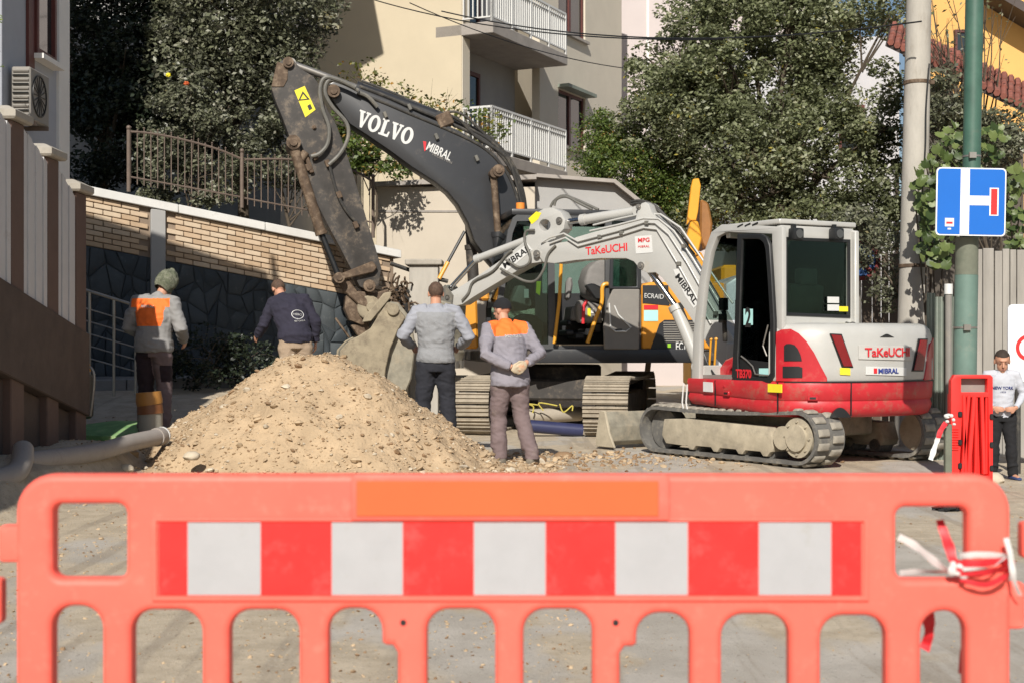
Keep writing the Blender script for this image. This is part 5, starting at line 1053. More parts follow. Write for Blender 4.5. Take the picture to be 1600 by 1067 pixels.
# boom
VB = .14
bm_ = [(514, 132), (524, 127), (545, 131), (572, 143), (610, 158), (659, 180), (716, 204), (750, 224), (775, 243), (795, 270), (808, 300), (815, 335), (822, 380), (836, 420), (846, 455), (838, 482), (818, 484), (800, 462), (780, 425), (758, 400), (742, 378), (732, 348), (716, 319), (700, 300), (680, 284), (644, 261), (610, 236), (572, 210), (547, 194), (528, 168), (514, 150)]
m_ = MB(); m_.prism(pp(vo, bm_, VB), VB - .42, VB); vbm = m_.build('boom', M['volvo_dark'], vo, bevel=.012, segs=2)
# arm
VA = .20
am = [(424, 138), (429, 118), (436, 98), (446, 91), (458, 94), (470, 108), (490, 120), (498, 132), (499, 146), (512, 172), (526, 196), (540, 235), (552, 272), (562, 306), (574, 347), (586, 385), (596, 420), (592, 446), (578, 456), (562, 448), (548, 420), (530, 385), (512, 352), (496, 320), (482, 288), (468, 262), (456, 225), (442, 186), (431, 160)]
m_ = MB(); m_.prism(pp(vo, am, VA), VA - .50, VA); vam = m_.build('arm', M['volvo_dusty'], vo, bevel=.012, segs=2)
m_ = MB(); m_.prism(pp(vo, [(424, 136), (433, 97), (450, 103), (449, 125), (443, 136)], VA), VA + .002, VA + .012); m_.build('end_plate', M['rusty'], vam)
decal_poly('warning_sticker', vo, vam, [(460, 142), (476, 135), (493, 172), (477, 184)], VA + .002, M['yellowp'])
tri = MB(); tri.plate(pp(vo, [(466, 158), (473, 143), (484, 156)], VA + .008), [pp(vo, [(469, 156), (473.5, 147), (480, 155)], VA + .008)], VA + .007, VA + .011); tri.build('warning_mark', M['blackp'], vam); MB().prism(pp(vo, [(480, 166), (485, 163), (488, 170), (483, 173)], VA + .008), VA + .007, VA + .011).build('warning_mark', M['blackp'], vam)
# lettering VOLVO: slab serif letters drawn as shapes
def slab():
    L = []; x = 0
    def serif(cx, z0, z1, hw=.17): return [(cx - hw, z0), (cx + hw, z0), (cx + hw, z1), (cx - hw, z1)]
    def V_(x): return [([(x + .02, 1), (x + .02, .90), (x + .10, .88), (x + .36, 0), (x + .50, 0), (x + .72, .88), (x + .80, .90), (x + .80, 1), (x + .50, 1), (x + .50, .90), (x + .58, .87), (x + .47, .36), (x + .33, .87), (x + .42, .90), (x + .42, 1)], [])]
    def O_(x): return [([(x + .40 + .40 * math.cos(t), .5 + .52 * math.sin(t)) for t in [2 * math.pi * i / 28 for i in range(28)]], [[(x + .40 + .17 * math.cos(t), .5 + .37 * math.sin(t)) for t in [2 * math.pi * i / 20 for i in range(20)]]])]
    def Lx(x): return [([(x, 0), (x + .66, 0), (x + .70, .34), (x + .60, .34), (x + .54, .14), (x + .34, .14), (x + .34, .88), (x + .44, .90), (x + .44, 1), (x, 1), (x, .90), (x + .11, .88), (x + .11, .12), (x, .1)], [])]
    for f, w_ in ((V_, .80), (O_, .84), (Lx, .66), (V_, .80), (O_, .84)): L += f(x); x += w_
    return L, x
LT, W_t = slab(); A3, B3 = p3(vo, 558, 184, VB), p3(vo, 646, 216, VB); xd = (B3 - A3) / W_t; hh = (B3 - A3).length / 88 * 25; up = Vector((0, 1, 0)).cross((B3 - A3).normalized()) * hh
vl = []
for out_, hs_ in LT:
    m_ = MB(); n0 = len(out_)
    def mp(p, y): q = A3 + xd * p[0] + up * (p[1] - .5); return Vector((q.x, VB + y, q.z))
    loops = [out_] + hs_; flat = [p for l in loops for p in l]; trs = geometry.tessellate_polygon([[Vector((p[0], p[1], 0)) for p in l] for l in loops]); m_.add([mp(p, .004) for p in flat], [tuple(t) for t in trs])
    me = m_.mesh('lettering', M['white'], smooth=0, fix=False); 
    link('lettering', me, vbm)
decal_text('MIBRAL', vo, vbm, (668, 228), (705, 246), 14, VB + .002, M['white'], offset=.02); decal_text('PROBETON', vo, vbm, (676, 241), (706, 255), 4, VB + .002, M['grey']); decal_poly('red_mark', vo, vbm, [(661, 221), (666, 222), (665, 236), (663, 237)], VB, M['redp'])
# arm cylinder on the boom
cyl_part('arm_cylinder', vo, vo, (686, 184), (558, 138), (455, 100), .085, .05, -.05, M['volvo_dark'], M['steel'])
m_ = MB(); m_.box(p3(vo, 693, 190, .0), (.22, .34, .2), rot=(0, .4, 0)); m_.build('cylinder_bracket', M['rusty'], vo, bevel=.02)
cyl_part('boom_cylinder', vo, vo, (786, 470), (778, 365), (771, 272), .085, .05, VB + .16, M['volvo_dark'], M['rusty'])
cyl_part('boom_cylinder', vo, vo, (740, 440), (736, 385), (732, 325), .085, .07, -.55, M['volvo_dusty'], M['volvo_dark'])
cyl_part('bucket_cylinder', vo, vo, (458, 228), (502, 365), (530, 434), .075, .04, VA - .25 + .32, M['rusty'], M['black'])
for k, (off, r_, yo) in enumerate(((5, .026, .03), (10, .022, -.05), (14, .022, -.2), (-6, .022, .14), (7, .02, -.3))):
    L = [(560, 140), (600, 155), (640, 172), (700, 197), (748, 220), (776, 242), (798, 272), (812, 310), (817, 340)]
    m_ = MB(); m_.tube(catmull([p3(vo, a + off * .35, b - off * .9, yo) for a, b in L], 4), r_, 8); m_.build('hydraulic_pipe', M['hose'], vbm)
for px, py in ((602, 180), (682, 214), (640, 168), (745, 248)):
    m_ = MB(); m_.box(p3(vo, px, py, VB + .02), (.05, .06, .09), rot=(0, .4, 0)); m_.build('pipe_clamp', M['hose_grey'], vbm, bevel=.008)
for L, r_, yy in (([(555, 138), (530, 126), (508, 122), (500, 140), (504, 170), (514, 200), (512, 225), (500, 240), (486, 245)], .028, .28), ([(560, 142), (535, 130), (514, 126), (508, 145), (520, 168), (541, 192), (544, 215), (532, 240), (514, 258)], .028, .26), ([(590, 168), (575, 152), (560, 145)], .03, .2), ([(515, 258), (520, 280), (530, 310), (545, 335), (560, 350)], .022, .24), ([(700, 180), (720, 190), (745, 215), (790, 245), (805, 280), (818, 330)], .024, .05), ([(690, 178), (715, 176), (745, 198), (800, 262), (822, 325)], .02, -.1)):
    m_ = MB(); m_.tube(catmull([p3(vo, a, b, yy) for a, b in L], 5), r_, 8); m_.build('hydraulic_hose', M['hose'] if r_ < .025 else M['hose_grey'], vam)
for px, py, r_, y0, y1 in ((458, 228, .10, -.35, .36), (520, 147, .09, -.34, .24), (450, 103, .075, -.2, .25), (575, 448, .085, -.4, .3), (528, 436, .075, -.36, .38), (772, 272, .085, -.3, .42), (490, 203, .03, .2, .22)):
    m_ = MB(); a = p3(vo, px, py, 0); m_.cyl((a.x, y0, a.z), (a.x, y1, a.z), r_, n=18); m_.cyl((a.x, y1, a.z), (a.x, y1 + .02, a.z), r_ * .55, n=12); m_.build('pin', M['rusty'], vo)
for px, py in ((512, 256), (530, 305), (492, 245), (482, 262), (556, 352)):
    m_ = MB(); m_.box(p3(vo, px, py, VA + .03), (.07, .07, .1), rot=(0, .4, 0)); m_.build('hose_bracket', M['rusty'], vam, bevel=.008)
m_ = MB(); m_.cyl(p3(vo, 478, 238, VA + .05), p3(vo, 470, 250, VA + .05), .06, n=12); m_.box(p3(vo, 482, 255, VA + .02), (.06, .08, .3), rot=(0, .35, 0)); m_.build('cylinder_mount', M['rusty'], vam, bevel=.01)
# linkage, coupler and bucket
for L, y0, y1 in (([(520, 428), (538, 428), (560, 458), (590, 474), (584, 486), (560, 476), (534, 452)], .16, .22), ([(520, 428), (538, 428), (560, 458), (590, 474), (584, 486), (560, 476), (534, 452)], -.36, -.30), ([(524, 440), (532, 428), (582, 408), (590, 418), (584, 426)], .23, .28), ([(524, 440), (532, 428), (582, 408), (590, 418), (584, 426)], -.42, -.37)):
    m_ = MB(); m_.prism(pp(vo, L, y1), y0, y1); m_.build('link', M['rusty'], vo, bevel=.015)
m_ = MB(); m_.prism(pp(vo, [(540, 462), (560, 455), (585, 458), (605, 452), (611, 462), (590, 492), (576, 506), (565, 508), (545, 500), (538, 482)], .14), -.25, .16); m_.build('coupler', M['rusty'], vo, bevel=.02, segs=2)
m_ = MB(); m_.cyl(p3(vo, 577, 481, .17), p3(vo, 577, 481, .22), .17, n=20); m_.cyl(p3(vo, 580, 480, .22), p3(vo, 580, 480, .25), .07, n=14); m_.build('coupler_boss', M['bucketm'], vo, bevel=.01)
m_ = MB(); m_.prism(pp(vo, [(566, 504), (570, 494), (600, 458), (612, 456), (610, 466), (580, 502)], .26), .2, .26); m_.build('coupler_plate', M['bucketm'], vo, bevel=.01)
sidep = [(579, 513), (592, 492), (606, 472), (616, 474), (634, 496), (622, 516), (610, 545), (603, 575), (596, 640), (545, 630), (530, 570), (532, 547), (546, 532), (562, 524)]
back = [(606, 472), (620, 474), (640, 500), (646, 540), (640, 590), (620, 640), (545, 640), (530, 570), (532, 547), (546, 532), (562, 524), (579, 513), (592, 492)]
m_ = MB(); inner = pp(vo, back, 0); m_.prism(inner, -.559, .30); bkv = m_.build('bucket', M['blade'], vo, bevel=.02)
for q in (.36, -.62): m_ = MB(); m_.prism(pp(vo, sidep, .42), q, q + .06); m_.build('side_plate', M['bucketm'], bkv, bevel=.012)
for k in range(4): m_ = MB(); a = p3(vo, 632, 608, 0); m_.box((a.x, -.5 + .2 * k, a.z - .03), (.07, .08, .14), taper=1.4); m_.build('tooth', M['steel'], bkv, bevel=.01)
m_ = MB(); a = p3(vo, 614, 484, .43); m_.cyl(a + Vector((0, -.02, 0)), a + Vector((0, .03, 0)), .085, n=20); m_.build('ear_boss', M['bucketm'], bkv, bevel=.008)
m_ = MB(); m_.tube([p3(vo, 524, 497, .05), p3(vo, 546, 528, .05)], .02, 6); m_.prism(pp(vo, [(548, 508), (575, 505), (582, 524), (574, 534), (560, 526)], .1), -.2, .1); m_.build('coupler_hook', M['rusty'], vo, bevel=.01)
m_ = MB()
for k in range(60):
    a = p3(vo, R.uniform(606, 640), R.uniform(440, 486), R.uniform(-.3, .1)); d = Vector((R.gauss(0, 1), R.gauss(0, 1), R.gauss(0, 1))).normalized() * R.uniform(.06, .14); m_.tube(catmull([a, a + d + Vector((0, 0, .04)), a + d * 1.6], 2), .014, 4)
m_.build('hose_bundle', M['rusty'], vo)
m_ = MB(); m_.tube([p3(vo, 610, 412, -.6), p3(vo, 668, 432, -.6), p3(vo, 700, 440, -.55)], .03, 8); m_.build('hose', M['hose'], vo)
m_ = MB(); m_.tube([p3(vo, 726, 362, .5), p3(vo, 690, 428, .55)], .022, 8); m_.build('mirror_bar', M['black'], vo); m_ = MB(); m_.tube([p3(vo, 700, 410, .56), p3(vo, 686, 436, .58)], .03, 8); m_.build('mirror_bar', M['yellow'], vo)
m_ = MB(); m_.prism(lp([(728, 545), (724, 480), (732, 450), (745, 446), (748, 545)], .6), .2, .6); m_.prism(lp([(752, 470), (752, 448), (762, 440), (766, 470)], .6), .3, .6); m_.build('side_box', M['orange'], vo, bevel=.03)

# ------------------------------------------------------------------ third machine and van beyond
y3 = Fr('_y3', Matrix.Translation((3.2, 21.8, 0))); by = empty('yellow_backhoe', (3.3, 23, 0), 0, 'yellow digger seen behind, between the excavator boom and cab, its raised arm pointing up', 'excavator')
def q3(px, py, D): return P(px, py, D)
m_ = MB(); m_.prism([(q3(a, b, 22).x, q3(a, b, 22).z) for a, b in ((1080, 292), (1083, 280), (1092, 279), (1095, 290), (1091, 330), (1088, 345), (1079, 345), (1073, 352))], 22, 22.12); m_.build('upper_arm', M['yellow'], by, bevel=.01, world=True)
m_ = MB(); m_.prism([(q3(a, b, 22).x, q3(a, b, 22).z) for a, b in ((1079, 346), (1090, 346), (1096, 372), (1090, 400), (1079, 400), (1072, 372))], 21.95, 22.17); m_.build('knuckle', M['yellow'], by, bevel=.02, world=True)
m_ = MB(); m_.prism([(q3(a, b, 22.3).x, q3(a, b, 22.3).z) for a, b in ((1093, 312), (1106, 318), (1112, 350), (1110, 385), (1098, 392), (1092, 370))], 22.2, 22.8); m_.build('bucket', M['brown_arm'], by, bevel=.03, world=True)
m_ = MB(); m_.tube([q3(1085, 400, 22.1), q3(1120, 470, 22.3), q3(1126, 560, 22.5)], .12, 8); m_.build('lower_arm', M['yellow'], by, world=True)
a, b = q3(1090, 500, 23), q3(1250, 630, 23); m_ = MB(); m_.bb(a.x, b.x, 23, 25, .5, 1.5); m_.bb(a.x + .4, b.x - .3, 23.1, 24.8, 1.5, 2.5); m_.build('body', M['yellow'], by, bevel=.05, world=True)
for xx in (a.x + .3, b.x - .35): m_ = MB(); m_.cyl((xx, 22.8, .45), (xx, 23.05, .45), .45, n=24); w_ = m_.build('wheel', M['rubber'], by, world=True); m_ = MB(); m_.cyl((xx, 22.76, .45), (xx, 22.799, .45), .2, n=16); m_.build('rim', M['yellow'], w_, world=True)
va = empty('parked_van', (5.1, 19.4, 0), 0, 'pale van parked beyond, glimpsed through the cab of the small excavator', 'van')
vxx = P(1122, 0, 19.5).x
m_ = MB(); m_.prism([(vxx, .35), (vxx, 1.25), (vxx + .12, 1.4), (vxx + .1, 2.05), (vxx + .35, 2.2), (vxx + 1.75, 2.2), (vxx + 1.9, 1.3), (vxx + 1.9, .35)], 19.5, 22.5); m_.build('body', M['van'], va, bevel=.05, segs=2, world=True)
m_ = MB(); m_.bb(vxx + .3, vxx + 1.6, 19.47, 19.499, 1.35, 1.95); m_.build('window', M['winglass'], va, bevel=.01, world=True)
for xx in (vxx + .3, vxx + 1.6): m_ = MB(); m_.bb(xx - .1, xx + .1, 19.47, 19.499, .9, 1.2); m_.build('tail_lamp', M['lamp_red'], va, world=True); m_ = MB(); m_.cyl((xx - .1, 20.2, .32), (xx + .1, 20.2, .32), .32, n=20); m_.build('wheel', M['rubber'], va, world=True)
# ================================================================== PEOPLE
from mathutils.bvhtree import BVHTree
skin = mat('skin', (.50, .26, .17), .55, var=.08, vs=14, spec=.35)
hair_br = mat('brown_hair', (.085, .05, .032), .8, var=.4, vs=40, bump=.5, bs=90)
def remesh(mb, voxel, smooth_it, name, mats, wr=0, wf=7, seed=0, idx=None, keep=None):
    me = mb.mesh('tmp', [], smooth=0, fix=False); ob = bpy.data.objects.new('tmp', me); C.objects.link(ob)
    md = ob.modifiers.new('r', 'REMESH'); md.mode = 'VOXEL'; md.voxel_size = voxel
    m2 = ob.modifiers.new('s', 'SMOOTH'); m2.iterations = smooth_it; m2.factor = .6
    dg = bpy.context.evaluated_depsgraph_get(); dg.update(); out = bpy.data.meshes.new_from_object(ob.evaluated_get(dg)); bpy.data.objects.remove(ob)
    if wr:
        n = len(out.vertices); co = np.empty(n * 3); out.vertices.foreach_get('co', co); no = np.empty(n * 3); out.vertices.foreach_get('normal', no); co = co.reshape(-1, 3); no = no.reshape(-1, 3)
        d = np.array([noise.noise(Vector((p[0] * wf * .6 + seed, p[1] * wf * .6, p[2] * wf * 1.3))) + .6 * (.5 - abs(noise.noise(Vector((p[0] * wf * 1.5 + 4, p[1] * wf * 1.5, p[2] * wf * 2.6 + p[0] * 5 + seed))) * 2)) for p in co])
        co += no * (d * wr)[:, None]; out.vertices.foreach_set('co', co.ravel())
    if keep:
        bm = bmesh.new(); bm.from_mesh(out); bmesh.ops.delete(bm, geom=[f for f in bm.faces if not keep(f.calc_center_median())], context='FACES'); bm.to_mesh(out); bm.free()
    out.materials.clear()
    for m in (mats if isinstance(mats, (list, tuple)) else [mats]): out.materials.append(m)
    n = len(out.polygons)
    if idx: out.polygons.foreach_set('material_index', [idx(p.center) for p in out.polygons])
    else: out.polygons.foreach_set('material_index', [0] * n)
    out.polygons.foreach_set('use_smooth', [True] * n); out.update(); out.name = name; return out
def ell_rings(mb, L, n=20):
    """L: (center, rx, ry, yaw) horizontal-ish ellipses, each ring normal to the local spine"""
    rr = []
    for i, (c, rx, ry, yw) in enumerate(L):
        a, b = Vector(L[max(i - 1, 0)][0]), Vector(L[min(i + 1, len(L) - 1)][0]); t = (b - a).normalized(); X = Vector((math.cos(yw), math.sin(yw), 0)); X = (X - t * X.dot(t)).normalized(); Y = t.cross(X)
        rr.append([Vector(c) + X * rx * math.cos(2 * math.pi * k / n) + Y * ry * math.sin(2 * math.pi * k / n) for k in range(n)])
    mb.rings(rr)
def hand(mb, w_, d, nrm, curl=.5, s=1, thumb_side=1):
    d = Vector(d).normalized(); nrm = Vector(nrm); nrm = (nrm - d * nrm.dot(d)).normalized(); sd_ = d.cross(nrm); w_ = Vector(w_)
    Mx = Matrix((sd_, nrm, d)).transposed(); mb.ball(w_ + d * .045 * s, (.042 * s, .016 * s, .052 * s), 12, 8, rot=Mx)
    for i, (o, L) in enumerate(((-.030, .062), (-.010, .074), (.011, .070), (.031, .054))):
        b = w_ + d * .082 * s + sd_ * o * s; t = d.copy(); pts = [b - d * .03 * s, b]
        for k in range(3):
            t = (t * math.cos(curl * .75) + nrm * math.sin(curl * .75)); t = t.normalized(); pts.append(pts[-1] + t * L / 3 * s)
        mb.tube(pts, [.0088 * s, .0086 * s, .008 * s, .0074 * s, .006 * s], 8)
    b = w_ + d * .02 * s - sd_ * .03 * s * thumb_side; t = (d * .7 - sd_ * .7 * thumb_side).normalized(); p1 = b + t * .034 * s; p2 = p1 + (d * .9 + nrm * .4).normalized() * .03 * s
    mb.tube([b - t * .01, b, p1, p2], [.011 * s, .0105 * s, .0095 * s, .007 * s], 8)
def person(label, loc, rz, J, jacket, trousers, jm, tm, hair, s=1, hs=1, build_=1.0, shoe=None, hem=.82, idx=None, group=None, gloves=None, hat=None, facing_eyes=True, tidx=None, hem_flare=0):
    root = empty('person', loc, rz, label, 'person', group); V3 = lambda p: Vector(p) * s
    hip = [V3(J['hipL']), V3(J['hipR'])]; pel, chs, nk, hd = V3(J['pelvis']), V3(J['chest']), V3(J['neck']), V3(J['head'])
    sh = [V3(J['shL']), V3(J['shR'])]; el = [V3(J['elL']), V3(J['elR'])]; wr_ = [V3(J['wrL']), V3(J['wrR'])]; kn = [V3(J['knL']), V3(J['knR'])]; an_ = [V3(J['anL']), V3(J['anR'])]
    tdir = J.get('toe', [(0, 1, 0), (0, 1, 0)]); yaw = J.get('yaw', 0); b_ = build_ * s
    HM = Euler(J.get('headrot', (0, 0, 0))).to_matrix(); hk = s * hs
    # body
    mb = MB(); ell_rings(mb, [(pel + Vector((0, 0, -.10 * s)), .13 * b_, .10 * b_, 0), (pel, .165 * b_, .115 * b_, 0), (pel.lerp(chs, .45), .145 * b_, .10 * b_, yaw * .5), (chs, .175 * b_, .118 * b_, yaw), (chs.lerp(nk, .6), .19 * b_, .11 * b_, yaw), (chs.lerp(nk, .88), .13 * b_, .085 * b_, yaw), (nk, .062 * b_, .062 * b_, yaw)])
    mb.tube([nk - Vector((0, 0, .04 * s)), nk.lerp(hd, .5), hd], [.062 * s, .056 * s, .055 * s], 12)
    def hp(x, y, z): return hd + HM @ Vector((x, y, z)) * hk
    mb.ball(hp(0, -.012, .03), (.076 * hk, .092 * hk, .088 * hk), 20, 14, rot=HM); mb.ball(hp(0, .022, -.045), (.056 * hk, .062 * hk, .068 * hk), 16, 10, rot=HM); mb.ball(hp(0, .062, -.088), (.026 * hk, .022 * hk, .018 * hk), 10, 8, rot=HM)
    mb.tube([hp(0, .078, .015), hp(0, .097, -.022), hp(0, .101, -.034)], [.010 * hk, .014 * hk, .015 * hk], 8); mb.ball(hp(0, .078, .036), (.045 * hk, .014 * hk, .010 * hk), 10, 6, rot=HM)
    mb.ball(hp(0, .080, -.060), (.022 * hk, .010 * hk, .007 * hk), 10, 6, rot=HM)
    for q in (-1, 1): mb.ball(hp(.077 * q, -.012, -.008), (.010 * hk, .022 * hk, .033 * hk), 10, 8, rot=HM)
    for i in (0, 1):
        mb.tube([sh[i].lerp(chs, .15), sh[i], sh[i].lerp(el[i], .5), el[i], el[i].lerp(wr_[i], .35), wr_[i]], [.06 * b_, .056 * b_, .049 * b_, .041 * b_, .040 * b_, .027 * s], 12)
        mb.tube([hip[i] + Vector((0, 0, .05 * s)), hip[i].lerp(kn[i], .35), kn[i], kn[i].lerp(an_[i], .35), an_[i]], [.088 * b_, .078 * b_, .055 * b_, .056 * b_, .038 * s], 14)
        t = Vector(tdir[i]).normalized(); mb.tube([an_[i] - t * .04 * s + Vector((0, 0, -.035 * s)), an_[i] + t * .06 * s + Vector((0, 0, -.04 * s)), an_[i] + t * .16 * s + Vector((0, 0, -.05 * s))], [.036 * s, .036 * s, .022 * s], 10)
        hn = J['handn'][i]; hdv = J['handd'][i] if 'handd' in J else (wr_[i] - el[i])
        if not gloves: hand(mb, wr_[i], hdv, hn, J.get('curl', .6), s, 1 if i else -1)
    bod = link('body', remesh(mb, .0072 * max(s, .8), 3, 'body', skin), root)
    # eyes
    for q in (-1, 1):
        m_ = MB(); m_.ball(hp(.030 * q, .074, .010), (.0095 * hk, .0095 * hk, .0060 * hk), 10, 8); m_.build('eye', mat('eye_white', (.30, .17, .12), .4) if 'eye_white' not in bpy.data.materials else bpy.data.materials['eye_white'], root, smooth=90); m_ = MB(); m_.ball(hp(.030 * q, .0815, .008), .0046 * hk, 8, 6); m_.build('iris', M['blackp'], root, smooth=90)
    m_ = MB(); m_.ball(hp(0, .090, -.060), (.021 * hk, .005 * hk, .0045 * hk), 10, 6, rot=HM); m_.build('lips', mat('lips', (.42, .16, .13), .5), root, smooth=90)
    for q in ((-1, 1) if s > .8 else ()): m_ = MB(); m_.tube([hp(.014 * q, .091, .038), hp(.03 * q, .089, .043), hp(.046 * q, .079, .038)], .0024 * hk, 6); m_.build('eyebrow', hair_br, root)
    # hair or hat
    def capped(r3, off, cut, m, nm, nz=.003, n=30, mm=22):
        V = []; Fc = []
        m_ = MB(); m_.ball((0, 0, 0), 1, n, mm); 
        for v in m_.v:
            p = Vector((v[0] * r3[0], v[1] * r3[1], v[2] * r3[2])); p *= 1 + nz / .09 * noise.noise(p * 60); V.append(hp(p.x + off[0], p.y + off[1], p.z + off[2]))
        Fk = [f for f in m_.f if cut(sum((Vector(m_.v[i]) for i in f), Vector()) / 4)]
        q = MB(); q.add(V, Fk); o = q.build(nm, m, root, smooth=180); return o
    if hat == 'beanie':
        capped((.086, .100, .100), (0, -.012, .034), lambda c: c.z > -.12 - .25 * (-c.y), hair, 'beanie', .004)
    elif hat == 'hood':
        capped((.108, .125, .150), (0, -.018, .035), lambda c: not (c.y > .62) and c.z > -.75, hair, 'hood', .012)
        m_ = MB(); m_.tube([hp(0, -.03, .14), hp(0, -.06, .20)], [.07 * hk, .02 * hk], 12); m_.build('hood_tip', hair, root)
        capped((.078, .094, .092), (0, -.012, .03), lambda c: c.z > .2, hair_br, 'hair', .004)
    else:
        capped((.0795, .096, .093), (0, -.014, .031), lambda c: (c.z > .38 or (c.y < .12 and c.z > -.42) or (c.y < -.3 and c.z > -.62)), hair, 'hair', .006)
    # trousers
    mb = MB(); r = trousers; ell_rings(mb, [(pel + Vector((0, 0, -.14 * s)), .155 * b_, .125 * b_, 0), (pel + Vector((0, 0, -.04 * s)), .182 * b_, .135 * b_, 0), (pel + Vector((0, 0, .07 * s)), .165 * b_, .12 * b_, 0)])
    for i in (0, 1):
        t = Vector(tdir[i]).normalized(); mb.tube([hip[i] + Vector((0, 0, .02 * s)), hip[i].lerp(kn[i], .3), kn[i], kn[i].lerp(an_[i], .4), an_[i] + Vector((0, 0, .05 * s)), an_[i] + Vector((0, 0, -.035 * s))], [.108 * b_, .102 * b_ * r, .080 * b_ * r, .078 * b_ * r, .074 * b_ * r, .070 * b_ * r], 18)
        mb.tube([kn[i].lerp(an_[i], .6) - t * .01, kn[i].lerp(an_[i], .8) + t * .012], [.07 * b_ * r, .085 * b_ * r], 14)
    tr = link('trousers', remesh(mb, .011 * s, 2, 'trousers', tm, .011 * s, 8, 3, idx=tidx, keep=lambda c: c.z > an_[0].z - .03 * s), root)
    for i in (0, 1):
        t = Vector(tdir[i]).normalized(); a = an_[i]; m_ = MB(); sdv = t.cross(Vector((0, 0, 1)))
        rr = []
        for u, wd, hh in ((-.075, .028, .05), (-.055, .040, .085), (.0, .043, .095), (.05, .044, .07), (.11, .047, .052), (.16, .040, .042), (.19, .02, .03)):
            c = Vector((a.x, a.y, a.z - .08 * s)) + t * u * s; rr.append([c + sdv * wd * s + Vector((0, 0, .002)), c + sdv * wd * s * .95 + Vector((0, 0, hh * s * .6)), c + Vector((0, 0, hh * s)), c - sdv * wd * s * .95 + Vector((0, 0, hh * s * .6)), c - sdv * wd * s + Vector((0, 0, .002))])
        m_.rings(rr); m_.build('shoe', shoe or M['hose'], root, bevel=.004, smooth=60)
    # jacket
    P_ = jacket; mb = MB(); hemc = pel + Vector((0, 0, (hem - .95) * s))
    ell_rings(mb, [(hemc, (.185 + hem_flare) * b_, (.145 + hem_flare) * b_, 0), (hemc + Vector((0, 0, .05 * s)), .192 * b_ * P_, .150 * b_ * P_, 0), (pel.lerp(chs, .3), .175 * b_ * P_, .138 * b_ * P_, yaw * .4), (pel.lerp(chs, .65), .182 * b_ * P_, .138 * b_ * P_, yaw * .7), (chs, .200 * b_ * P_, .145 * b_ * P_, yaw), (chs.lerp(nk, .55), .205 * b_, .130 * b_, yaw), (chs.lerp(nk, .82), .150 * b_, .105 * b_, yaw), (nk + Vector((0, 0, .0)), .085 * b_, .085 * b_, yaw), (nk.lerp(hd, .22), .072 * b_, .075 * b_, yaw)])
    for i in (0, 1):
        mb.tube([sh[i].lerp(nk, .55) + Vector((0, 0, -.01)), sh[i], sh[i].lerp(el[i], .5), el[i], el[i].lerp(wr_[i], .5), el[i].lerp(wr_[i], .93)], [.075 * b_, .076 * b_ * P_, .066 * b_ * P_, .060 * b_ * P_, .054 * b_ * P_, .045 * b_ * P_], 16)
    jk = link('jacket', remesh(mb, .0105 * s, 2, 'jacket', jm, .0135 * s * (P_ - .0), 7.5, 1, idx=idx), root)
    if gloves:
        mb = MB()
        for i in (0, 1): hdv = J['handd'][i] if 'handd' in J else (wr_[i] - el[i]); hand(mb, wr_[i] - Vector(hdv).normalized() * .01, hdv, J['handn'][i], J.get('curl', .6), s * 1.22, 1 if i else -1)
        link('gloves', remesh(mb, .007, 1, 'gloves', gloves), root)
    return root, jk
def drape(jk, root, body, cx, cz, wd, h, m, ang=0, sgn=-1, me=None, off=.004, name='lettering', **k):
    """flat print laid on the cloth: vertices are dropped onto the jacket along local y (sgn -1: the back)"""
    dg = bpy.context.evaluated_depsgraph_get(); bv = BVHTree.FromPolygons([v.co for v in jk.data.vertices], [tuple(p.vertices) for p in jk.data.polygons])
    if me is None: me = text_mesh(body, h, wd, .001, **k)
    ca, sa = math.cos(ang), math.sin(ang)
    for v in me.vertices:
        x = v.co.x * (1 if sgn < 0 else -1); z = v.co.y; X = cx + x * ca - z * sa; Z = cz + x * sa + z * ca
        h_ = bv.ray_cast(Vector((X, 2 * sgn, Z)), Vector((0, -sgn, 0)))
        y = h_[0].y if h_[0] is not None else v.co.z; v.co = Vector((X, y + sgn * off, Z))
    me.materials.clear(); me.materials.append(m); return link(name, me, root)
def stdJ(**k):
    J = dict(pelvis=(0, 0, .95), chest=(0, .0, 1.27), neck=(0, .0, 1.47), head=(0, .03, 1.615), shL=(-.185, 0, 1.42), shR=(.185, 0, 1.42), elL=(-.27, -.02, 1.15), elR=(.27, -.02, 1.15), wrL=(-.28, .1, .92), wrR=(.28, .1, .92), hipL=(-.09, 0, .90), hipR=(.09, 0, .90), knL=(-.10, .02, .50), knR=(.10, .02, .50), anL=(-.11, 0, .09), anR=(.11, 0, .09), handn=[(1, .3, 0), (-1, .3, 0)]); J.update(k); return J
g_jacket = mat('grey_workwear', (.235, .22, .25), .9, var=.12, vs=6, bump=.25, bs=120, dirt=(.3, .25, .2), dirtamt=.1); g_jacket2 = mat('light_grey_workwear', (.25, .245, .24), .9, var=.12, vs=6, bump=.25, bs=120)
hi_or = mat('hi_vis_orange', (.90, .17, .025), .8, var=.06, vs=8); tr_maroon = mat('brown_grey_trousers', (.17, .125, .125), .9, var=.12, vs=5, bump=.25, bs=120, dirt=(.3, .24, .2), dirtamt=.15); tr_shade = mat('trouser_shade', (.025, .014, .018), .9, var=.2)  # last material paints shade onto the hooded man's trousers
knit = mat('grey_knit', (.25, .255, .265), .95, var=.07, vs=20, bump=.8, bs=70, bdist=.006); knit2 = mat('light_grey_sleeve', (.29, .30, .335), .9, var=.06, vs=8, bump=.3); navy = mat('navy_sweater', (.022, .020, .036), .9, var=.2, vs=6, bump=.3); navy_tr = mat('dark_jeans', (.018, .019, .026), .9, var=.3, vs=5)
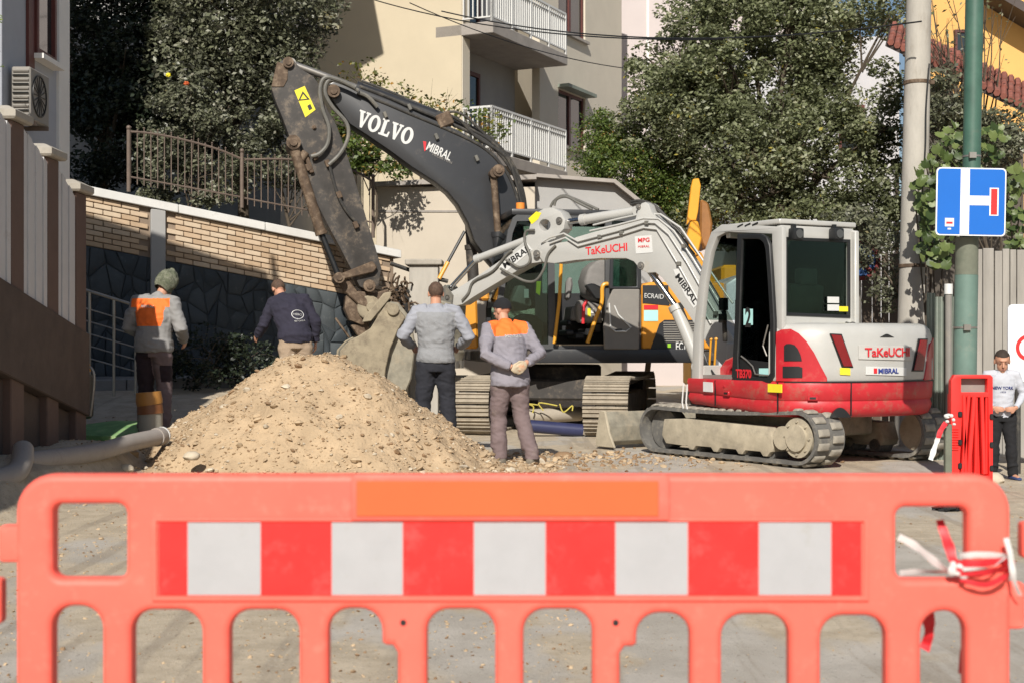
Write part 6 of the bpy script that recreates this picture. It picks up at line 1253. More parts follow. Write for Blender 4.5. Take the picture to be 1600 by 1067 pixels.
beige_tr = mat('beige_trousers', (.36, .27, .19), .9, var=.1, vs=5, bump=.3); hoodie = mat('white_hoodie', (.46, .475, .52), .9, var=.05, vs=5, bump=.2); beanie = mat('black_beanie', (.012, .012, .014), .95, var=.3, bump=.5, bs=90); camo = mat('camouflage_hood', (.10, .11, .07), .95, var=.5, vs=18, dirt=(.30, .29, .23), dirtamt=.45, ds=16)
glove_m = mat('work_glove', (.50, .42, .30), .9, var=.2, vs=12, dirt=(.6, .18, .06), dirtamt=.3, ds=14); glove_w = mat('pale_glove', (.5, .5, .5), .9, var=.1); black_tr = mat('black_trousers', (.010, .010, .012), .9, var=.3)
# 1 worker with hands behind his back
J = stdJ(pelvis=(0, 0, .95), chest=(0, .09, 1.26), neck=(0, .16, 1.44), head=(0, .23, 1.58), shL=(-.195, .10, 1.395), shR=(.195, .10, 1.395), elL=(-.30, -.07, 1.13), elR=(.30, -.07, 1.13), wrL=(-.06, -.21, 1.00), wrR=(.08, -.22, 1.04), handd=[(.8, .0, -.25), (-.6, -.1, -.55)], handn=[(0, .9, .2), (0, .9, .2)], knL=(-.10, .08, .50), knR=(.13, .02, .50), anL=(-.09, .06, .09), anR=(.20, -.10, .09), toe=[(-.3, 1, 0), (.7, .6, 0)], headrot=(-.12, 0, .55), curl=.9)
p, jk = person('man in grey work jacket with orange shoulders and black beanie, hands clasped behind his back', (-.02, 14.6, 0), rad(22), J, 1.10, 1.06, [g_jacket, hi_or], tr_maroon, beanie, hat='beanie', hem=.80, hem_flare=.02, gloves=glove_m, shoe=mat('dusty_shoe', (.16, .14, .11), .9, var=.3), idx=lambda c: 1 if c.z > 1.325 + .02 * math.sin(c.x * 6) and abs(c.x) < .205 - max(0, 1.40 - c.z) * .3 else 0)
drape(jk, p, 'MIBRAL', .02, 1.315, .19, .032, M['white'], offset=.02)
# 2 man in grey sweater
J = stdJ(shL=(-.20, 0, 1.42), shR=(.20, 0, 1.42), elL=(-.345, -.03, 1.17), elR=(.345, -.03, 1.17), wrL=(-.25, .20, 1.07), wrR=(.25, .20, 1.07), headrot=(-.15, 0, .1), knL=(-.13, .02, .50), knR=(.12, .02, .5), anL=(-.17, 0, .09), anR=(.15, 0, .09))
p, jk = person('man with short brown hair in a light grey knitted sweater, standing behind the sand heap', (P(681, 0, 15.3).x, 15.3, .10), rad(4), J, 1.0, 1.0, [knit, knit2], navy_tr, hair_br, s=1.035, build_=1.06, hem=.90, idx=lambda c: 1 if abs(c.x) > .212 + .03 * (1.40 - c.z) + .01 * math.sin(c.z * 30) or c.z > 1.47 else 0)
# 3 man in navy sweater, bending
J = stdJ(pelvis=(0, 0, .93), chest=(-.05, .14, 1.22), neck=(-.13, .28, 1.38), head=(-.17, .38, 1.49), shL=(-.24, .24, 1.33), shR=(.12, .16, 1.36), elL=(-.36, .22, 1.07), elR=(.24, .12, 1.10), wrL=(-.42, .36, .93), wrR=(.25, .18, .86), headrot=(-.7, 0, .35), handd=[(-.2, .6, -.2), (0, .1, -1)])
p, jk = person('man stooping in a dark navy sweater with a round white emblem on the back', (P(462, 0, 17).x, 17, .37), rad(14), J, 1.10, 1.08, navy, beige_tr, hair_br, s=1.02, hem=.88, shoe=M['black'])
ringm = MB(); n_ = 26; ringm.add([(.075 * k * math.cos(2 * math.pi * i / n_), .055 * k * math.sin(2 * math.pi * i / n_), 0) for k in (1, .9) for i in range(n_)], [(i, (i + 1) % n_, n_ + (i + 1) % n_, n_ + i) for i in range(n_)]); me = ringm.mesh('emblem', M['white'], smooth=0, fix=False)
drape(jk, p, '', .02, 1.21, 0, 0, M['white'], me=me, name='emblem', ang=-.1); drape(jk, p, 'HEBO', .02, 1.21, .10, .026, M['white'], ang=-.1, offset=.02); drape(jk, p, 'BETONKA', .045, 1.135, .13, .018, M['white'], ang=.06, offset=.02)
# 4 man at the left with hood
J = stdJ(chest=(.0, .03, 1.26), neck=(.03, .07, 1.44), head=(.07, .14, 1.56), shL=(-.19, .02, 1.40), shR=(.20, .04, 1.38), elL=(-.29, -.03, 1.12), elR=(.31, .0, 1.10), wrL=(-.18, .22, 1.0), wrR=(.24, .22, .97), headrot=(-.75, 0, -.35), knL=(-.10, .02, .5), knR=(.10, .05, .5))
p, jk = person('man with a camouflage hood in grey and orange work jacket, head bowed, at the left', (P(240, 0, 15.0).x, 15.0, .29), rad(-14), J, 1.12, 1.03, [g_jacket2, hi_or], [tr_maroon, tr_shade], camo, hat='hood', hem=.86, hem_flare=.01, idx=lambda c: 1 if 1.13 < c.z < 1.42 and abs(c.x + .01) < .165 + .05 * (c.z > 1.33) - .03 * max(0, (1.2 - c.z) * 10) and c.y < .1 else 0, tidx=lambda c: 1 if (c.x < -.0 and c.z > .42) or (c.x > .1 and .55 < c.z < .72) else 0)
drape(jk, p, 'MIBRAL', -.02, 1.335, .16, .028, M['white'], ang=-.06, offset=.02)
# 5 boy
J = stdJ(pelvis=(0, 0, .93), neck=(0, .02, 1.46), head=(0, .05, 1.60), elL=(-.28, -.02, 1.15), elR=(.29, -.02, 1.15), wrL=(-.15, .18, .97), wrR=(.13, .18, .97), headrot=(-.35, 0, .0), anL=(-.14, .02, .09), anR=(.12, .0, .09), knL=(-.11, .05, .5), toe=[(-.4, 1, 0), (.3, 1, 0)], handd=[(1, .3, -.1), (-1, .3, -.1)], handn=[(0, -1, 0), (0, -1, 0)])
p, jk = person('small boy in a white hooded sweatshirt and black trousers looking down, by the wooden fence', (P(1565, 0, 13.0).x, 13.0, 0), rad(170), J, 1.04, 1.10, hoodie, black_tr, mat('dark_brown_hair', (.03, .02, .014), .8, var=.4, bump=.5, bs=90), s=.675, hs=1.27, build_=.88, hem=.86, shoe=mat('blue_trainer', (.03, .05, .14), .7, var=.4, vs=14))
drape(jk, p, 'NEW YORK', .0, 1.245 * .675, .19, .030, M['bluep'], sgn=1, offset=.03); drape(jk, p, '1925', .0, 1.19 * .675, .05, .014, M['bluep'], sgn=1)
m_ = MB(); m_.tube([Vector((.075 * math.cos(t), -.02 + .065 * math.sin(t), 1.432 * .675 - .018 * math.sin(t))) for t in [2 * math.pi * i / 16 for i in range(17)]], .020, 10); m_.build('hood', hoodie, p, smooth=180)
# ================================================================== STREET FURNITURE AND SITE OBJECTS
def single(o, label, cat, group=None): return tag(o, label, cat, group)
# concrete pole
a, b = P(1437, -60, 17.2), P(1421, 660, 17.2); cp = empty('concrete_pole', tuple(b), 0, 'tall pale concrete utility pole with rusty bands behind the red excavator', 'pole'); b.z = -.1
m_ = MB(); m_.tube([a.lerp(b, t) for t in (0, .35, .6, 1)], [.145, .155, .165, .185], 24); m_.build('shaft', M['concrete'], cp, world=True, smooth=60)
for py in (130, 416):
    t = (py + 60) / 720; c = P(1437 - 16 * t, py, 17.2); r_ = .155 + .012 * (py > 300); m_ = MB(); m_.tube([c - Vector((0, 0, .022)), c + Vector((0, 0, .022))], r_ + .006, 24); m_.box(c + Vector((r_ + .02, -.03, 0)), (.05, .05, .05)); m_.build('steel_band', M['rusty'], cp, world=True, bevel=.003)
m_ = MB(); m_.tube(catmull([P(x, y, 17.02) for x, y in ((1452, 100), (1447, 170), (1446, 230), (1441, 300), (1438, 380), (1440, 430))], 4), .010, 6); m_.build('cable', M['black'], cp, world=True)
# green sign pole
gp2 = empty('green_pole', (P(1508, 0, 12.6).x, 12.6, 0), 0, 'green painted steel lamp post that carries the blue sign', 'pole'); W_ = dict(world=True)
cx = P(1521, 0, 12.6).x; c2 = P(1508, 0, 12.6).x
m_ = MB(); m_.tube([P(1524, -80, 12.6), P(1516, 372, 12.6)], .078, 24); m_.build('shaft', M['greenpaint'], gp2, **W_)
q = P(1511, 372, 12.6); q2 = P(1507, 600, 12.6); q3_ = Vector((q2.x, 12.6, -.05)); m_ = MB(); m_.tube([q, P(1510, 430, 12.6)], [.098, .100], 24); m_.build('collar', M['pole_base'], gp2, **W_); m_ = MB(); m_.tube([P(1510, 430.2, 12.6), q2, q3_], [.101, .103, .105], 24); m_.build('lower_shaft', mat('faded_green_paint', (.12, .19, .16), .6, var=.2, dirt=(.25, .25, .2), dirtamt=.2), gp2, **W_)
for py in (245, 512): c = P(1518 if py < 300 else 1508, py, 12.6); r_ = .082 if py < 300 else .107; m_ = MB(); m_.tube([c - Vector((0, 0, .008)), c + Vector((0, 0, .008))], r_, 24); m_.box(c + Vector((-.02, -r_ - .01, 0)), (.06, .03, .05)); m_.build('clamp', M['steel'], gp2, **W_)
# blue dead end sign
SD = 12.42; sg = empty('road_sign', tuple(P(1516, 316, SD)), 0, 'blue square road sign with white T and red bar, dead end to the right', 'sign')
tl, tr_, br, bl_ = P(1463, 262, SD), P(1572, 264, SD), P(1569, 370, SD), P(1461, 368, SD); 
def S(u, v, d=0): q = tl + (tr_ - tl) * u + (bl_ - tl) * v; return Vector((q.x, SD - d, q.z))
def quadp(name, u0, u1, v0, v1, m, d0, d1, rr=0):
    L = rrect(u0, u1, v0, v1, rr, 4) if rr else [(u0, v0), (u1, v0), (u1, v1), (u0, v1)]
    mb = MB(); n = len(L); mb.add([S(u, v, d0) for u, v in L] + [S(u, v, d1) for u, v in L], [tuple(range(n)), tuple(range(n, 2 * n))[::-1]] + [(i, (i + 1) % n, n + (i + 1) % n, n + i) for i in range(n)]); return mb.build(name, m, sg, world=True)
quadp('plate', 0, 1, 0, 1, M['signwhite'], 0, .012, .06); quadp('blue_field', .018, .982, .018, .982, M['signblue'], .0125, .0145, .05)
quadp('white_stem', .345, .475, .0185, .9815, M['signwhite'], .0146, .0165); quadp('white_arm', .476, .775, .41, .55, M['signwhite'], .0146, .0165); quadp('white_edge', .762, .892, .29, .70, M['signwhite'], .0167, .018); quadp('red_bar', .782, .872, .305, .685, M['signred'], .0181, .0195)
quadp('sticker', .13, .26, .745, .87, M['white'], .0146, .016); quadp('sticker_mark', .15, .24, .80, .83, M['redp'], .0161, .0168); quadp('sticker_mark', .17, .22, .89, .915, M['white'], .0146, .0155)
m_ = MB(); m_.bb(P(1500, 0, 12.5).x, P(1530, 0, 12.5).x, SD + .001, 12.53, P(0, 300, 12.5).z, P(0, 292, 12.5).z); m_.build('bracket', M['steel'], sg, world=True)
# folded red barriers
D = 12.15; x0, x1 = P(1484, 0, D).x, P(1549, 0, D).x; zt = P(0, 585, D).z
fb = empty('folded_barrier', ((x0 + x1) / 2, D, 0), 0, 'bright red plastic barrier folded upright beside the green pole', 'barrier'); wdt = x1 - x0
m_ = MB(); m_.plate([(x0, .02), (x0 + .04, 0), (x1 - .01, 0), (x1, .02), (x1, zt - .02), (x1 - .02, zt), (x0 + .03, zt), (x0, zt - .05)], [[(x0 + .085, zt - .03), (x0 + .085, zt - .15), (x1 - .045, zt - .15), (x1 - .045, zt - .03)], [(x0 + .10, zt - .19), (x0 + .07, .12), (x1 - .03, .12), (x1 - .04, zt - .19)]], D - .04, D + .04); m_.build('outer_frame', M['foldred'], fb, bevel=.012, segs=2, **W_)
MB().bb(x0 + .02, x1 - .005, D + .06, D + .14, .02, zt - .16).build('rear_leaf', M['foldred'], fb, bevel=.01, **W_)
MB().bb(x0 + .06, x1 - .02, D + .041, D + .055, zt - .155, zt - .03).build('back_panel', M['grey'], fb, **W_)
for i, (u0, u1, w2) in enumerate(((.42, .26, .028), (.56, .42, .035), (.62, .60, .022), (.30, .34, .03), (.74, .80, .03), (.86, .86, .02))):
    a = Vector((x0 + wdt * u0, D - .03 + .012 * (i % 3), zt - .17)); b = Vector((x0 + wdt * u1, D - .03 + .012 * (i % 3), .13)); m_ = MB(); m_.box((a + b) / 2, (w2, .05, (a - b).length), rot=(0, math.atan2((a - b).x, (a - b).z), 0)); m_.build('slat', M['foldred'], fb, bevel=.006, **W_)
for k in range(9): m_ = MB(); m_.bb(x0 - .004, x0 + .06, D - .052, D - .0405, .34 + .022 * k, .350 + .022 * k); m_.build('grip_rib', M['foldred'], fb, **W_)
for zz in (zt - .36, zt - .60, .18): m_ = MB(); m_.bb(x0 + .055, x0 + .09, D - .06, D - .0405, zz, zz + .05); m_.build('hinge', M['black'], fb, bevel=.008, **W_); m_ = MB(); m_.bb(x1 - .03, x1 + .0, D - .06, D - .0405, zz - .02, zz + .03); m_.build('hinge', M['black'], fb, bevel=.008, **W_)
# stake with tape
sx = P(1481, 0, 11.9).x; st_ = empty('marker_stake', (sx, 11.9, 0), 0, 'short grey stake with red and white tape knotted on top, left of the folded barrier', 'stake')
MB().bb(sx - .028, sx + .028, 11.87, 11.93, 0, P(0, 662, 11.9).z).build('stake', M['pole_base'], st_, bevel=.006, **W_)
def ribbon(pts, w2, th=.002, twist=0):
    pts = catmull(pts, 5); rr = []
    for i, p in enumerate(pts):
        t = (pts[min(i + 1, len(pts) - 1)] - pts[max(i - 1, 0)]).normalized(); a = twist * i / len(pts); s_ = t.cross(Vector((0, 1, 0))); s_ = s_.normalized() if s_.length > .05 else Vector((1, 0, 0)); n = t.cross(s_).normalized(); a += .5 * noise.noise(p * 40 + Vector((7, 3, 1))); e = (s_ * math.cos(a) + n * math.sin(a)) * (.85 + .35 * noise.noise(p * 30)); p = p + n * .006 * noise.noise(p * 50); f = t.cross(e).normalized()
        rr.append([p + e * w2 / 2, p + f * th, p - e * w2 / 2, p - f * th])
    mb = MB(); mb.rings(rr); return mb
m_ = MB()
for k in range(7): m_.ball(P(1481 + R.uniform(-8, 10), 655 + R.uniform(-8, 8), 11.84), (R.uniform(.015, .028), .02, R.uniform(.01, .02)), 7, 5)
m_.build('tape_knot', M['white'], st_, **W_)
ribbon([P(1478, 660, 11.82), P(1470, 672, 11.8), P(1466, 684, 11.8)], .05).build('tape_end', M['redp'], st_, **W_); ribbon([P(1466, 683, 11.8), P(1460, 700, 11.8), P(1454, 718, 11.8)], .05, twist=.5).build('tape_end', M['white'], st_, **W_)
# notice board far right
nb_ = empty('notice_board', (P(1615, 0, 13.6).x, 13.6, 0), 0, 'white notice board with a red ring, cut off by the right edge, behind the boy', 'sign')
bx0, bx1 = P(1574, 0, 13.6).x, P(1664, 0, 13.6).x; z1, z0_ = P(0, 476, 13.6).z, P(0, 596, 13.6).z
m_ = MB(); m_.plate(rrect(bx0, bx1, z0_, z1, .05), [], 13.58, 13.61); m_.build('board', M['signwhite'], nb_, bevel=.004, **W_)
c = P(1608, 543, 13.57); m_ = MB(); m_.plate(circ(c.x, c.z, .125, 32), [circ(c.x, c.z, .092, 32)], 13.573, 13.579); m_.build('red_ring', M['signred'], nb_, **W_)
for px in (1590, 1650): m_ = MB(); m_.tube([P(px, 597, 13.62), Vector((P(px, 0, 13.62).x, 13.62, 0))], .03, 10); m_.build('post', M['hose'], nb_, **W_)
# wooden fence on the right
wf = empty('plank_fence', (P(1590, 0, 15.8).x, 15.8, 0), 0, 'fence of weathered grey vertical planks at the right edge behind the boy', 'fence')
px = 1521
while px < 1740:
    w2 = R.uniform(10, 19); a = P(px, 0, 15.8).x; b = P(px + w2 - 1.3, 0, 15.8).x; zt = P(0, 393 - R.uniform(0, 5) + (px - 1521) * .0, 15.8).z; d = R.uniform(-.012, .012)
    m_ = MB(); m_.bb(a, b, 15.78 + d, 15.81 + d, -.05, zt); m_.build('plank', M['wood_grey'], wf, bevel=.004, **W_); px += w2
for zz in (.5, 1.75): m_ = MB(); m_.bb(P(1521, 0, 15.8).x, P(1740, 0, 15.8).x, 15.84, 15.9, zz, zz + .1); m_.build('rail', M['wood_grey'], wf, **W_)
# green grey sheet fence
sf = empty('sheet_fence', (P(1475, 0, 15.2).x, 15.2, 0), 0, 'grey green metal sheets standing between the red excavator and the green pole', 'fence')
px = 1448; k = 0
while px < 1506:
    a = P(px, 0, 15.2).x; b = P(px + 13.4, 0, 15.2).x; m_ = MB(); n = 8; L = [(a + (b - a) * i / n, 15.2 + .012 * math.sin(i * 2.4 + k)) for i in range(n + 1)]; L2 = L + [(x, y + .006) for x, y in L[::-1]]; m_.prism(L2, -.05, P(0, 458 + (6 if k % 2 else 0), 15.2).z, ax='z'); m_.build('sheet', M['greensheet'], sf, **W_); px += 13.8; k += 1
m_ = MB(); m_.tube([P(1482, 460, 15.1), P(1482, 444, 15.1)], .045, 12); m_.build('post_cap', M['white'], sf, **W_); m_ = MB(); m_.tube([P(1482, 460.5, 15.1), Vector((P(1482, 0, 15.1).x, 15.1, 0))], .035, 10); m_.build('post', M['grey'], sf, **W_)
# dark plank fence under the tree
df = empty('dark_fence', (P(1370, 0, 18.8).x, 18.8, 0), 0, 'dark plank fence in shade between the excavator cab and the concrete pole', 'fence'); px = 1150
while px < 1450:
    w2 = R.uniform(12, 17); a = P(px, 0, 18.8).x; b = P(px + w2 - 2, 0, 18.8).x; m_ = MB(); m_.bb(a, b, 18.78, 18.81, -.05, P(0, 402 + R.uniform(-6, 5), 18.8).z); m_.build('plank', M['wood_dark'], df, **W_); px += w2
ns = empty('no_parking_sign', tuple(P(1352, 405, 18.2)), 0, 'round blue sign with a red ring in shade just right of the excavator cab', 'sign'); c = P(1343, 407, 18.2)
m_ = MB(); m_.prism(circ(c.x, c.z, .26, 32), 18.2, 18.21); m_.build('disc', mat('shaded_blue', (.01, .05, .16), .6, var=.3), ns, **W_); m_ = MB(); m_.plate(circ(c.x, c.z, .262, 32), [circ(c.x, c.z, .21, 32)], 18.19, 18.199); m_.build('red_ring', mat('shaded_red', (.16, .02, .02), .6, var=.3), ns, **W_)  # blue and red darkened to stand in for shade on the sign
m_ = MB(); m_.box((c.x, 18.194, c.z), (.44, .008, .05), rot=(0, .785, 0)); m_.build('slash', bpy.data.materials['shaded_red'], ns, **W_); m_ = MB(); m_.tube([(c.x, 18.24, c.z + .3), (c.x, 18.24, -.05)], .03, 10); m_.build('post', M['steel'], ns, **W_)
# drain pipes at the left
def pipe(name, pts, r_, label, n=18, m=None, bell=True):
    root = empty(name, tuple(pts[-1]), 0, label, 'pipe', None); pts = catmull(pts, 6); m_ = MB(); rr = []
    m_.tube(pts, r_, n); m_.build('tube', m or M['pipegrey'], root, **W_)
    if bell: d = (pts[-1] - pts[-2]).normalized(); m_ = MB(); m_.tube([pts[-1] - d * .10, pts[-1] - d * .02, pts[-1]], [r_ * 1.14, r_ * 1.16, r_ * 1.1], n); m_.build('socket', m or M['pipegrey'], root, **W_); m_ = MB(); m_.tube([pts[-1] + d * .001, pts[-1] + d * .02], r_ * 1.17, n); m_.build('rim', M['white'], root, **W_)
    return root
pipe('drain_pipe', [P(20, 724, 10.9), P(80, 716, 11.48), P(150, 706, 12.38), P(200, 692, 13.0), P(252, 681, 13.6)], .078, 'long grey drain pipe lying from the fence to the left foot of the heap')
pipe('pipe_elbow', [P(-50, 762, 10.1), P(-8, 750, 10.3), P(22, 740, 10.5), P(34, 722, 10.7), P(36, 702, 10.9)], .080, 'curved grey pipe elbow on the ground at the left edge', bell=False)
up_ = empty('standing_pipe', (P(234, 0, 14.2).x, 14.2, .2), 0, 'upright grey pipe piece with an orange brown socket in front of the hooded man', 'pipe')
m_ = MB(); m_.tube([P(236, 682, 14.2), P(235, 645, 14.2)], .118, 24); m_.build('tube', mat('grey_pipe_upright', (.30, .29, .25), .7, var=.1), up_, **W_); m_ = MB(); m_.tube([P(235, 646, 14.2), P(234, 632, 14.2)], [.128, .124], 24); m_.build('socket', mat('brown_socket', (.20, .08, .03), .5, var=.15), up_, **W_); m_ = MB(); m_.tube([P(234, 632.3, 14.2), P(233, 625, 14.2), P(232, 612, 14.2)], [.126, .132, .122], 24); m_.build('upper_ring', M['pipeorange'], up_, **W_)
o = MB(); o.box(P(200, 714, 13.5), (.17, .16, .13), rot=(.05, .1, .4)); single(o.build('wooden_block', mat('raw_wood', (.36, .25, .14), .9, var=.25, stretch=(1, 6, 6)), bevel=.006), 'small block of raw wood under the drain pipe beside the sand heap', 'block')
mb = MB(); n = 22; c = P(182, 658, 15.0); L = [(c.x + (.50 + .07 * noise.noise(Vector((math.cos(t) * 2, math.sin(t) * 2, 3)))) * math.cos(t), 15.2 + .42 * math.sin(t)) for t in [2 * math.pi * i / n for i in range(n)]]
mb.add([(x, y, gz(x, y) + .05) for x, y in L] + [(x, y, gz(x, y) - .02) for x, y in L] + [(c.x, 15.2, gz(c.x, 15.2) + .09)], [(i, (i + 1) % n, 2 * n) for i in range(n)] + [(i, n + i, n + (i + 1) % n, (i + 1) % n) for i in range(n)]); single(mb.build('green_sheet', M['green_mat']), 'green plastic sheet spread on the ground beside the hooded man', 'sheet')
cpt = empty('plate_compactor', tuple(P(136, 690, 13.2)), 0, 'small yellow topped machine half hidden behind the end of the dark fence', 'machine')
m_ = MB(); m_.prism([(P(a, b, 14.6).x, P(a, b, 14.6).z) for a, b in ((119, 584), (124, 562), (130, 560), (138, 576), (135, 583))], 14.5, 14.75); m_.build('hood', M['yellow'], cpt, bevel=.02, **W_); m_ = MB(); m_.prism([(P(a, b, 14.6).x, P(a, b, 14.6).z) for a, b in ((116, 655), (118, 585), (138, 585), (136, 655))], 14.48, 14.85); m_.build('engine', M['black'], cpt, bevel=.03, **W_); m_ = MB(); m_.tube(catmull([P(a, b, 14.5) for a, b in ((141, 650), (146, 610), (147, 585), (142, 574), (136, 574))], 4), .014, 8); m_.build('handle', M['steel'], cpt, **W_)
# pipes and hoses under the large excavator
single(MB().tube([P(812, 651, 19.6), P(906, 646, 20.2)], .10, 16).build('pale_pipe', mat('pale_pipe', (.42, .37, .30), .8, var=.1)), 'pale pipe lying on the ground between the tracks of the large excavator', 'pipe')
single(MB().tube([P(815, 664, 18.9), P(910, 672, 19.0)], .085, 16).build('blue_pipe', M['blue_pipe']), 'dark blue pipe lying before the pale pipe between the large tracks', 'pipe')
m_ = MB(); 
for k in range(3): m_.tube(catmull([P(822 + k * 18 + R.uniform(0, 40), 638 + R.uniform(-12, 8), 19.5) for _ in range(4)], 6), .010, 6)
single(m_.build('yellow_hose', mat('dusty_yellow', (.5, .42, .08), .7, var=.2)), 'tangled yellow hose between the tracks of the large excavator', 'hose')
# rubble
for i, (px, py, D, s_, lb) in enumerate(((1551, 748, 12.75, .10, 'pale rounded stone on the ground next to the boy'), (352, 636, 13.75, .05, 'pale stone near the crest on the left slope of the sand heap'), (300, 712, 12.95, .07, 'large pale stone low on the left side of the sand heap'), (196, 732, 12.9, .07, 'whitish stone at the left toe of the sand heap'), (880, 713, 15.4, .09, 'dark clod of earth on the ground right of the man with the beanie'), (842, 718, 14.9, .08, 'dark clod at the heel of the man with the beanie'))):
    c = P(px, py, D); V = []; n = 9
    for zz, rr in ((-.5, .7), (-.1, 1), (.3, .85), (.6, .45)):
        for j in range(n): t = 2 * math.pi * j / n; q = rr * (1 + .25 * noise.noise(Vector((math.cos(t) * 1.5 + i * 7, math.sin(t) * 1.5, zz * 2)))); V.append((c.x + s_ * q * math.cos(t) * 1.2, c.y + s_ * q * math.sin(t), c.z + s_ * zz))
    m_ = MB(); m_.rings([V[k * n:(k + 1) * n] for k in range(4)]); single(m_.build('stone' if i < 4 else 'earth_clod', M['stone2'] if i < 4 else M['stone3'], smooth=60), lb, 'stone' if i < 4 else 'clod')
m_ = MB()
for k in range(9): c = P(1465 + k * 7, 799 + R.uniform(-5, 5), 10.6); c.z = R.uniform(.01, .03); m_.box(c, (R.uniform(.03, .1), R.uniform(.05, .14), .02), rot=(R.uniform(-.4, .4), R.uniform(-.4, .4), R.uniform(0, 3)))
tag(m_.build('litter', M['black']), 'scraps of black rubber litter on the road behind the right barrier window', 'litter', kind='stuff')

# ================================================================== FOREGROUND BARRIER
BD = 2.857; s1 = F / BD
def bz(py): return CAMZ + (533.5 - py) / s1
def bx(px): return (px - 800) / s1
def curve_plate(name, outer, holes, y0, th, bev, m, parent):
    cu = bpy.data.curves.new(name, 'CURVE'); cu.dimensions = '2D'; cu.fill_mode = 'BOTH'; cu.extrude = max(0, th / 2 - bev); cu.bevel_depth = bev; cu.bevel_resolution = 4; cu.offset = -bev
    for L in [outer] + holes:
        sp = cu.splines.new('POLY'); sp.points.add(len(L) - 1); sp.use_cyclic_u = True
        for p_, q in zip(sp.points, L): p_.co = (q[0], q[1], 0, 1)
    ob = bpy.data.objects.new('t', cu); C.objects.link(ob); dg = bpy.context.evaluated_depsgraph_get(); dg.update(); me = bpy.data.meshes.new_from_object(ob.evaluated_get(dg)); bpy.data.objects.remove(ob)
    me.transform(Matrix(((1, 0, 0, 0), (0, 0, 1, y0 + th / 2), (0, 1, 0, 0), (0, 0, 0, 1)))); me.materials.clear(); me.materials.append(m); me.polygons.foreach_set('use_smooth', [True] * len(me.polygons)); me.set_sharp_from_angle(angle=rad(40)); return link(name, me, parent)
def hole(x0, x1, y0, y1, r=.045, r2=None): return rrect(bx(x0), bx(x1), bz(y1), bz(y0), r, 6)
bar_ = empty('road_barrier', (0, BD, 0), 0, 'orange red plastic road barrier with a red and white striped board across the foreground', 'barrier')
zb = .16
def toz(z): return z
def archh(x0, x1, ytop, r=.045):
    X0, X1, Z1 = bx(x0), bx(x1), bz(ytop); o_ = []
    for cx_, cz_, a in ((X1 - r, Z1 - r, 0), (X0 + r, Z1 - r, 90)):
        for i in range(7): t = rad(a + 90 * i / 6); o_.append((cx_ + r * math.cos(t), cz_ + r * math.sin(t)))
    for cx_, a in ((X0 + .03, 180), (X1 - .03, 270)):
        for i in range(5): t = rad(a + 90 * i / 4); o_.append((cx_ + .03 * math.cos(t), zb + .03 + .03 * math.sin(t)))
    return o_
def notch(x0, x1, ytop, xn, yn, side):
    L = archh(x0, x1, ytop); 
    zn = bz(yn); out = []
    if side > 0:   # right edge is narrow above the notch and wide below: x1 above, xn below
        out = [(bx(x1), zn), (bx(x1) + .008, zn - .006), (bx(xn) - .01, zn - .006), (bx(xn), zn - .02), (bx(xn), zb + .03), (bx(xn) - .03, zb)]
        L2 = [p for p in L if p[1] > zn]; return out[::-1] + L2 + [(bx(x0), zb + .03), (bx(x0) + .03, zb)]
    out = [(bx(x0), zn), (bx(x0) - .008, zn - .006), (bx(xn) + .01, zn - .006), (bx(xn), zn - .02), (bx(xn), zb + .03), (bx(xn) + .03, zb)]
    L2 = [p for p in L if p[1] > zn]; return L2 + out + [(bx(x1) - .03, zb), (bx(x1), zb + .03)]
ox0, ox1 = bx(24), bx(1580); zt = bz(741) ; r_ = .075
outer = []
for cx_, cz_, a, rr in ((ox1 - r_, zt - r_, 0, r_), (ox0 + r_, zt - r_, 90, r_), (ox0 + .02, .07, 180, .02), (ox1 - .02, .07, 270, .02)):
    for i in range(9): t = rad(a + 90 * i / 8); outer.append((cx_ + rr * math.cos(t), cz_ + rr * math.sin(t)))
B_ = .014
def sh_(L, d): # holes are grown by the bevel, so draw them a little smaller
    cx_ = sum(p[0] for p in L) / len(L); cz_ = sum(p[1] for p in L) / len(L); return L
hs_ = [hole(81, 197, 787, 904, .02), hole(1401, 1514, 792, 905, .02)] + [archh(a, b, t) for a, b, t in ((80, 159, 947), (205, 315, 953), (358, 467, 953), (667, 774, 952), (818, 926, 952), (1128, 1234, 960), (1283, 1386, 962), (1440, 1511, 955))] + [notch(513, 597, 951, 621, 1004, 1), notch(995, 1079, 958, 969, 1006, -1)]
body = curve_plate('body', outer, hs_, BD, .052, B_, M['barrier'], bar_)
# raised middle of the top rail, recessed plate, board frame
m_ = MB(); m_.prism([(bx(549), bz(812)), (bx(1046), bz(812)), (bx(1046), bz(746)), (bx(1040), bz(740)), (bx(555), bz(740)), (bx(549), bz(746))], -.010 - 0, .0); 
for i, v in enumerate(m_.v): m_.v[i] = v
me_o = m_.build('top_block', M['barrier'], bar_, bevel=.005, segs=2)
m_ = MB(); m_.prism([(bx(558), bz(805)), (bx(1028), bz(805)), (bx(1028), bz(750)), (bx(558), bz(750))], -.0125, -.0101); m_.build('inset_plate', M['barrier_in'], bar_, bevel=.001)
m_ = MB(); m_.plate([(bx(238), bz(938)), (bx(1357), bz(938)), (bx(1357), bz(809)), (bx(238), bz(809))], [[(bx(246), bz(931)), (bx(246), bz(813.5)), (bx(1349), bz(813.5)), (bx(1349), bz(931))]], -.006, -.0001); m_.build('board_rim', M['barrier'], bar_, bevel=.0025, segs=2)
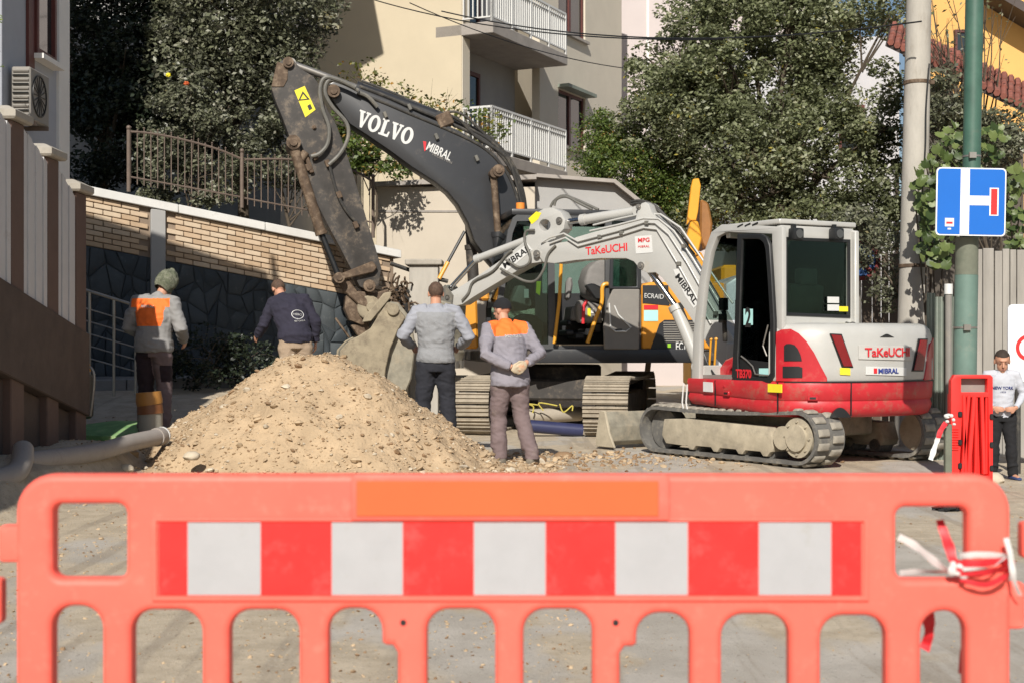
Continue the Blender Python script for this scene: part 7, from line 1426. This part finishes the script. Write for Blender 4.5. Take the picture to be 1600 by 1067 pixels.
for i, (a, b) in enumerate(((248, 293), (293, 408), (408, 518), (518, 630), (630, 740), (740, 853), (853, 961), (961, 1075), (1075, 1185), (1185, 1299), (1299, 1346))):
    m_ = MB(); m_.prism([(bx(a + .4), bz(929)), (bx(b - .4), bz(929)), (bx(b - .4), bz(815.5)), (bx(a + .4), bz(815.5))], -.0022, -.0003); m_.build('reflective_panel', M['tape_white' if i % 2 else 'tape_red'], bar_, bevel=.0004)
for px in (630, 962): m_ = MB(); m_.prism(circ(bx(px), bz(972), .0065, 14), -.0015, .001); m_.build('screw_hole', M['black'], bar_)
for c_ in bar_.children:
    pass
for px in (300, 1300): m_ = MB(); m_.bb(bx(px) - .06, bx(px) + .06, -.22, .28, 0, .065); m_.build('foot', M['black'], bar_, bevel=.02, segs=2)
body.location = (0, 0, 0); me_ = body.data; me_.transform(Matrix.Translation((0, -BD, 0)))
m_ = MB(); m_.bb(bx(1571), bx(1606), .012, .05, bz(985), bz(912)); m_.build('coupling_lug', M['barrier'], bar_, bevel=.010, segs=3)
m_ = MB(); m_.bb(bx(-6), bx(33), .012, .05, bz(880), bz(822)); m_.build('coupling_lug', M['barrier'], bar_, bevel=.010, segs=3)
# neighbours left and right, mostly outside the frame
nL = dup(bar_, None, (-2.085, BD + .05, -.0)); nL['label'] = 'orange red barrier coupled on at the left edge, only its end showing'; nL['group'] = 'coupled road barriers'
nR = dup(bar_, None, (2.085, BD + .05, 0)); nR['label'] = 'orange red barrier coupled on at the right edge, only its end showing'; nR['group'] = 'coupled road barriers'; bar_['group'] = 'coupled road barriers'
# tape knotted on the right end
tp = empty('barrier_tape', (bx(1500), BD + .02, bz(890)), 0, 'crumpled red and white barrier tape knotted round the right end of the front barrier', 'tape')
def PB(px, py, d=0): return P(px, py, BD - .02 + d)
for L, m, w2, tw in (([PB(1468, 812, .10), PB(1478, 840, .08), PB(1488, 870, .05), PB(1496, 892, .03)], 'redp', .028, .4), ([PB(1404, 838, .12), PB(1430, 852, .10), PB(1462, 878, .07), PB(1492, 898, .03)], 'white', .022, 1.2), ([PB(1405, 895, .10), PB(1440, 892, .1), PB(1490, 893, .04)], 'white', .016, 1), ([PB(1500, 868), PB(1530, 866, -.01), PB(1565, 868, .0), PB(1582, 872, .03)], 'white', .018, .6), ([PB(1494, 880), PB(1530, 880, -.015), PB(1562, 876, -.01), PB(1584, 880, .03)], 'redp', .022, .4), ([PB(1490, 892), PB(1524, 894, -.012), PB(1560, 890, -.008), PB(1584, 884, .03)], 'redp', .022, .8), ([PB(1500, 905), PB(1540, 913, -.01), PB(1566, 902, -.01), PB(1583, 893, .02)], 'redp', .016, .3), ([PB(1505, 888, -.01), PB(1530, 888, -.02), PB(1552, 884, -.02), PB(1570, 870, -.01)], 'white', .012, 2), ([PB(1572, 840, -.01), PB(1580, 870, -.015), PB(1584, 905, -.01), PB(1594, 930, 0)], 'white', .015, 1), ([PB(1450, 958, .10), PB(1452, 985, .11), PB(1448, 1005, .12), PB(1444, 1014, .12)], 'redp', .036, .3), ([PB(1500, 950, .1), PB(1508, 985, .11), PB(1506, 1015, .12), PB(1502, 1052, .12)], 'redp', .020, .5), ([PB(1502, 950, .11), PB(1506, 968, .11), PB(1508, 984, .11)], 'white', .016, .5)):
    ribbon(L, w2 * .8, .0006, tw).build('tape_strip', M[m], tp, **W_)
m_ = MB()
for k in range(9): m_.ball(PB(1496 + R.uniform(-9, 12), 893 + R.uniform(-10, 10), -.0), (R.uniform(.006, .014), .008, R.uniform(.006, .012)), 7, 5)
m_.build('tape_knot', M['white'], tp, **W_)
